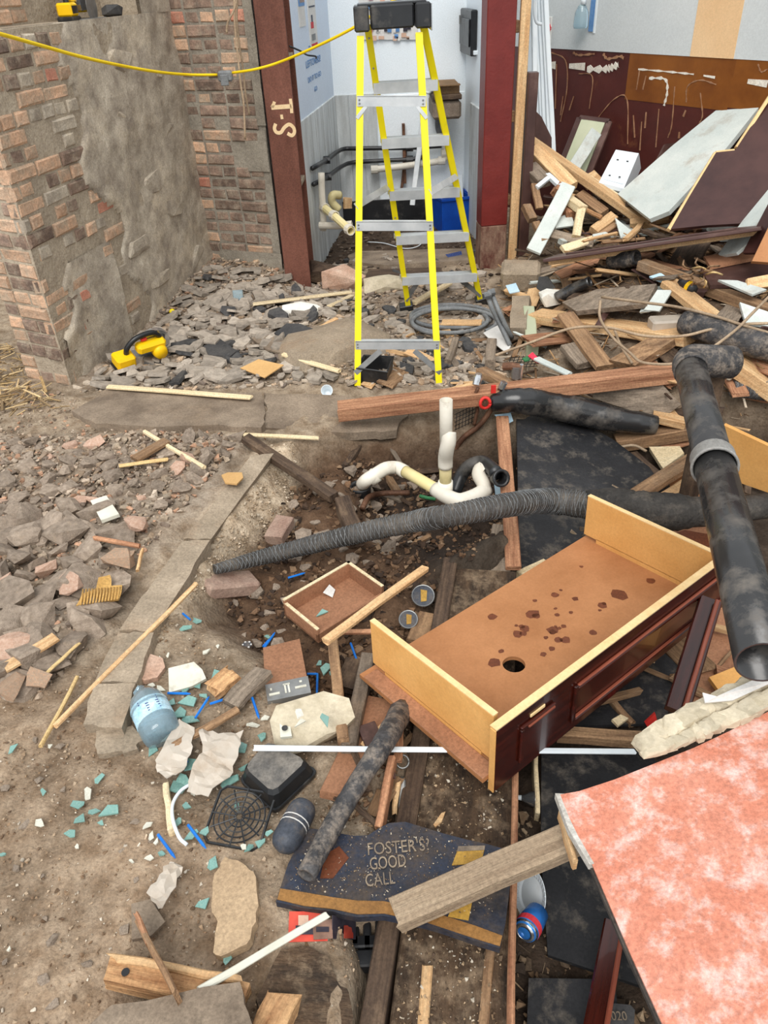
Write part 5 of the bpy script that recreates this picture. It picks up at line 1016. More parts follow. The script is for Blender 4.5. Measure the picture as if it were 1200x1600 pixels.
# ------------------------------------------------------------------ small drawer
dr = thing('drawer', 'small open brown wooden drawer lying in the trench', 'drawer', T(515, 945))
zr = T(515, 950).z + .12
R4 = [G(441, 937, zr), G(545, 877, zr), G(591, 909, zr), G(487, 985, zr)]
ux = (R4[1] - R4[0]).normalized(); uy = ux.cross(V((0, 0, 1))).normalized(); Ld = (R4[1] - R4[0]).length; Wd = abs((R4[3] - R4[0]).dot(uy)); Wd = Wd
Md = frame(R4[0] - V((0, 0, .075)), ux, V((0, 0, 1)))
mk('drawer_base', box(0, Ld, -Wd, 0, 0, .008), 'drawer_brown', Md, dr)
for nm, q in (('drawer_side', box(0, Ld, -.012, 0, 0, .075, .002)), ('drawer_side', box(0, Ld, -Wd, -Wd + .012, 0, .04, .002)), ('drawer_end', box(0, .012, -Wd, 0, 0, .06, .002)), ('drawer_end', box(Ld - .012, Ld, -Wd, 0, 0, .075, .002))): mk(nm, q, 'drawer_brown', Md, dr)
for q in (box(0, Ld, -.012, 0, .075, .078), box(Ld - .012, Ld, -Wd, 0, .075, .078), box(0, .012, -Wd, 0, .06, .063)): mk('drawer_lipping', q, 'wood_pale', Md, dr)
mk('paper_scrap', xf(polyslab([V((.16, -.03, .03)), V((.2, -.02, .04)), V((.21, -.04, .02)), V((.18, -.06, .012))], .003), Md), 'paper', label='white paper scrap lying inside the brown drawer', cat='paper')

# ------------------------------------------------------------------ pipes
def Z(x, y, d): return CAM + ray(x, y) * (d / F)
sp = thing('soil_pipe', 'thick black plastic soil pipe with grey collar and elbow at the right', 'pipe', Z(1110, 720, 2.5))
RS = .058; ax0 = Z(1078, 572, 2.95); ax1 = Z(1192, 1035, 1.68)
pm = lambda t: ax0 + (ax1 - ax0) * t
mk('upper_length', tube([pm(0), pm(.25), pm(.47)], RS, 28, .006), 'black_pipe', parent=sp, smooth=math.radians(40))
mk('lower_length', tube([pm(.46), pm(.75), pm(1.0)], RS * 1.02, 28, .006), 'black_pipe', parent=sp, smooth=math.radians(40))
mk('collar', tube([pm(.435), pm(.44), pm(.47), pm(.475), pm(.478)], [RS * 1.1, RS * 1.16, RS * 1.16, RS * 1.22, RS * 1.22], 28, .008), 'grey_collar', parent=sp, smooth=math.radians(40))
ed = (Z(1142, 566, 3.0) - ax0)
el = smooth_path([pm(.03), pm(-.01), pm(-.03) + ed * .12, ax0 + ed * .45 + V((0, 0, .012)), ax0 + ed * 1.0 + V((0, 0, .0))], 5)
mk('elbow', tube(el, RS * 1.1, 24, .006), 'duct_dusty', parent=sp, smooth=math.radians(40))
pp = ax0 + ed * .75; board('prop_post', 'short timber prop hidden beneath the black soil pipe', 'prop', 'wood_dark', V((pp.x, pp.y, hgt(pp.x, pp.y) - .05)), V((pp.x, pp.y, pp.z - RS + .004)), .07, .05, up=(0, -1, 0))
def lagged(label, pts, m='lagging', name='lagged_pipe', net=True, wire='black_plastic', group=None, n=14):
    """pts: (pixel x, pixel y, height above ground, radius in pixels)"""
    P = [T(x, y, dz) for x, y, dz, r in pts]; R_ = [rpx(P[i], pts[i][3]) for i in range(len(P))]
    t = thing(name, label, 'pipe', P[len(P) // 2], group)
    sm = 8; Q = smooth_path(P, sm); RR = []
    for i in range(len(P) - 1): RR += [R_[i] + (R_[i + 1] - R_[i]) * k / sm for k in range(sm)]
    RR.append(R_[-1]); RR = [q * random.uniform(.96, 1.05) for q in RR]
    mk('sleeve', tube(Q, RR, n, .008), m, parent=t, smooth=math.radians(60))
    if net:
        # wire net wound both ways round the sleeve, as one fine part
        L = [0]
        for i in range(1, len(Q)): L.append(L[-1] + (Q[i] - Q[i - 1]).length)
        vf = []
        turns = int(L[-1] / .05); cnt = turns * 14
        for sgn in (1, -1):
            for ph in (0, 2.1, 4.2):
                path = []
                for k in range(cnt + 1):
                    s = L[-1] * k / cnt; i = max(0, min(len(Q) - 2, int(np.searchsorted(L, s)) - 1)); u = (s - L[i]) / max(1e-6, L[i + 1] - L[i])
                    c0 = Q[i].lerp(Q[i + 1], u); tt = (Q[i + 1] - Q[i]).normalized(); a = tt.cross(V((0, 0, 1))).normalized(); b = tt.cross(a); an = sgn * 2 * math.pi * k / 14 + ph
                    rr = (RR[i] + (RR[i + 1] - RR[i]) * u) * 1.02; path.append(c0 + (a * math.cos(an) + b * math.sin(an)) * rr)
                vf.append(tube(path, .0012, 3))
        mk('wire_net', join(*vf), 'cable_grey', parent=t)
    return t
lagged('long black net wrapped pipe lying across the trench to the right', [(335, 890, .05, 8), (420, 868, .1, 13), (540, 838, .16, 15), (640, 816, .22, 17), (700, 806, .26, 18), (800, 788, .3, 19), (860, 783, .3, 20), (925, 790, .3, 22)])
lagged('thick crumpled end of the black lagging below the soil pipe', [(915, 789, .3, 22), (960, 788, .3, 26), (1000, 798, .3, 31), (1050, 800, .3, 31), (1085, 800, .28, 24), (1150, 796, .28, 21), (1215, 788, .28, 20)], net=False, name='pipe_lagging')
lagged('black hose draped from the red valve to the right', [(768, 628, .22, 15), (810, 626, .24, 20), (860, 632, .24, 23), (905, 642, .22, 24), (960, 655, .2, 20), (1025, 664, .18, 15)], 'black_pipe', 'hose', False)
lagged('fat black duct at the right edge under the timber post', [(1070, 504, .14, 19), (1100, 512, .14, 21), (1150, 527, .13, 22), (1220, 548, .12, 23)], 'duct_dusty', 'duct', False)
lagged('net wrapped black pipe stub at the right edge', [(1144, 607, .14, 12), (1175, 610, .14, 14), (1220, 614, .14, 14)], 'duct_dusty')
lagged('black bent duct end behind the squared timber', [(955, 408, .12, 12), (980, 405, .13, 12), (996, 402, .14, 11)], 'duct_dusty', 'duct', False)
lagged('short black pipe beside the broad flat grey board', [(870, 466, .1, 9), (895, 452, .11, 9), (922, 440, .12, 8)], 'black_pipe', 'pipe_stub', False)
lagged('charred black lagging lying across the painted sign', [(628, 1110, .12, 19), (600, 1160, .11, 17), (560, 1222, .1, 16), (520, 1290, .085, 16), (478, 1368, .08, 16)], 'duct_dusty', 'pipe_lagging', False)
# white drain
dp = thing('drain_pipe', 'white and cream plastic drain pipe with an upright length in the trench', 'pipe', G(696, 770, -.1))
b0 = G(696, 768, -.06); up = lambda y: D(697, y, b0.y)
rp_ = rpx(b0, 9.6)
mk('upright', tube([up(700), up(664), up(625)], rp_, 16, .004), 'white_pvc', parent=dp, smooth=math.radians(40))
mk('offset_bend', tube(smooth_path([D(696, 730, b0.y), D(696, 716, b0.y), D(698, 702, b0.y - .02), D(701, 690, b0.y - .02), D(701, 676, b0.y)], 4), rp_ * 1.17, 16), 'white_pvc', parent=dp, smooth=True)
mk('cream_length', tube([D(696, 757, b0.y), D(696, 728, b0.y)], rp_ * .98, 16), 'cream_pvc', parent=dp, smooth=True)
zl = -.05
mk('left_bend', tube(smooth_path([G(566, 757, -.12), G(573, 750, -.07), G(586, 742, zl), G(603, 732, zl + .01), G(620, 731, zl), G(633, 737, zl)], 4), rp_ * 1.15, 16, .004), 'white_pvc', parent=dp, smooth=math.radians(40))
mk('left_socket', tube([G(578, 750, -.075), G(588, 741, zl)], rp_ * 1.35, 16), 'white_pvc', parent=dp, smooth=True)
mk('cream_length', tube([G(630, 735, zl), G(660, 752, zl), G(684, 766, zl)], rp_ * 1.0, 16), 'cream_pvc', parent=dp, smooth=True)
mk('tee', tube(smooth_path([G(680, 764, zl), G(697, 775, zl), G(716, 782, zl), G(732, 779, zl), G(748, 772, zl), G(760, 764, zl)], 4), rp_ * 1.22, 16, .004), 'white_pvc', parent=dp, smooth=math.radians(40))
mk('tee_neck', tube([D(696, 775, b0.y), D(696, 752, b0.y)], rp_ * 1.2, 16), 'white_pvc', parent=dp, smooth=True)
mk('right_bend', tube(smooth_path([G(757, 767, zl), G(755, 755, zl + .02), G(748, 742, zl + .04), G(752, 732, zl + .05), G(762, 738, zl + .05)], 4), rp_ * 1.15, 16, .004), 'white_pvc', parent=dp, smooth=math.radians(40))
mk('drain_socket', xf(lathe([(.03, -.1), (.046, -.1), (.05, 0), (.054, .01), (.046, .012), (.04, 0), (.036, -.08)], 18, False, False), Matrix.Translation(G(563, 762, -.14))), 'black_plastic', smooth=math.radians(40), label='dark drain socket under the left end of the white pipe', cat='socket')
tr = thing('pipe_trap', 'black curved pipe trap with a round open end in the trench', 'trap', G(770, 745, -.05))
mk('trap_bend', tube(smooth_path([G(709, 772, -.12), G(720, 744, -.06), G(734, 728, -.01), G(752, 722, .01), G(766, 730, .02), G(776, 740, .03)], 4), rp_ * 1.15, 14), 'black_plastic', parent=tr, smooth=True)
rc = G(782, 747, .03); nv = (CAM - rc).normalized(); nv = (nv + V((.4, 0, -.1))).normalized()
mk('open_end', tube([rc - nv * .05, rc - nv * .01, rc, rc + nv * .012], [.03, .036, .04, .04], 20, .013), 'black_plastic', parent=tr, smooth=math.radians(40))
cable('old_pipe', 'dark bent lead pipe under the white drain pipe', 'pipe', 'copper_rust', [(566, 795, .04), (575, 778, .06), (590, 772, .07), (615, 770, .07), (640, 770, .06)], .014, n=8)
cable('cable_offcut', 'small green and copper cable offcut in the trench', 'cable', 'green_plastic', [(656, 775, .05), (668, 778, .05), (680, 780, .04)], .009)
# valve and copper pipes
vl = thing('stop_valve', 'rusty copper pipes with a red handwheel valve beside the white upright', 'valve', G(757, 640, 0))
yv = G(745, 668, -.05).y
mk('main_pipe', tube(smooth_path([D(786, 601, yv + .02), D(776, 620, yv), D(768, 638, yv), D(757, 655, yv), D(745, 668, yv), D(725, 683, yv), D(712, 702, yv), D(705, 730, yv)], 4), .014, 10), 'copper_rust', parent=vl, smooth=True)
mk('branch_pipe', tube(smooth_path([D(741, 664, yv), D(744, 650, yv), D(746, 640, yv), D(742, 620, yv), D(747, 606, yv)], 4), .009, 8), 'copper_rust', parent=vl, smooth=True)
mk('end_cap', tube([D(783, 607, yv), D(788, 597, yv)], .018, 8), 'chrome', parent=vl)
wc = D(758, 630, yv - .05)
hw = mk('handwheel', tube([wc + V((math.cos(t) * .024, -.004 * math.cos(t * 2), math.sin(t) * .028)) for t in [k * math.pi / 10 for k in range(21)]], .008, 8), 'red_plastic', parent=vl, smooth=True, label='red valve handwheel')
mk('hub', tube([wc + V((0, -.01, 0)), wc + V((0, .05, 0))], .01, 8), 'copper_rust', parent=hw)
mk('brass_fitting', tube([D(744, 602, yv + .03), D(747, 590, yv + .05), D(748, 584, yv + .05)], [.02, .024, .016], 10), 'chrome', parent=vl); mk('red_tag', box(*(lambda p: (p.x - .012, p.x + .012, p.y - .005, p.y + .005, p.z - .02, p.z + .02))(D(771, 608, yv - .02))), 'red_plastic', parent=vl)
tp = thing('tap', 'old chrome tap standing on the red timber beam', 'tap', T(805, 592, .14))
q = P3((806, 590, .16)); mk('spout', tube([q + V((-.06, .03, .05)), q + V((-.02, .01, .06)), q + V((.02, 0, .05))], .02, 10), 'copper_rust', parent=tp); mk('spindle', tube([q + V((.02, 0, -.03)), q + V((.025, 0, .07))], .011, 8), 'chrome', parent=tp); mk('body', tube([q + V((.0, 0, .0)), q + V((0, 0, .06))], .024, 10), 'steel_grey', parent=tp)
for k, pts in enumerate([[(762, 462), (768, 480), (780, 505), (797, 540)], [(768, 458), (776, 478), (788, 505), (800, 528)]]):
    cd = thing('conduit', ['grey bent conduit standing nearest the ladder foot', 'second grey conduit leaning behind the first by the red column'][k], 'conduit', T(797, 540), group='grey conduits by the red column')
    mk('pipe', tube(smooth_path([T(x, y, [.32, .26, .16, .05][i]) for i, (x, y) in enumerate(pts)], 4), .014, 8), 'cable_grey', parent=cd, smooth=True); e = T(*pts[0], .33); mk('end_fitting', tube([e + V((-.02, 0, .0)), e + V((.02, 0, .01))], .02, 8), 'cable_grey', parent=cd)
cc = thing('cable_coil', 'coil of grey armoured cable lying behind the ladder foot', 'cable', T(700, 500))
for k, (cx, cy, rx, ry) in enumerate(((706, 494, 64, 18), (702, 500, 60, 20), (710, 503, 66, 21))):
    mk('loop', tube([T(cx + rx * math.cos(a), cy + ry * math.sin(a), .03 + .014 * k) for a in [j * 2 * math.pi / 40 * (.8 if k == 2 else 1) + k for j in range(41)]], .013, 7), 'cable_grey', parent=cc, smooth=True)
for k, pts in enumerate([[(938, 470, .3), (938, 498, .28), (958, 528, .2), (985, 552, .2), (1003, 566, .22), (1045, 569, .26), (1078, 562, .34), (1110, 545, .3), (1150, 515, .26), (1175, 490, .25), (1205, 460, .3)], [(775, 555, .2), (830, 535, .16), (893, 513, .2), (950, 512, .2), (1008, 525, .2), (1066, 525, .2), (1110, 515, .2), (1160, 507, .2), (1215, 505, .2)], [(940, 464, .2), (1000, 472, .24), (1060, 480, .24), (1120, 495, .22), (1160, 508, .22), (1215, 524, .2)], [(960, 515, .14), (970, 540, .12), (988, 568, .12)], [(834, 668, .1), (860, 672, .1), (900, 688, .1), (960, 698, .1), (990, 696, .12), (1010, 705, .1)]]):
    cable('loose_cable', ['beige cable looping over the soil pipe elbow', 'beige cable trailing across the debris from the valve to the right edge', 'beige cable crossing the broad flat grey board', 'short cable tail dropping beside the wide brown board', 'thin dusty cable lying on the black sheet'][k], 'cable', 'cable_beige', pts, .0075, group='loose cables over the debris')
# concrete by the red column
mk('concrete_block', xf(box(-.13, .13, -.09, .09, 0, .16, .02), Matrix.Translation(T(812, 448, .0)) @ Matrix.Rotation(-.2, 4, 'Z') @ Matrix.Rotation(.2, 4, 'X')), 'concrete', label='rough grey concrete block at the foot of the cream stud', cat='concrete block')
slab('grey_board', 'flat grey slab in front of the concrete block', 'slab', 'concrete', [(800, 462, .12), (828, 462, .12), (822, 512, .1), (797, 512, .1)], .05, .006, 3)
mk('rubble_lump', xf(hull(26, .07, .06, .05, 91), Matrix.Translation(T(862, 466, .1))), 'white_crumb', label='whitish masonry lump at the end of the short black pipe', cat='stone')
slab('slate_piece', 'rounded dark slate behind the concrete block', 'slate', 'slate_dark', [(838, 450, .12), (842, 432, .16), (856, 432, .16), (868, 450, .12), (852, 460, .1)], .015)
wg = thing('wire_mesh', 'black wire mesh scrap behind the red timber beam', 'mesh', T(815, 568))
for k in range(8): cable('strand', None, None, 'black_mesh', [(792 + k * 6, 576 - k * .6, .08), (800 + k * 6, 556, .09)], .002, parent=wg, sm=1, n=4)
for k in range(5): cable('strand', None, None, 'black_mesh', [(790 + k * 1.5, 575 - k * 4, .08), (840 + k * 2, 572 - k * 4, .09)], .002, parent=wg, sm=1, n=4)
wg2 = thing('wire_mesh', 'black wire mesh standing in the trench left of the valve pipes', 'mesh', T(722, 660))
for k in range(7): cable('strand', None, None, 'black_mesh', [(712 + k * 5, 672 - k * 2, .05), (714 + k * 5, 646 - k * 3, .14)], .002, parent=wg2, sm=1, n=4)
for k in range(5): cable('strand', None, None, 'black_mesh', [(710, 672 - k * 6, .05 + .02 * k), (744, 656 - k * 6, .05 + .02 * k)], .002, parent=wg2, sm=1, n=4)
slab('red_rag', 'red and white packaging scrap behind the red timber beam', 'packaging', 'red_cloth', [(825, 556, .12), (832, 550, .13), (852, 570, .1), (838, 566, .1)], .006)
slab('green_scrap', 'small green plastic scrap beside the red packaging', 'plastic', 'green_plastic', [(816, 560, .1), (824, 556, .1), (828, 562, .1), (820, 564, .1)], .006)
board('white_lath', 'narrow white lath beside the red packaging scrap', 'lath', 'white_board', (838, 558, .12), (890, 583, .1), 7, 4)
bt = thing('drink_bottle', 'dark drink bottle with a yellow band among the timbers', 'bottle', T(1075, 450, .1))
A, B = T(1062, 441, .12), T(1086, 454, .12); mk('body', tube([A, A.lerp(B, .3), A.lerp(B, .8), B], [.02, .032, .032, .02], 12), 'black_plastic', parent=bt, smooth=True); mk('band', tube([A.lerp(B, .55), A.lerp(B, .75)], .033, 12), 'ink_red' if False else 'tool_yellow', parent=bt)
mk('ice_box', box(*(lambda p: (p.x - .1, p.x + .1, p.y, p.y + .1, p.z, p.z + .07))(T(1048, 522, .04)), .01), 'plastic_film', label='grey white plastic tub behind the orange plank', cat='tub')

# ------------------------------------------------------------------ timber heap in the right hand corner
TP = [
 ('timber_beam', 'longest yellow timber sloping down across the heap from the dark post', 'wood_new', (829, 214, 6.05), (1040, 362, 5.25), .085, .05),
 ('timber_beam', 'second sloping timber lying along the longest one with a cut end', 'wood_new', (834, 228, 5.9), (894, 288, 5.55), .1, .06),
 ('timber_beam', 'thin timber edge behind the longest sloping timber', 'wood_pale', (900, 262, 5.8), (1040, 352, 5.35), .04, .03),
 ('board', 'flat whitewashed board leaning diagonally on the timber heap', 'white_board', (889, 288, 5.5), (834, 392, 5.15), .10, .02),
 ('offcut', 'brown block at the top left of the heap beside the dark post', 'wood_grey', (828, 255, 5.8), (850, 278, 5.6), .10, .07),
 ('offcut', 'narrow brown stick standing beside the dark post', 'wood_old', (836, 286, 5.6), (844, 324, 5.45), .05, .03),
 ('offcut', 'short brown timber end at the foot of the dark post', 'wood_old', (824, 318, 5.5), (834, 340, 5.4), .06, .05),
 ('offcut', 'white painted stick above the whitewashed board', 'white_plastic', (856, 270, 5.65), (876, 288, 5.5), .035, .03),
 ('offcut', 'short white stick beside the narrow brown stick', 'white_plastic', (839, 291, 5.55), (858, 276, 5.6), .03, .03),
 ('offcut', 'square cut timber end left of the whitewashed board', 'wood_red', (862, 297, 5.55), (872, 288, 5.5), .07, .05),
 ('offcut', 'pale timber end in the middle of the heap', 'wood_pale', (889, 306, 5.5), (912, 322, 5.35), .07, .05),
 ('offcut', 'upright pale stick in the middle of the heap', 'wood_pale', (909, 324, 5.35), (901, 368, 5.2), .055, .04),
 ('offcut', 'dark square timber end below the pale timber end', 'wood_red', (893, 330, 5.4), (884, 318, 5.5), .07, .06),
 ('offcut', 'short orange timber right of the upright pale stick', 'wood_new', (928, 358, 5.25), (960, 334, 5.35), .07, .05),
 ('offcut', 'grey plank low on the heap above the moulded rail', 'wood_grey', (856, 362, 5.3), (928, 380, 5.15), .07, .04),
 ('offcut', 'thin split stick near the heap centre', 'wood_split', (916, 326, 5.4), (940, 338, 5.3), .03, .02),
 ('offcut', 'slim dark lath under the orange timber', 'wood_old', (928, 372, 5.2), (962, 350, 5.3), .04, .03),
 ('offcut', 'brown timber lying under the longest timber', 'wood_old', (905, 300, 5.7), (945, 330, 5.5), .08, .05),
 ('offcut', 'orange block behind the longest timber under the framed pane', 'wood_new', (918, 283, 5.75), (935, 272, 5.85), .09, .05),
 ('offcut', 'dark plank behind the heap below the paper dispenser', 'wood_dark', (940, 310, 5.7), (1000, 330, 5.45), .1, .04),
 ('offcut', 'brown stick low at the left of the heap', 'wood_old', (838, 345, 5.35), (852, 375, 5.2), .05, .04),
 ('offcut', 'pale board end poking from the heap beside the moulded rail', 'wood_pale', (880, 388, 5.1), (930, 372, 5.2), .06, .03),
 ('offcut', 'orange timber end right of the longest timber', 'wood_new', (985, 345, 5.35), (1045, 338, 5.3), .05, .04),
 ('offcut', 'short round timber end below the moulded rail', 'wood_dark', (1060, 395, 4.85), (1082, 402, 4.75), .06, .06),
 ('offcut', 'square timber end below the moulded rail beside the round one', 'wood_old', (1062, 410, 4.8), (1076, 408, 4.75), .07, .06),
]
for nm, lb, m, a, b, w, t in TP: board(nm, lb, 'timber', m, D(*a), D(*b), w, t, up=(.1, -.5, .8), roll=random.uniform(-14, 14), group='timbers heaped in the right corner')
for nm, lb, pts in (('white_scrap', 'white triangular scrap low on the timber heap', [(926, 366, 5.2), (946, 362, 5.25), (960, 370, 5.2), (930, 377, 5.15)]), ('white_scrap', 'white folded scrap under the end of the longest timber', [(961, 340, 5.3), (996, 368, 5.15), (970, 372, 5.15)]), ('white_scrap', 'white curved scrap in the heap behind the whitewashed board', [(872, 340, 5.4), (892, 332, 5.45), (898, 352, 5.35), (868, 356, 5.3)])):
    slab(nm, lb, 'scrap', 'white_board', [('y', *p) for p in pts], .012)

# ------------------------------------------------------------------ painted pub sign
zs = .032
sgn_px = [(431, 1409), (450, 1350), (479, 1294), (500, 1296), (529, 1302), (555, 1306), (575, 1305), (592, 1294), (608, 1286), (633, 1284), (660, 1292), (692, 1302), (730, 1312), (762, 1319), (800, 1330), (797, 1384), (790, 1440), (781, 1482), (742, 1470), (700, 1455), (667, 1445), (630, 1437), (600, 1431), (558, 1433), (535, 1429), (521, 1424), (475, 1419)]
so = thing('painted_sign', 'dirty blue painted bar sign lying on the floorboards under the plank', 'sign', G(600, 1370, zs))
mk('sign_board', polyslab([G(x, y, zs) for x, y in sgn_px], .022), 'sign_blue', parent=so)
low = [(433, 1405), (475, 1415), (521, 1420), (558, 1428), (600, 1427), (667, 1441), (742, 1466), (781, 1478)]; upp = [(785, 1462), (742, 1446), (667, 1422), (600, 1408), (558, 1407), (521, 1402), (475, 1394), (438, 1388)]
mk('border', polyslab([G(x, y, zs + .002) for x, y in low + upp], .003, V((0, 0, 1))), 'sign_border', parent=so)
for pts in ([(715, 1328), (757, 1326), (752, 1348), (706, 1352)], [(704, 1422), (738, 1408), (732, 1438), (700, 1432)]): mk('beer_glass', polyslab([G(x, y, zs + .002) for x, y in pts], .003, V((0, 0, 1))), 'sign_gold', parent=so)
mk('glass_foam', polyslab([G(x, y, zs + .003) for x, y in ((716, 1322), (758, 1321), (757, 1328), (714, 1330))], .003, V((0, 0, 1))), 'sign_letter', parent=so)
mk('red_figure', polyslab([G(x, y, zs + .002) for x, y in ((508, 1335), (530, 1322), (545, 1340), (520, 1372), (500, 1372))], .003, V((0, 0, 1))), 'wet_stain', parent=so)
for txt, xa, ya, xb_, yb in (("FOSTER'S?", 573, 1328, 671, 1320), ('GOOD', 577, 1351, 634, 1345), ('CALL', 570, 1377, 617, 1372)):
    A, B = G(xa, ya, zs + .0025), G(xb_, yb, zs + .0025); Mt = frame(A, B - A, V((0, 0, 1))); hh = 17 * (A - CAM).dot(fw) / F / .8 / .72
    t = letters('lettering', txt, hh, Mt, 'sign_letter', so, ext=.0006, align='LEFT'); w = max(v.co.x for v in t.data.vertices); s = (B - A).length / w
    for v in t.data.vertices: v.co.x *= s
# photographs under the sign
for k, (pts, base_, bits) in enumerate([([(452, 1424), (508, 1424), (512, 1470), (450, 1472)], 'photo_red', [((466, 1430), (482, 1446), 'ink_skin'), ((462, 1446), (492, 1460), 'photo_dark')]), ([(488, 1438), (519, 1436), (520, 1466), (490, 1468)], 'photo_brown', [((494, 1448), (514, 1456), 'photo_dark')]), ([(520, 1430), (556, 1432), (556, 1468), (520, 1467)], 'photo_dark', [((538, 1446), (552, 1466), 'photo_red')])]):
    o = slab('photo_print', ['small photo print with red and navy tones under the sign', 'small brownish photo print beside the red one under the sign', 'dark photo print with a red corner under the sign'][k], 'photograph', base_, [(x, y, .012 + .004 * k) for x, y in pts], .002, group='photo prints under the sign')
    for a, b, m in bits: mk('image_area', polyslab([T(x, y, .0135 + .004 * k) for x, y in (a, (b[0], a[1]), b, (a[0], b[1]))], .001), m, parent=o)
dkp = thing('machine_part', 'dark mechanical bracket sunk in the gap below the sign', 'bracket', T(572, 1480))
q = T(575, 1475, .02); 
for dx, dy, sx, sy in ((-.03, .03, .01, .05), (0, .035, .01, .06), (.03, .03, .01, .05), (0, -.01, .045, .015), (0, -.05, .03, .02)): mk('bracket_bar', box(q.x + dx - sx, q.x + dx + sx, q.y + dy - sy, q.y + dy + sy, q.z, q.z + .04, .004), 'black_plastic', parent=dkp)

# ------------------------------------------------------------------ litter around the trench
tb = thing('plastic_tray', 'black plastic tray upside down and dusty beside the round grille', 'tray', T(435, 1225))
q4 = [T(x, y, .005) for x, y in ((374, 1222), (420, 1168), (499, 1208), (430, 1274))]
def cut(q, k): 
    o = []
    for i in range(len(q)):
        a, b, c_ = q[i - 1], q[i], q[(i + 1) % len(q)]; o += [b + (a - b) * k, b + ((a - b) + (c_ - b)) * k * .3, b + (c_ - b) * k]
    return o
ra = cut(q4, .1); rb_ = cut(inset(q4, .05), .12); t1_ = [p + V((0, 0, .05)) for p in cut(inset(q4, .14), .16)]; t2_ = [p + V((0, 0, .062)) for p in cut(inset(q4, .24), .16)]
n = len(ra); ring_ = lambda a, b: [(a + i, a + (i + 1) % n, b + (i + 1) % n, b + i) for i in range(n)]
mk('rim', (ra + [p + V((0, 0, .012)) for p in ra] + [p + V((0, 0, .012)) for p in rb_], ring_(0, n) + ring_(n, 2 * n) + [tuple(range(n))]), 'black_plastic', parent=tb)
mk('shell', ([p + V((0, 0, .012)) for p in rb_] + t1_ + t2_, ring_(0, n) + ring_(n, 2 * n)), 'black_plastic', parent=tb)
mk('dusty_base', polyslab([p + V((0, 0, .001)) for p in t2_], .003, V((0, 0, 1))), 'tray_dust', parent=tb)
gr = thing('grille', 'round black spider web grille lying beside the upside down tray', 'grille', T(374, 1276))
Mg = frame(T(374, 1276, .03), V((1, -.25, 0)), V((-.1, -.15, 1))); gs = .072
for k in range(1, 6): mk('ring', xf(tube([V((math.cos(a) * gs * k / 5.2, math.sin(a) * gs * k / 5.2, 0)) for a in [j * math.pi / 14 for j in range(29)]], .0022, 5), Mg), 'black_plastic', parent=gr)
for k in range(12): a = k * math.pi / 6; mk('spoke', xf(tube([V((math.cos(a) * .008, math.sin(a) * .008, 0)), V((math.cos(a) * gs * 1.1, math.sin(a) * gs * 1.1, 0))], .0024, 5), Mg), 'black_plastic', parent=gr)
sq = [V((x * gs * 1.08, y * gs * 1.08, -.004)) for x, y in ((-.8, -1), (.8, -1), (1, -.8), (1, .8), (.8, 1), (-.8, 1), (-1, .8), (-1, -.8), (-.8, -1))]; mk('rim', xf(tube(sq, .004, 6), Mg), 'black_plastic', parent=gr)
cp = thing('flask', 'blue grey oblong flask with white stripes beside the grille', 'flask', T(458, 1292))
A, B = T(480, 1252, .045), T(438, 1330, .045); P = [A.lerp(B, k / 12) for k in range(13)]; rr = rpx(A, 22); R_ = [rr * math.sqrt(max(.05, 1 - max(0, abs(k - 6) - 3.2) ** 2 / 8.2)) for k in range(13)]
mk('flask_body', tube(P, R_, 18), 'blue_paint', parent=cp, smooth=True)
for t in (.43, .52): mk('stripe', tube([A.lerp(B, t), A.lerp(B, t + .02)], rr * 1.012, 18), 'paper', parent=cp)
bo = thing('water_bottle', 'clear plastic water bottle lying on the broken glass by the kerb end', 'bottle', T(240, 1130))
A, B = T(219, 1076, .05), T(256, 1152, .045); P = [A.lerp(B, t) for t in (0, .06, .1, .22, .36, .45, .6, .75, .9, .97, 1.0)]; rb = rpx(B, 31)
mk('bottle_body', tube(P, [rb * k for k in (.25, .26, .42, .8, .98, 1, .96, 1, .98, .92, .7)], 22), 'clear_plastic', parent=bo, smooth=True)
mk('torn_neck', polyslab([T(208, 1082, .08), T(216, 1070, .08), T(218, 1084, .07), T(212, 1092, .06)], .003), 'clear_plastic', parent=bo)
mk('bottle_label', tube([A.lerp(B, t) for t in (.4, .55, .72)], [rb * 1.0, rb * .985, rb * 1.005], 22), 'bottle_label', parent=bo, smooth=True)
top_ = (CAM - A.lerp(B, .55)).normalized(); axb = (B - A).normalized(); sdv = axb.cross(top_).normalized(); top_ = sdv.cross(axb)
for k in range(6):
    c0 = A.lerp(B, .43 + .045 * k); mk('label_print', polyslab([c0 + top_ * rb * 1.02 + sdv * rb * s + axb * u - top_ * rb * (1 - math.sqrt(1 - s * s)) for s, u in ((-.55, 0), (.1 if k > 1 else .45, 0), (.1 if k > 1 else .45, .003), (-.55, .003))], .002), 'label_ink', parent=bo)
jb = thing('metal_box', 'rusty metal box with slotted front and brown lid in the litter', 'box', T(450, 1060))
zt = T(450, 1050).z + .09
mk('lid', polyslab([G(x, y, zt) for x, y in ((411, 1012), (468, 998), (480, 1060), (414, 1072))], .05), 'drawer_brown', parent=jb)
fb_ = [G(x, y, zt + .01) for x, y in ((414, 1070), (481, 1056), (486, 1082), (418, 1096))]
bd = mk('slotted_front', polyslab(fb_, .06), 'steel_grey', parent=jb)
for s0_, s1_, t0, t1 in ((.06, .3, .6, .72), (.66, .92, .5, .62), (.1, .14, .3, .42), (.42, .46, .25, .75), (.5, .54, .25, .75), (.4, .56, .2, .28), (.78, .84, .2, .3)):
    f_ = lambda s, t: fb_[0] + (fb_[1] - fb_[0]) * s + (fb_[3] - fb_[0]) * t + V((0, 0, .002)); mk('slot', polyslab([f_(s0_, t0), f_(s1_, t0), f_(s1_, t1), f_(s0_, t1)], .002), 'tile_white', parent=bd)
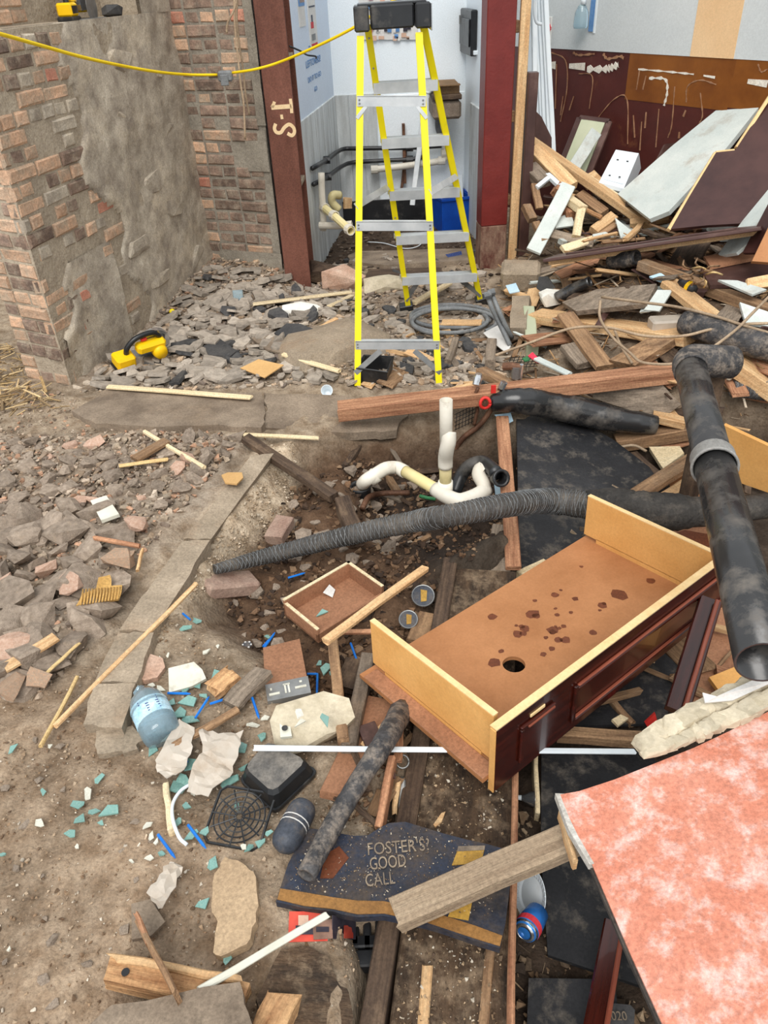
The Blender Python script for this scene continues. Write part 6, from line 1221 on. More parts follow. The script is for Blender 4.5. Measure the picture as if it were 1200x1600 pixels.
fp = thing('plaster_block', 'crumbling cream plaster block with a wall socket below the metal box', 'plaster', T(485, 1130))
mk('block', xf(hull(40, .12, .075, .05, 101, .6), Matrix.Translation(T(488, 1130, .04)) @ Matrix.Rotation(.25, 4, 'Z')), 'foam', parent=fp)
mk('slab_edge', polyslab([T(x, y, .09) for x, y in ((462, 1108), (518, 1096), (520, 1106), (466, 1120))], .02), 'white_crumb', parent=fp)
mk('socket_plate', polyslab([T(x, y, .08) for x, y in ((437, 1128), (452, 1124), (456, 1150), (438, 1152))], .01), 'tile_white', parent=fp); p = T(445, 1138, .085); mk('socket_hole', xf(lathe([(.009, 0), (.009, .003)], 10), Matrix.Translation(p)), 'black_plastic', parent=fp)
for k, (pts, m) in enumerate([([(500, 1120), (503, 1114), (514, 1120), (512, 1136)], 'glass_teal'), ([(460, 1136), (470, 1122), (478, 1126)], 'tile_white')]): slab('glass_shard', ['pale glass shard standing on the plaster block', 'white triangular shard on the plaster block'][k], 'shard', m, [(x, y, .12) for x, y in pts], .004)
for k, (a, b, w) in enumerate((((330, 1075, .05), (364, 1046, .06), 26), ((362, 1094, .05), (408, 1046, .07), 26))):
    board('split_log', ['short split piece of timber above the blue pens, left one', 'grooved split piece of timber beside the metal box, right one'][k], 'timber', ['wood_split', 'wood_grey'][k], a, b, w, .03, rag=.015, wob=.004)
bb = thing('broken_beam', 'bright broken timber beam with a bolt hole at the bottom left', 'timber', ('x',) and G(280, 1530, .06))
mb = board('beam_length', None, None, 'wood_split', ('z', 164, 1508, .07), ('z', 380, 1552, .07), 44, .06, parent=bb, rag=.012, wob=.004)
board('beam_split', None, None, 'wood_new', ('z', 176, 1494, .08), ('z', 372, 1530, .08), 14, .04, parent=bb, rag=.02, wob=.003)
board('splintered_end', None, None, 'wood_split', ('z', 452, 1545, .06), ('z', 396, 1640, .06), 52, .05, parent=bb, rag=.03, wob=.006)
p = G(196, 1519, .0715); mk('bolt_hole', xf(lathe([(.009, 0), (.009, .001)], 12), Matrix.Translation(p)), 'black_plastic', parent=bb)
cable('bent_tube', 'bent white plastic tube beside the blue pens', 'tube', 'white_plastic', [(300, 1224, .03), (282, 1236, .03), (270, 1256, .03), (270, 1280, .03), (280, 1308, .03), (292, 1320, .03)], .005, n=8)
tr2 = thing('black_tub', 'small black tub under the near ladder rails', 'tub', T(585, 600))
q4 = [T(x, y, .0) for x, y in ((561, 598), (572, 580), (613, 582), (604, 604))]; t4 = [p + V((0, 0, .09)) for p in inset(q4, -.12)]; i4 = [p + V((0, 0, .088)) for p in inset(q4, -.02)]; b4 = [p + V((0, 0, .012)) for p in inset(q4, .1)]
mk('tub_shell', (q4 + t4 + i4 + b4, [(0, 3, 2, 1), (12, 13, 14, 15)] + [(i, (i + 1) % 4, 4 + (i + 1) % 4, 4 + i) for i in range(4)] + [(4 + i, 4 + (i + 1) % 4, 8 + (i + 1) % 4, 8 + i) for i in range(4)] + [(8 + i, 8 + (i + 1) % 4, 12 + (i + 1) % 4, 12 + i) for i in range(4)]), 'black_plastic', parent=tr2)
mk('tub_rim', tube(t4 + [t4[0]], .006, 6), 'black_plastic', parent=tr2)
mk('paper_cup', xf(lathe([(.018, 0), (.03, .06), (.032, .06), (.028, .055), (.017, .004)], 16, True, False), Matrix.Translation(T(512, 614, .01)) @ Matrix.Rotation(.9, 4, 'X')), 'white_plastic', smooth=math.radians(40), label='small white cup lying left of the ladder foot', cat='cup')
mk('glass_tumbler', xf(lathe([(.015, 0), (.02, .05), (.022, .05), (.018, .045), (.013, .004)], 14, True, False), Matrix.Translation(G(606, 650, .02))), 'clear_plastic', smooth=math.radians(40), label='small clear glass below the red timber beam', cat='glass')
for k, (x, y, w) in enumerate(((661, 931, 17), (638, 968, 14))):
    t = thing('beer_mat', ['round beer badge with a rag of yellow beside the joist', 'round beer badge with a yellow centre above the cabinet corner'][k], 'badge', T(x, y, .05), group='round beer badges'); r_ = rpx(T(x, y), w)
    Mx = Matrix.Translation(T(x, y, .06)) @ Matrix.Rotation(.5, 4, 'X') @ Matrix.Rotation(.3, 4, 'Z')
    mk('disc', xf(lathe([(r_, 0), (r_, .004)], 24), Mx), 'blue_paint', parent=t); mk('rim', xf(tube([V((math.cos(a) * r_, math.sin(a) * r_, .003)) for a in [j * math.pi / 14 for j in range(29)]], .0025, 5), Mx), 'steel_grey', parent=t)
    mk('emblem', xf(polyslab([V((-.4 * r_, -.5 * r_, .006)), V((.1 * r_, -.6 * r_, .006)), V((.5 * r_, .3 * r_, .006)), V((0, .6 * r_, .006))], .002, V((0, 0, 1))), Mx), 'sign_gold', parent=t)
pk = T(386, 1008, .012); pch = thing('poker_chip', 'small blue and white poker chip on the bare soil', 'chip', pk); mk('disc', xf(lathe([(.017, 0), (.017, .003)], 24), Matrix.Translation(pk)), 'blue_paint', parent=pch)
for k in range(6): a = k * math.pi / 3; mk('edge_spot', xf(box(.012, .0174, -.003, .003, -.0005, .0036), Matrix.Translation(pk) @ Matrix.Rotation(a, 4, 'Z')), 'paper', parent=pch)
can = thing('drinks_can', 'crushed blue and silver drinks can beside the batten', 'can', T(828, 1455))
A, B = G(820, 1457, -.12), G(852, 1444, -.13); ax = V((.55, .72, -.3)).normalized(); A2 = A
mk('can_body', tube([A2, A2 + ax * .01, A2 + ax * .045, A2 + ax * .08], [.026, .033, .032, .028], 22), 'can_blue', parent=can, smooth=math.radians(40))
mk('can_base', tube([A2 - ax * .004, A2 + ax * .002, A2 + ax * .008], [.022, .027, .0325], 22, .005), 'chrome', parent=can, smooth=math.radians(40)); mk('red_flash', tube([A2 + ax * .012, A2 + ax * .03], .0335, 22), 'ink_red', parent=can); mk('can_dish', xf(lathe([(.024, 0), (.012, .004), (.001, .005)], 20), frame(A2 + ax * .001, ax.cross(V((0, 0, 1))), ax)), 'chrome', parent=can, smooth=True)
pl = T(832, 1398, .06); Mx = Matrix.Translation(pl) @ Matrix.Rotation(math.radians(-62), 4, 'Y') @ Matrix.Rotation(.2, 4, 'X')
pt_ = thing('paper_plate', 'white ribbed paper plate standing on edge beside the batten', 'plate', pl)
mk('plate_disc', xf(lathe([(.001, .0), (.045, .0), (.05, .004), (.07, .012), (.07, .014), (.05, .006), (.045, .002), (.001, .002)], 36), Mx), 'white_plastic', parent=pt_)
for k in range(36): a = k * math.pi / 18; mk('rib', xf(tube([V((math.cos(a) * .05, math.sin(a) * .05, .006)), V((math.cos(a) * .069, math.sin(a) * .069, .014))], .0012, 4), Mx), 'white_plastic', parent=pt_)
hb = thing('halogen_bulb', 'clear halogen reflector bulb lying beside the cabinet corner', 'bulb', T(828, 1246)); q = T(828, 1248, .04)
Mx = frame(q, V((0, .2, 1)), V((1, -.2, .1)))
mk('reflector', xf(lathe([(.008, -.025), (.012, -.015), (.02, .0), (.025, .015), (.0255, .017), (.023, .015), (.015, .0), (.006, -.012)], 20, False, False), Mx), 'chrome', parent=hb, smooth=math.radians(50)); mk('bulb_base', xf(lathe([(.007, -.035), (.008, -.022)], 10), Mx), 'white_plastic', parent=hb); mk('lens', xf(lathe([(.0245, .014), (.0245, .016)], 20), Mx), 'clear_plastic', parent=hb)
rg = T(629, 1190, .04); mk('metal_ring', xf(tube([V((math.cos(a) * .018, math.sin(a) * .018, 0)) for a in [j * math.pi / 12 for j in range(25)]], .003, 6), Matrix.Translation(rg) @ Matrix.Rotation(.5, 4, 'X')), 'steel_grey', smooth=True, label='small metal hose ring in the gap beside the joist', cat='ring')
slab('red_strap', 'red rag at the foot of the dark cabinet leg', 'rag', 'red_plastic', [(1008, 1130, .08), (1024, 1115, .12), (1030, 1138, .06), (1014, 1140, .06)], .01)

tw = thing('twig_bundle', 'tangle of roots and wire on the squared timber at upper right', 'twigs', T(1095, 425, .16))
r = random.Random(3)
for k in range(12):
    x, y = 1092 + r.uniform(-14, 14), 425 + r.uniform(-10, 10); a = r.uniform(0, 6.28); cable('twig', None, None, r.choice(['cable_beige', 'straw', 'wood_old']), [(x, y, .17), (x + 14 * math.cos(a), y + 8 * math.sin(a), .22 + r.uniform(0, .08)), (x + 26 * math.cos(a + .5), y + 15 * math.sin(a + .5), .18)], .005, n=5, parent=tw, sm=3)

# ------------------------------------------------------------------ counted small litter
PENS = [(262, 1083, 298, 1084), (305, 1122, 327, 1088), (328, 1100, 359, 1090), (394, 1090, 405, 1123), (274, 1169, 294, 1191), (300, 1223, 329, 1185), (285, 958, 298, 969), (411, 1010, 421, 999), (450, 903, 477, 895), (413, 1012, 430, 988), (548, 1005, 558, 1033), (480, 1053, 497, 1053), (496, 1053, 495, 1085), (247, 1304, 274, 1341), (294, 1289, 322, 1326)]
PLAB = ['blue pen lying just right of the bottle shoulder', 'blue pen crossing the teal glass below the split logs', 'blue pen tucked under the left split log', 'blue pen below the right split log', 'short blue pen on the left plastic film', 'blue pen meeting the bent white tube', 'blue pen at the kerb above the glass pieces', 'short blue pen left of the metal box lid', 'blue pen above the wooden drawer', 'blue pen at the corner of the metal box', 'blue pen right of the brown timber', 'blue pen lying flat right of the metal box', 'blue pen pointing down right of the metal box', 'lowest blue pen on the dirt', 'blue pen on the dirt left of the round grille']
for (x0, y0, x1, y1), lb in zip(PENS, PLAB):
    A, B = T(x0, y0, .022), T(x1, y1, .022); p = thing('pen', lb, 'pen', A, group='blue pens scattered in the litter')
    mk('barrel', tube([A, A.lerp(B, .85)], .0042, 6), 'blue_pen', parent=p); mk('tip', tube([A.lerp(B, .85), B], [.0042, .0012], 6), 'blue_pen', parent=p)
SHT = [bpy.data.meshes.new('shard') for _ in range(8)]
for k, me in enumerate(SHT): vf = shard(200 + k, 4 + k % 3, .06); me.from_pydata(vf[0], [], vf[1])
def variant(src, m):
    o = src.copy(); o.materials.clear(); o.materials.append(MATS[m]); return o
def rot(rx, ry, rz): return Matrix.Rotation(rz, 4, 'Z') @ Matrix.Rotation(ry, 4, 'Y') @ Matrix.Rotation(rx, 4, 'X')
rnd = random.Random(17)
TEAL = [(307, 970, 17), (289, 981, 18), (339, 1059, 26), (307, 1070, 22), (289, 1079, 12), (294, 1097, 28), (280, 1113, 25), (296, 1124, 30), (269, 1097, 18), (185, 1157, 18), (240, 1168, 27), (330, 1165, 14), (298, 1194, 32), (285, 1221, 30), (377, 1166, 20), (357, 1221, 28), (384, 1198, 26), (172, 1268, 30), (146, 1268, 20), (127, 1279, 20), (157, 1285, 11), (109, 1303, 18), (122, 1257, 22), (68, 1236, 14), (154, 1217, 18), (279, 1229, 28), (292, 1259, 15), (277, 1285, 18), (300, 1304, 24), (320, 1298, 16), (332, 1350, 22), (319, 1412, 24), (253, 1334, 11), (390, 1324, 15), (405, 1318, 20), (420, 1302, 16), (354, 1499, 16), (4, 1335, 12), (18, 1170, 20), (510, 1045, 24), (500, 1036, 14), (520, 1052, 14), (262, 1108, 14), (318, 1086, 16), (252, 1048, 12), (300, 1060, 12), (420, 995, 12), (410, 1150, 18), (370, 1260, 14)]
TM = [variant(m, 'glass_teal') for m in SHT]; WMS = [variant(m, 'tile_white') for m in SHT]
for x, y, s in TEAL:
    p = T(x, y, .014); sz = rpx(p, s) * 1.15
    mk('glass_shard', None, None, Matrix.Translation(p) @ rot(rnd.uniform(-.2, .2), rnd.uniform(-.2, .2), rnd.uniform(0, 6.3)) @ Matrix.Diagonal((sz, sz * 1.2, max(sz, .05), 1)), mesh=rnd.choice(TM), label='flat piece of broken teal glass in the scatter around the bottle and pens', cat='glass', group='broken teal glass pieces')
dsh = slab('glass_shard', 'teal glass sliver lying inside the brown drawer', 'glass', 'glass_teal', [R4[0] + ux * .08 - V((0, 0, .06)) + (R4[3] - R4[0]) * .5, R4[0] + ux * .12 - V((0, 0, .06)) + (R4[3] - R4[0]) * .42, R4[0] + ux * .13 - V((0, 0, .06)) + (R4[3] - R4[0]) * .55], .004)
WHITE = [(322, 1018, 14), (394, 1132, 22), (256, 1147, 24), (236, 1070, 11), (251, 1077, 18), (62, 1287, 18), (137, 1238, 24), (229, 1290, 16), (236, 1307, 14), (232, 1340, 14), (244, 1315, 12), (121, 1323, 10), (380, 1322, 13), (250, 1030, 12), (262, 1024, 9), (413, 1122, 14), (330, 1202, 10), (78, 1165, 12), (14, 1483, 9), (302, 1240, 12), (205, 1345, 10), (340, 1010, 8)]
for x, y, s in WHITE:
    p = T(x, y, .016); sz = rpx(p, s) * 1.1
    mk('tile_shard', None, None, Matrix.Translation(p) @ rot(rnd.uniform(-.25, .25), rnd.uniform(-.25, .25), rnd.uniform(0, 6.3)) @ Matrix.Diagonal((sz, sz, max(sz, .05), 1)), mesh=rnd.choice(WMS), label='small white tile shard scattered on the soil around the teal glass', cat='shard', group='white tile shards on the soil')

# ------------------------------------------------------------------ rubble
ROCK = [hull(16, .5, .42, .32, 300 + k, .7) for k in range(14)]
def as_mesh(vf, m, nm): me = bpy.data.meshes.new(nm); me.from_pydata(vf[0], [], vf[1]); me.materials.append(MATS[m]); return me
RG = [as_mesh(v, 'stone_grey', 'rubble_stone') for v in ROCK]; RP = [as_mesh(v, 'stone_pink', 'rubble_stone') for v in ROCK]
SLV = [shard(400 + k, 5 + k % 3, .14) for k in range(14)]; SG = [as_mesh(v, 'slate', 'slate_fragment') for v in SLV]; SD = [as_mesh(v, 'slate_dark', 'slate_fragment') for v in SLV]
def world_poly(px, z=0.0): return [(G(x, y, z).x, G(x, y, z).y) for x, y in px]
def inside(P, x, y):
    k = False; n = len(P)
    for i in range(n):
        (ax, ay), (bx_, by) = P[i], P[(i + 1) % n]
        if (ay > y) != (by > y) and x < (bx_ - ax) * (y - ay) / (by - ay) + ax: k = not k
    return k
def sample(px, n, r):
    P = world_poly(px); xs = [p[0] for p in P]; ys = [p[1] for p in P]; o = []
    while len(o) < n:
        x = r.uniform(min(xs), max(xs)); y = r.uniform(min(ys), max(ys))
        if inside(P, x, y): o.append((x, y))
    return o
def spread(px, n, r, gap):
    """points kept roughly apart"""
    o = []
    for x, y in sample(px, n * 6, r):
        if all((x - a) ** 2 + (y - b) ** 2 > gap * gap for a, b in o): o.append((x, y))
        if len(o) >= n: break
    return o
LEFT = [(-140, 730), (60, 745), (200, 760), (262, 700), (375, 700), (300, 790), (250, 830), (215, 890), (165, 985), (60, 1080), (-160, 1085)]
NEAR = [(-160, 830), (120, 800), (230, 830), (205, 890), (160, 985), (60, 1080), (-160, 1085)]
for x, y in spread(NEAR, 150, rnd, .07):
    s = rnd.uniform(.07, .17); m = rnd.choice(RP if rnd.random() < .06 else RG)
    mk('rubble_stone', None, None, Matrix.Translation((x, y, hgt(x, y) + s * .13)) @ rot(rnd.uniform(-.4, .4), rnd.uniform(-.4, .4), rnd.uniform(0, 6.3)) @ Matrix.Diagonal((s, s * rnd.uniform(.8, 1.1), s * rnd.uniform(.6, 1), 1)), mesh=m, label='lump of broken masonry in the near heap left of the kerb', cat='stone', group='masonry lumps in the near heap')
FARL = [(-140, 700), (150, 700), (262, 690), (380, 695), (320, 770), (230, 830), (120, 800), (-160, 830)]
for x, y in spread(FARL, 130, rnd, .07):
    s = rnd.uniform(.04, .1); m = rnd.choice(RP if rnd.random() < .08 else RG)
    mk('rubble_stone', None, None, Matrix.Translation((x, y, hgt(x, y) + s * .15)) @ rot(rnd.uniform(-.4, .4), rnd.uniform(-.4, .4), rnd.uniform(0, 6.3)) @ Matrix.Diagonal((s, s, s * .8, 1)), mesh=m, label='small stone in the gravel strip between stone slab and kerb head', cat='stone', group='small stones in the gravel strip')
for x, y, s, lb in ((214, 818, 40, 'pinkish square stone at the upper edge of the left heap'), (112, 910, 48, 'large pink and white broken brick on the left heap'), (200, 868, 34, 'orange half brick beside the kerb on the left heap'), (16, 1072, 50, 'orange brick stub at the left picture edge'), (60, 1062, 40, 'brown rounded stone beside the orange brick stub'), (26, 870, 38, 'grey squared stone at the left picture edge'), (186, 868 + 6, 46, 'broad flat grey stone below the orange half brick')):
    p = T(x, y, .05); sz = rpx(p, s); mk('rubble_stone', None, None, Matrix.Translation(p) @ rot(.1, .15, x * .1) @ Matrix.Diagonal((sz, sz * .85, sz * .7, 1)), mesh=as_mesh(hull(20, .5, .42, .36, x, .8), 'brick_orange' if 'orange' in lb else ('stone_pink' if 'pink' in lb else 'stone_grey'), 'rubble_stone'), label=lb, cat='stone')
FAR = [(120, 612), (200, 545), (262, 500), (330, 440), (470, 446), (560, 480), (545, 500), (440, 540), (440, 580), (545, 600), (200, 602)]
for x, y in spread(FAR, 260, rnd, .062):
    s = rnd.uniform(.07, .19); m = rnd.choice(SD if rnd.random() < .1 else SG)
    mk('slate_fragment', None, None, Matrix.Translation((x, y, hgt(x, y) + .012 + rnd.uniform(0, .02))) @ rot(rnd.uniform(-.35, .35), rnd.uniform(-.35, .35), rnd.uniform(0, 6.3)) @ Matrix.Diagonal((s, s, s * .9, 1)), mesh=m, label='broken slate fragment in the rubble between brick wall and ladder', cat='slate', group='slate fragments on the far floor')
for px, n, lb, gp in (([(560, 480), (640, 480), (700, 560), (690, 600), (560, 604)], 40, 'broken slate fragment on the floor under the ladder', 'slate fragments under the ladder'), ([(500, 400), (740, 380), (755, 450), (640, 470), (500, 440)], 40, 'dark stone fragment on the alcove floor', 'stone fragments on the alcove floor'), ([(700, 520), (760, 480), (790, 560), (750, 600), (700, 600)], 26, 'dark slate scrap between ladder and bent conduits', 'slate scraps right of the ladder')):
    for x, y in spread(px, n, rnd, .06):
        s = rnd.uniform(.06, .16); mk('slate_fragment', None, None, Matrix.Translation((x, y, hgt(x, y) + .012)) @ rot(rnd.uniform(-.3, .3), rnd.uniform(-.3, .3), rnd.uniform(0, 6.3)) @ Matrix.Diagonal((s, s, s, 1)), mesh=rnd.choice(SD if rnd.random() < .3 else SG), label=lb, cat='slate', group=gp)
DIRT = [(-200, 1200), (60, 1120), (220, 1180), (300, 1330), (330, 1500), (160, 1480), (120, 1600), (-400, 1650)]
for x, y in spread(DIRT, 46, rnd, .06):
    s = rnd.uniform(.012, .032); mk('pebble', None, None, Matrix.Translation((x, y, hgt(x, y) + s * .15)) @ rot(0, 0, rnd.uniform(0, 6.3)) @ Matrix.Diagonal((s, s, s * .7, 1)), mesh=rnd.choice(RG), label='small pebble lying on the bare dirt at the lower left', cat='pebble', group='pebbles on the lower left dirt')
PIT = [(350, 900), (450, 760), (560, 690), (690, 670), (690, 790), (600, 830), (540, 870), (430, 1000), (360, 960)]
for x, y in spread(PIT, 60, rnd, .05):
    s = rnd.uniform(.03, .08); mk('rubble_stone', None, None, Matrix.Translation((x, y, hgt(x, y) + s * .1)) @ rot(rnd.uniform(-.4, .4), 0, rnd.uniform(0, 6.3)) @ Matrix.Diagonal((s, s, s * .8, 1)), mesh=rnd.choice(RG), label='soil stained stone on the floor of the trench', cat='stone', group='stones in the trench')
# wood scraps on the right
SPL = [plank_vf(1.0, w, t, .01, .012, .05, 4, 500 + k) for k, (w, t) in enumerate([(.16, .07), (.1, .06), (.28, .06), (.07, .05), (.4, .06), (.2, .12), (.12, .1), (.34, .04)])]
WMN = ['wood_new', 'wood_old', 'wood_grey', 'wood_dark', 'wood_red', 'brown_paint', 'white_board', 'wood_split']
SPM = {(k, m): as_mesh(v, m, 'wood_scrap') for k, v in enumerate(SPL) for m in WMN}



def scraps(px, n, gap, lo, hi, mats, lb, gp, lift=.03, up_=.05):
    for x, y in spread(px, n, rnd, gap):
        s = rnd.uniform(lo, hi); m = rnd.choice(mats)
        mk('wood_scrap', None, None, Matrix.Translation((x, y, hgt(x, y) + lift + rnd.uniform(0, up_))) @ rot(rnd.uniform(-.4, .4), rnd.uniform(-.3, .3), rnd.uniform(0, 6.3)) @ Matrix.Diagonal((s, s, s, 1)) @ Matrix.Translation((-.5, 0, 0)), mesh=SPM[rnd.randrange(len(SPL)), m], label=lb, cat='wood scrap', group=gp)
dk = ['wood_old', 'wood_grey', 'wood_dark', 'wood_dark', 'wood_red', 'brown_paint', 'wood_new', 'wood_old']
scraps([(800, 440), (1000, 420), (1260, 430), (1260, 560), (1100, 560), (900, 560), (800, 560)], 120, .09, .15, .42, dk + ['white_board'], 'broken wood scrap in the debris between stud and black duct', 'wood scraps behind the red timber beam')
scraps([(840, 400), (860, 340), (1060, 330), (1100, 400), (960, 420)], 100, .08, .18, .45, dk + ['wood_new', 'wood_new', 'white_board'], 'broken wood scrap packed into the timber heap by the dado', 'wood scraps in the corner heap', .02, .2)
scraps([(1080, 590), (1260, 580), (1260, 700), (1100, 680), (1000, 600)], 44, .09, .15, .38, dk, 'broken wood scrap behind the soil pipe', 'wood scraps behind the soil pipe')
scraps([(590, 1120), (640, 1120), (620, 1290), (560, 1290), (540, 1250)], 16, .035, .06, .16, dk, 'small wood scrap in the gap beside the joist', 'wood scraps beside the joist', .01, .03)
scraps([(640, 500), (760, 480), (750, 600), (560, 600), (580, 560)], 26, .07, .08, .26, ['wood_old', 'wood_new', 'wood_grey'], 'thin wood splinter on the floor around the ladder feet', 'splinters around the ladder', .01, .02)
scraps([(540, 680), (690, 660), (700, 800), (560, 800)], 16, .07, .08, .2, ['wood_dark', 'wood_grey', 'wood_old'], 'dark wet wood scrap in the deep part of the trench', 'wood scraps in the trench', .01, .03)
scraps([(870, 880), (1060, 820), (1230, 860), (1230, 1040), (1060, 1090), (1000, 1080)], 16, .1, .15, .35, ['wood_new', 'mdf' if False else 'wood_old', 'wood_red'], 'wood scrap lying beneath and behind the cabinet', 'wood scraps behind the cabinet', .03, .05)

# ------------------------------------------------------------------ uncountable grit
def grit(name, label, px, n, lo, hi, cols, shapes, seed, zlift=.2, zabs=None, flat_=1.0):
    r = np.random.default_rng(seed); rr = random.Random(seed); P = sample(px, n, rr); vs_, fs_, cs_ = [], [], []; k = 0
    T_ = [(np.array([list(p) for p in v]), f) for v, f in shapes]; C_ = [lin(*q) for q in cols]
    for (x, y) in P:
        V0, f0 = T_[rr.randrange(len(T_))]; s = lo * (hi / lo) ** (rr.random() ** 1.8); a = rr.uniform(0, 6.28); b = rr.uniform(-.4, .4)
        ca, sa = math.cos(a), math.sin(a); W = V0 * [s, s, s * flat_]; W = np.stack([W[:, 0] * ca - W[:, 1] * sa, W[:, 0] * sa + W[:, 1] * ca, W[:, 2] + W[:, 0] * b], 1)
        W += [x, y, (hgt(x, y) if zabs is None else zabs) + s * zlift]; vs_.append(W); fs_ += [[i + k for i in q] for q in f0]; cs_.append(np.tile(C_[rr.randrange(len(C_))] * rr.uniform(.75, 1.2), (len(W), 1))); k += len(W)
    v = np.concatenate(vs_); me = bpy.data.meshes.new(name); me.from_pydata(v.tolist(), [], fs_)
    at = me.color_attributes.new('soil', 'FLOAT_COLOR', 'POINT'); at.data.foreach_set('color', np.concatenate([np.concatenate(cs_), np.ones((len(v), 1))], 1).ravel().astype(np.float32)); me.materials.append(MATS['chips'])
    mk(name, None, None, Matrix.Identity(4), mesh=me, label=label, cat='rubble', kind='stuff')
SM = [hull(9, .5, .42, .34, 800 + k, .6) for k in range(8)]; CH = [shard(900 + k, 5, .16) for k in range(8)]; SPT = [plank_vf(1.0, .05 + .03 * (k % 3), .04, .005, .01, .03, 2, 950 + k) for k in range(4)]
gcol = [(164, 150, 132), (144, 128, 112), (184, 168, 150), (156, 138, 118), (128, 114, 102), (194, 178, 160), (190, 152, 126)]
grit('rubble_grit', 'grey grit and small stones filling the rubble at the left', [(-160, 690), (60, 690), (260, 684), (390, 690), (310, 790), (210, 890), (150, 1010), (60, 1090), (-200, 1100)], 5200, .01, .045, gcol, SM, 1)
grit('gravel_grit', 'pale grit on the floor left of the brick wall end and slab', [(-160, 600), (60, 600), (230, 670), (420, 690), (300, 760), (-160, 780)], 2600, .006, .028, gcol, SM, 2)
grit('slate_grit', 'small slate chips covering the far floor between wall and ladder', [(110, 612), (200, 545), (255, 490), (320, 430), (480, 430), (600, 450), (760, 440), (790, 600), (560, 608)], 5200, .015, .075, [(178, 164, 148), (156, 144, 130), (200, 188, 172), (128, 116, 106), (196, 172, 146), (164, 150, 134)], CH, 3, .15)
grit('corner_grit', 'loose rubble banked against the foot of the brick walls', [(235, 505), (300, 440), (330, 395), (450, 415), (450, 450), (300, 470)], 1200, .015, .05, gcol, SM, 4)
grit('dirt_grit', 'fine crumbs and grit on the bare dirt of the foreground', [(-300, 1090), (120, 1050), (260, 960), (420, 1040), (560, 1180), (540, 1290), (440, 1300), (430, 1420), (560, 1440), (560, 1700), (-500, 1700)], 5200, .003, .014, [(166, 142, 116), (140, 116, 92), (186, 166, 142), (120, 98, 78), (206, 196, 180)], SM, 5)
grit('trench_clods', 'dark soil clods and crumbs on the trench floor', [(340, 910), (450, 740), (560, 680), (790, 660), (800, 800), (690, 900), (620, 1130), (520, 1120), (430, 1040)], 3600, .008, .04, [(96, 74, 56), (74, 58, 46), (120, 94, 72), (60, 48, 40), (140, 116, 92)], SM, 6)
grit('kerb_crumbs', 'pale mortar crumbs along the trench side of the kerb', [(420, 705), (462, 690), (455, 760), (330, 900), (250, 1010), (200, 1080), (235, 990), (330, 850)], 1500, .004, .018, [(186, 168, 144), (166, 148, 124), (200, 186, 166)], SM, 7)
grit('alcove_debris', 'dark crumbled debris on the alcove floor', [(490, 330), (760, 330), (770, 440), (640, 470), (490, 450)], 1800, .012, .06, [(84, 72, 62), (110, 96, 84), (62, 54, 48), (140, 126, 112)], CH, 8, .15)
grit('splinter_litter', 'tiny splinters and dust between the timbers on the right', [(790, 420), (1260, 400), (1260, 640), (1000, 640), (790, 610)], 2600, .03, .16, [(150, 116, 80), (112, 86, 62), (180, 146, 106), (80, 62, 50), (190, 176, 156)], SPT, 9, .2)
grit('void_litter', 'dust chips and splinters on the dark low floor at the right', [(800, 1180), (1000, 1160), (1060, 1560), (960, 1700), (800, 1700)], 900, .006, .05, [(92, 78, 64), (120, 98, 76), (150, 130, 106), (64, 54, 46)], SPT + SM, 10, .3)
grit('gap_litter', 'small debris in the gap between trench and joist', [(560, 1000), (690, 900), (650, 1180), (600, 1290), (520, 1280), (540, 1150)], 1200, .006, .035, [(120, 94, 72), (90, 70, 54), (150, 124, 96), (180, 160, 136)], SM + SPT, 11)

grit('board_crumbs', 'white and brown crumbs scattered on the broad floorboard', [(700, 960), (742, 960), (790, 1200), (788, 1620), (610, 1620), (655, 1200)], 1500, .003, .012, [(150, 128, 102), (206, 198, 182), (110, 92, 74), (176, 154, 126), (84, 70, 58)], SM, 12, .2, -.074)
grit('straw_litter', 'pale straw and splinters on the floor left of the brick wall end', [(-160, 520), (20, 540), (60, 610), (110, 640), (-160, 660)], 900, .04, .16, [(196, 170, 124), (214, 190, 146), (176, 148, 104), (150, 128, 96)], SPT, 13, .2)
grit('sign_crumbs', 'dust and paint crumbs on the painted sign', [(450, 1400), (490, 1310), (640, 1300), (770, 1340), (770, 1450), (600, 1415)], 700, .002, .006, [(150, 130, 106), (200, 190, 172), (120, 100, 80)], SM, 14, .2, .0325)
grit('sheet_litter', 'dust chips and splinters on the black sheet in the pit', [(815, 660), (900, 660), (1000, 740), (960, 800), (820, 800)], 500, .008, .05, [(120, 108, 94), (90, 80, 70), (150, 134, 114)], SPT + SM, 15, .2, -.165)

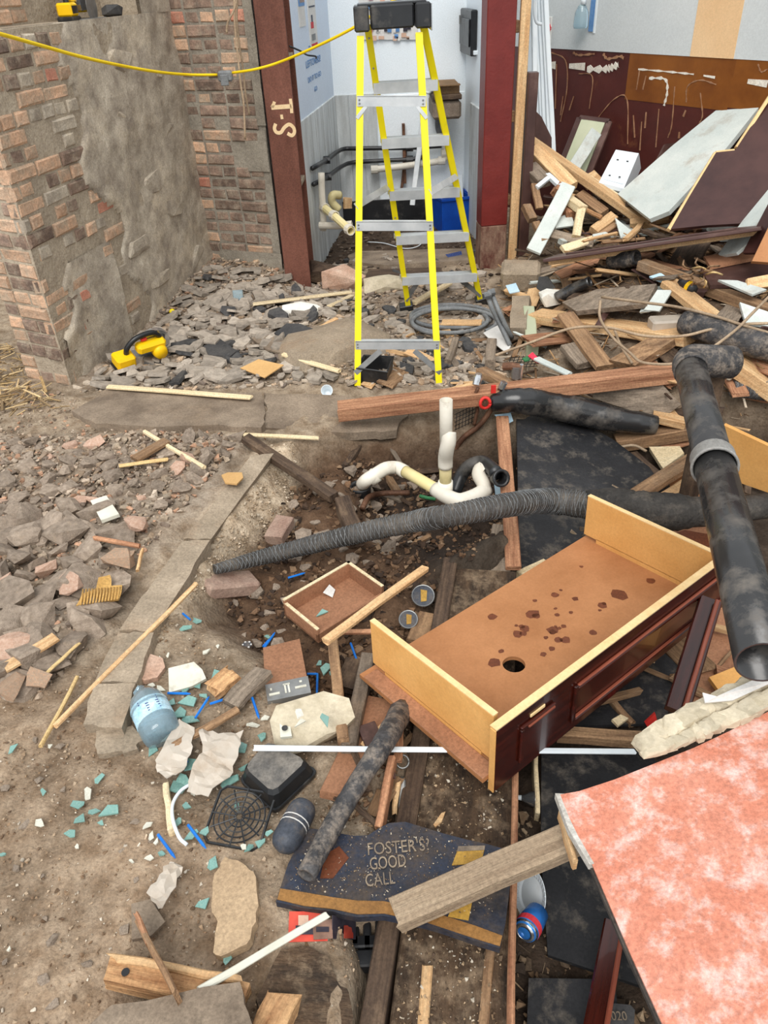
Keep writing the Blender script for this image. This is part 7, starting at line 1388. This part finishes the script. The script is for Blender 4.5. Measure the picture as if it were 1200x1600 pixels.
# ------------------------------------------------------------------ labels that single out the many small pieces
MARKS = {'shard': [('the water bottle', 236, 1120), ('the split logs', 365, 1070), ('the round grille', 374, 1276), ('the upturned tray', 435, 1220), ('the bent white tube', 272, 1270), ('the metal box', 450, 1050), ('the flat sandstone', 368, 1415), ('the kerb end', 160, 1120), ('the left plastic film', 268, 1175), ('the right plastic film', 335, 1195), ('the grey flask', 458, 1292), ('the stone disc', 232, 1044), ('the ceramic shard', 292, 1058), ('the torn brown film', 258, 1385), ('the whole brick', 362, 918), ('the poker chip', 386, 1008)],
 'stone': [('the corrugated card', 155, 925), ('the pink broken brick', 112, 910), ('the white square tile', 164, 793), ('the orange half brick', 200, 868), ('the grooved lath', 46, 1018), ('the orange brick stub', 16, 1072), ('the pinkish square stone', 214, 818), ('the kerb', 290, 840), ('the brown wood stub', 234, 700), ('the oval disc', 362, 747), ('the grey squared stone', 26, 870), ('the stone slab', 200, 640), ('the white drain pipe', 640, 745), ('the lagged pipe', 480, 855), ('the wooden drawer', 515, 940), ('the dark stump', 545, 800)],
 'pebble': [('the torn brown film', 258, 1385), ('the bolt hole', 195, 1518), ('the kerb end', 160, 1140), ('the lowest blue pen', 260, 1322), ('the lower left corner', 0, 1600), ('the left picture edge', 0, 1330), ('the splintered cane tip', 70, 1150)],
 'slate': [('the yellow saw', 225, 545), ('the brown cardboard square', 410, 575), ('the curled slate', 465, 518), ('the clear block', 373, 474), ('the plaster lump', 473, 486), ('the rusty column', 468, 430), ('the concrete hump', 520, 545), ('the long pale lath', 280, 610), ('the yellow ball', 269, 487), ('the near ladder foot', 555, 600), ('the ladder tub', 585, 595), ('the cable coil', 705, 500), ('the foam lump', 605, 443), ('the bent conduits', 780, 500), ('the blue crate', 715, 350), ('the pale slate', 318, 526), ('the brick wall corner', 330, 420)],
 'scrap': [('the concrete block', 812, 445), ('the orange plank', 960, 505), ('the crosswise plank', 915, 530), ('the yellow timber post', 1088, 470), ('the black duct', 1140, 525), ('the pipe elbow', 1090, 565), ('the broad grey board', 955, 465), ('the squared timber', 1110, 440), ('the wide brown board', 1005, 550), ('the moulded rail', 1020, 378), ('the whitewashed board', 860, 340), ('the soil pipe collar', 1110, 700), ('the net wrapped stub', 1180, 612), ('the joist', 640, 1180), ('the cabinet', 860, 1000), ('the dark stile', 1085, 1030), ('the ladder tub', 585, 595), ('the cable coil', 705, 500), ('the white drain pipe', 650, 745), ('the red timber beam', 880, 600), ('the paper dispenser', 970, 265), ('the curved white panel', 1070, 260)]}
TONE = {'wood_new': 'orange', 'wood_old': 'brown', 'wood_grey': 'grey', 'wood_dark': 'dark', 'wood_red': 'reddish', 'brown_paint': 'brown painted', 'white_board': 'white painted', 'wood_split': 'splintered', 'stone_grey': 'grey', 'stone_pink': 'pinkish', 'slate': 'grey', 'slate_dark': 'dark', 'glass_teal': 'teal', 'tile_white': 'white'}
KIND = {'glass_shard': ('glass shard', 'shard'), 'tile_shard': ('tile shard', 'shard'), 'rubble_stone': ('stone', 'stone'), 'slate_fragment': ('slate fragment', 'slate'), 'wood_scrap': ('wood scrap', 'scrap'), 'pebble': ('pebble', 'pebble')}
seen = {}; todo = []
for o in list(scene.objects):
    st_ = o.name.split('.')[0]
    if o.parent is None and st_ in KIND and o.get('group') and o.type == 'MESH':
        q = proj(WM[o.name].translation)
        if not (-12 < q.x < 1212 and q.y < 1612): bpy.data.objects.remove(o); continue
        L = max(WM[o.name].to_scale()) * F / max(.3, (WM[o.name].translation - CAM).dot(fw)); todo.append((o, st_, q, L))
byk = {}
for t in todo: byk.setdefault((t[1], t[0].get('group')), []).append(t[3])
for o, st_, q, L in todo:
    noun, key = KIND[st_]; ls = sorted(byk[st_, o.get('group')]); r_ = ls.index(L) / max(1, len(ls) - 1)
    size = 'tiny' if r_ < .2 else 'small' if r_ < .45 else 'middling' if r_ < .7 else 'large' if r_ < .9 else 'very large'
    nm, mx, my = min(MARKS[key], key=lambda m: (m[1] - q.x) ** 2 + ((m[2] - q.y) * 1.3) ** 2); dx, dy = q.x - mx, q.y - my; ad = math.hypot(dx, dy)
    side = ('right of' if dx > 0 else 'left of') if abs(dx) > 1.8 * abs(dy) else ('in front of' if dy > 0 else 'behind') if abs(dy) > 1.8 * abs(dx) else ('in front and ' if dy > 0 else 'behind and ') + ('right of' if dx > 0 else 'left of')
    far = 'just ' if ad < 28 else '' if ad < 70 else 'well '
    tone = TONE.get(o.data.materials[0].name, ''); lb = f'{size} {tone} {noun} {far}{side} {nm}'
    seen.setdefault(lb, []).append((q.x, o))
NTH = ['leftmost', 'second from left', 'third from left', 'fourth from left', 'fifth from left', 'sixth from left', 'seventh from left', 'eighth from left']
for lb, L in seen.items():
    L.sort(key=lambda t: t[0])
    for k, (_, o) in enumerate(L):
        o['label'] = lb if len(L) == 1 else lb + ', ' + (('the left one', 'the right one')[k] if len(L) == 2 else 'rightmost' if k == len(L) - 1 else NTH[min(k, 7)])
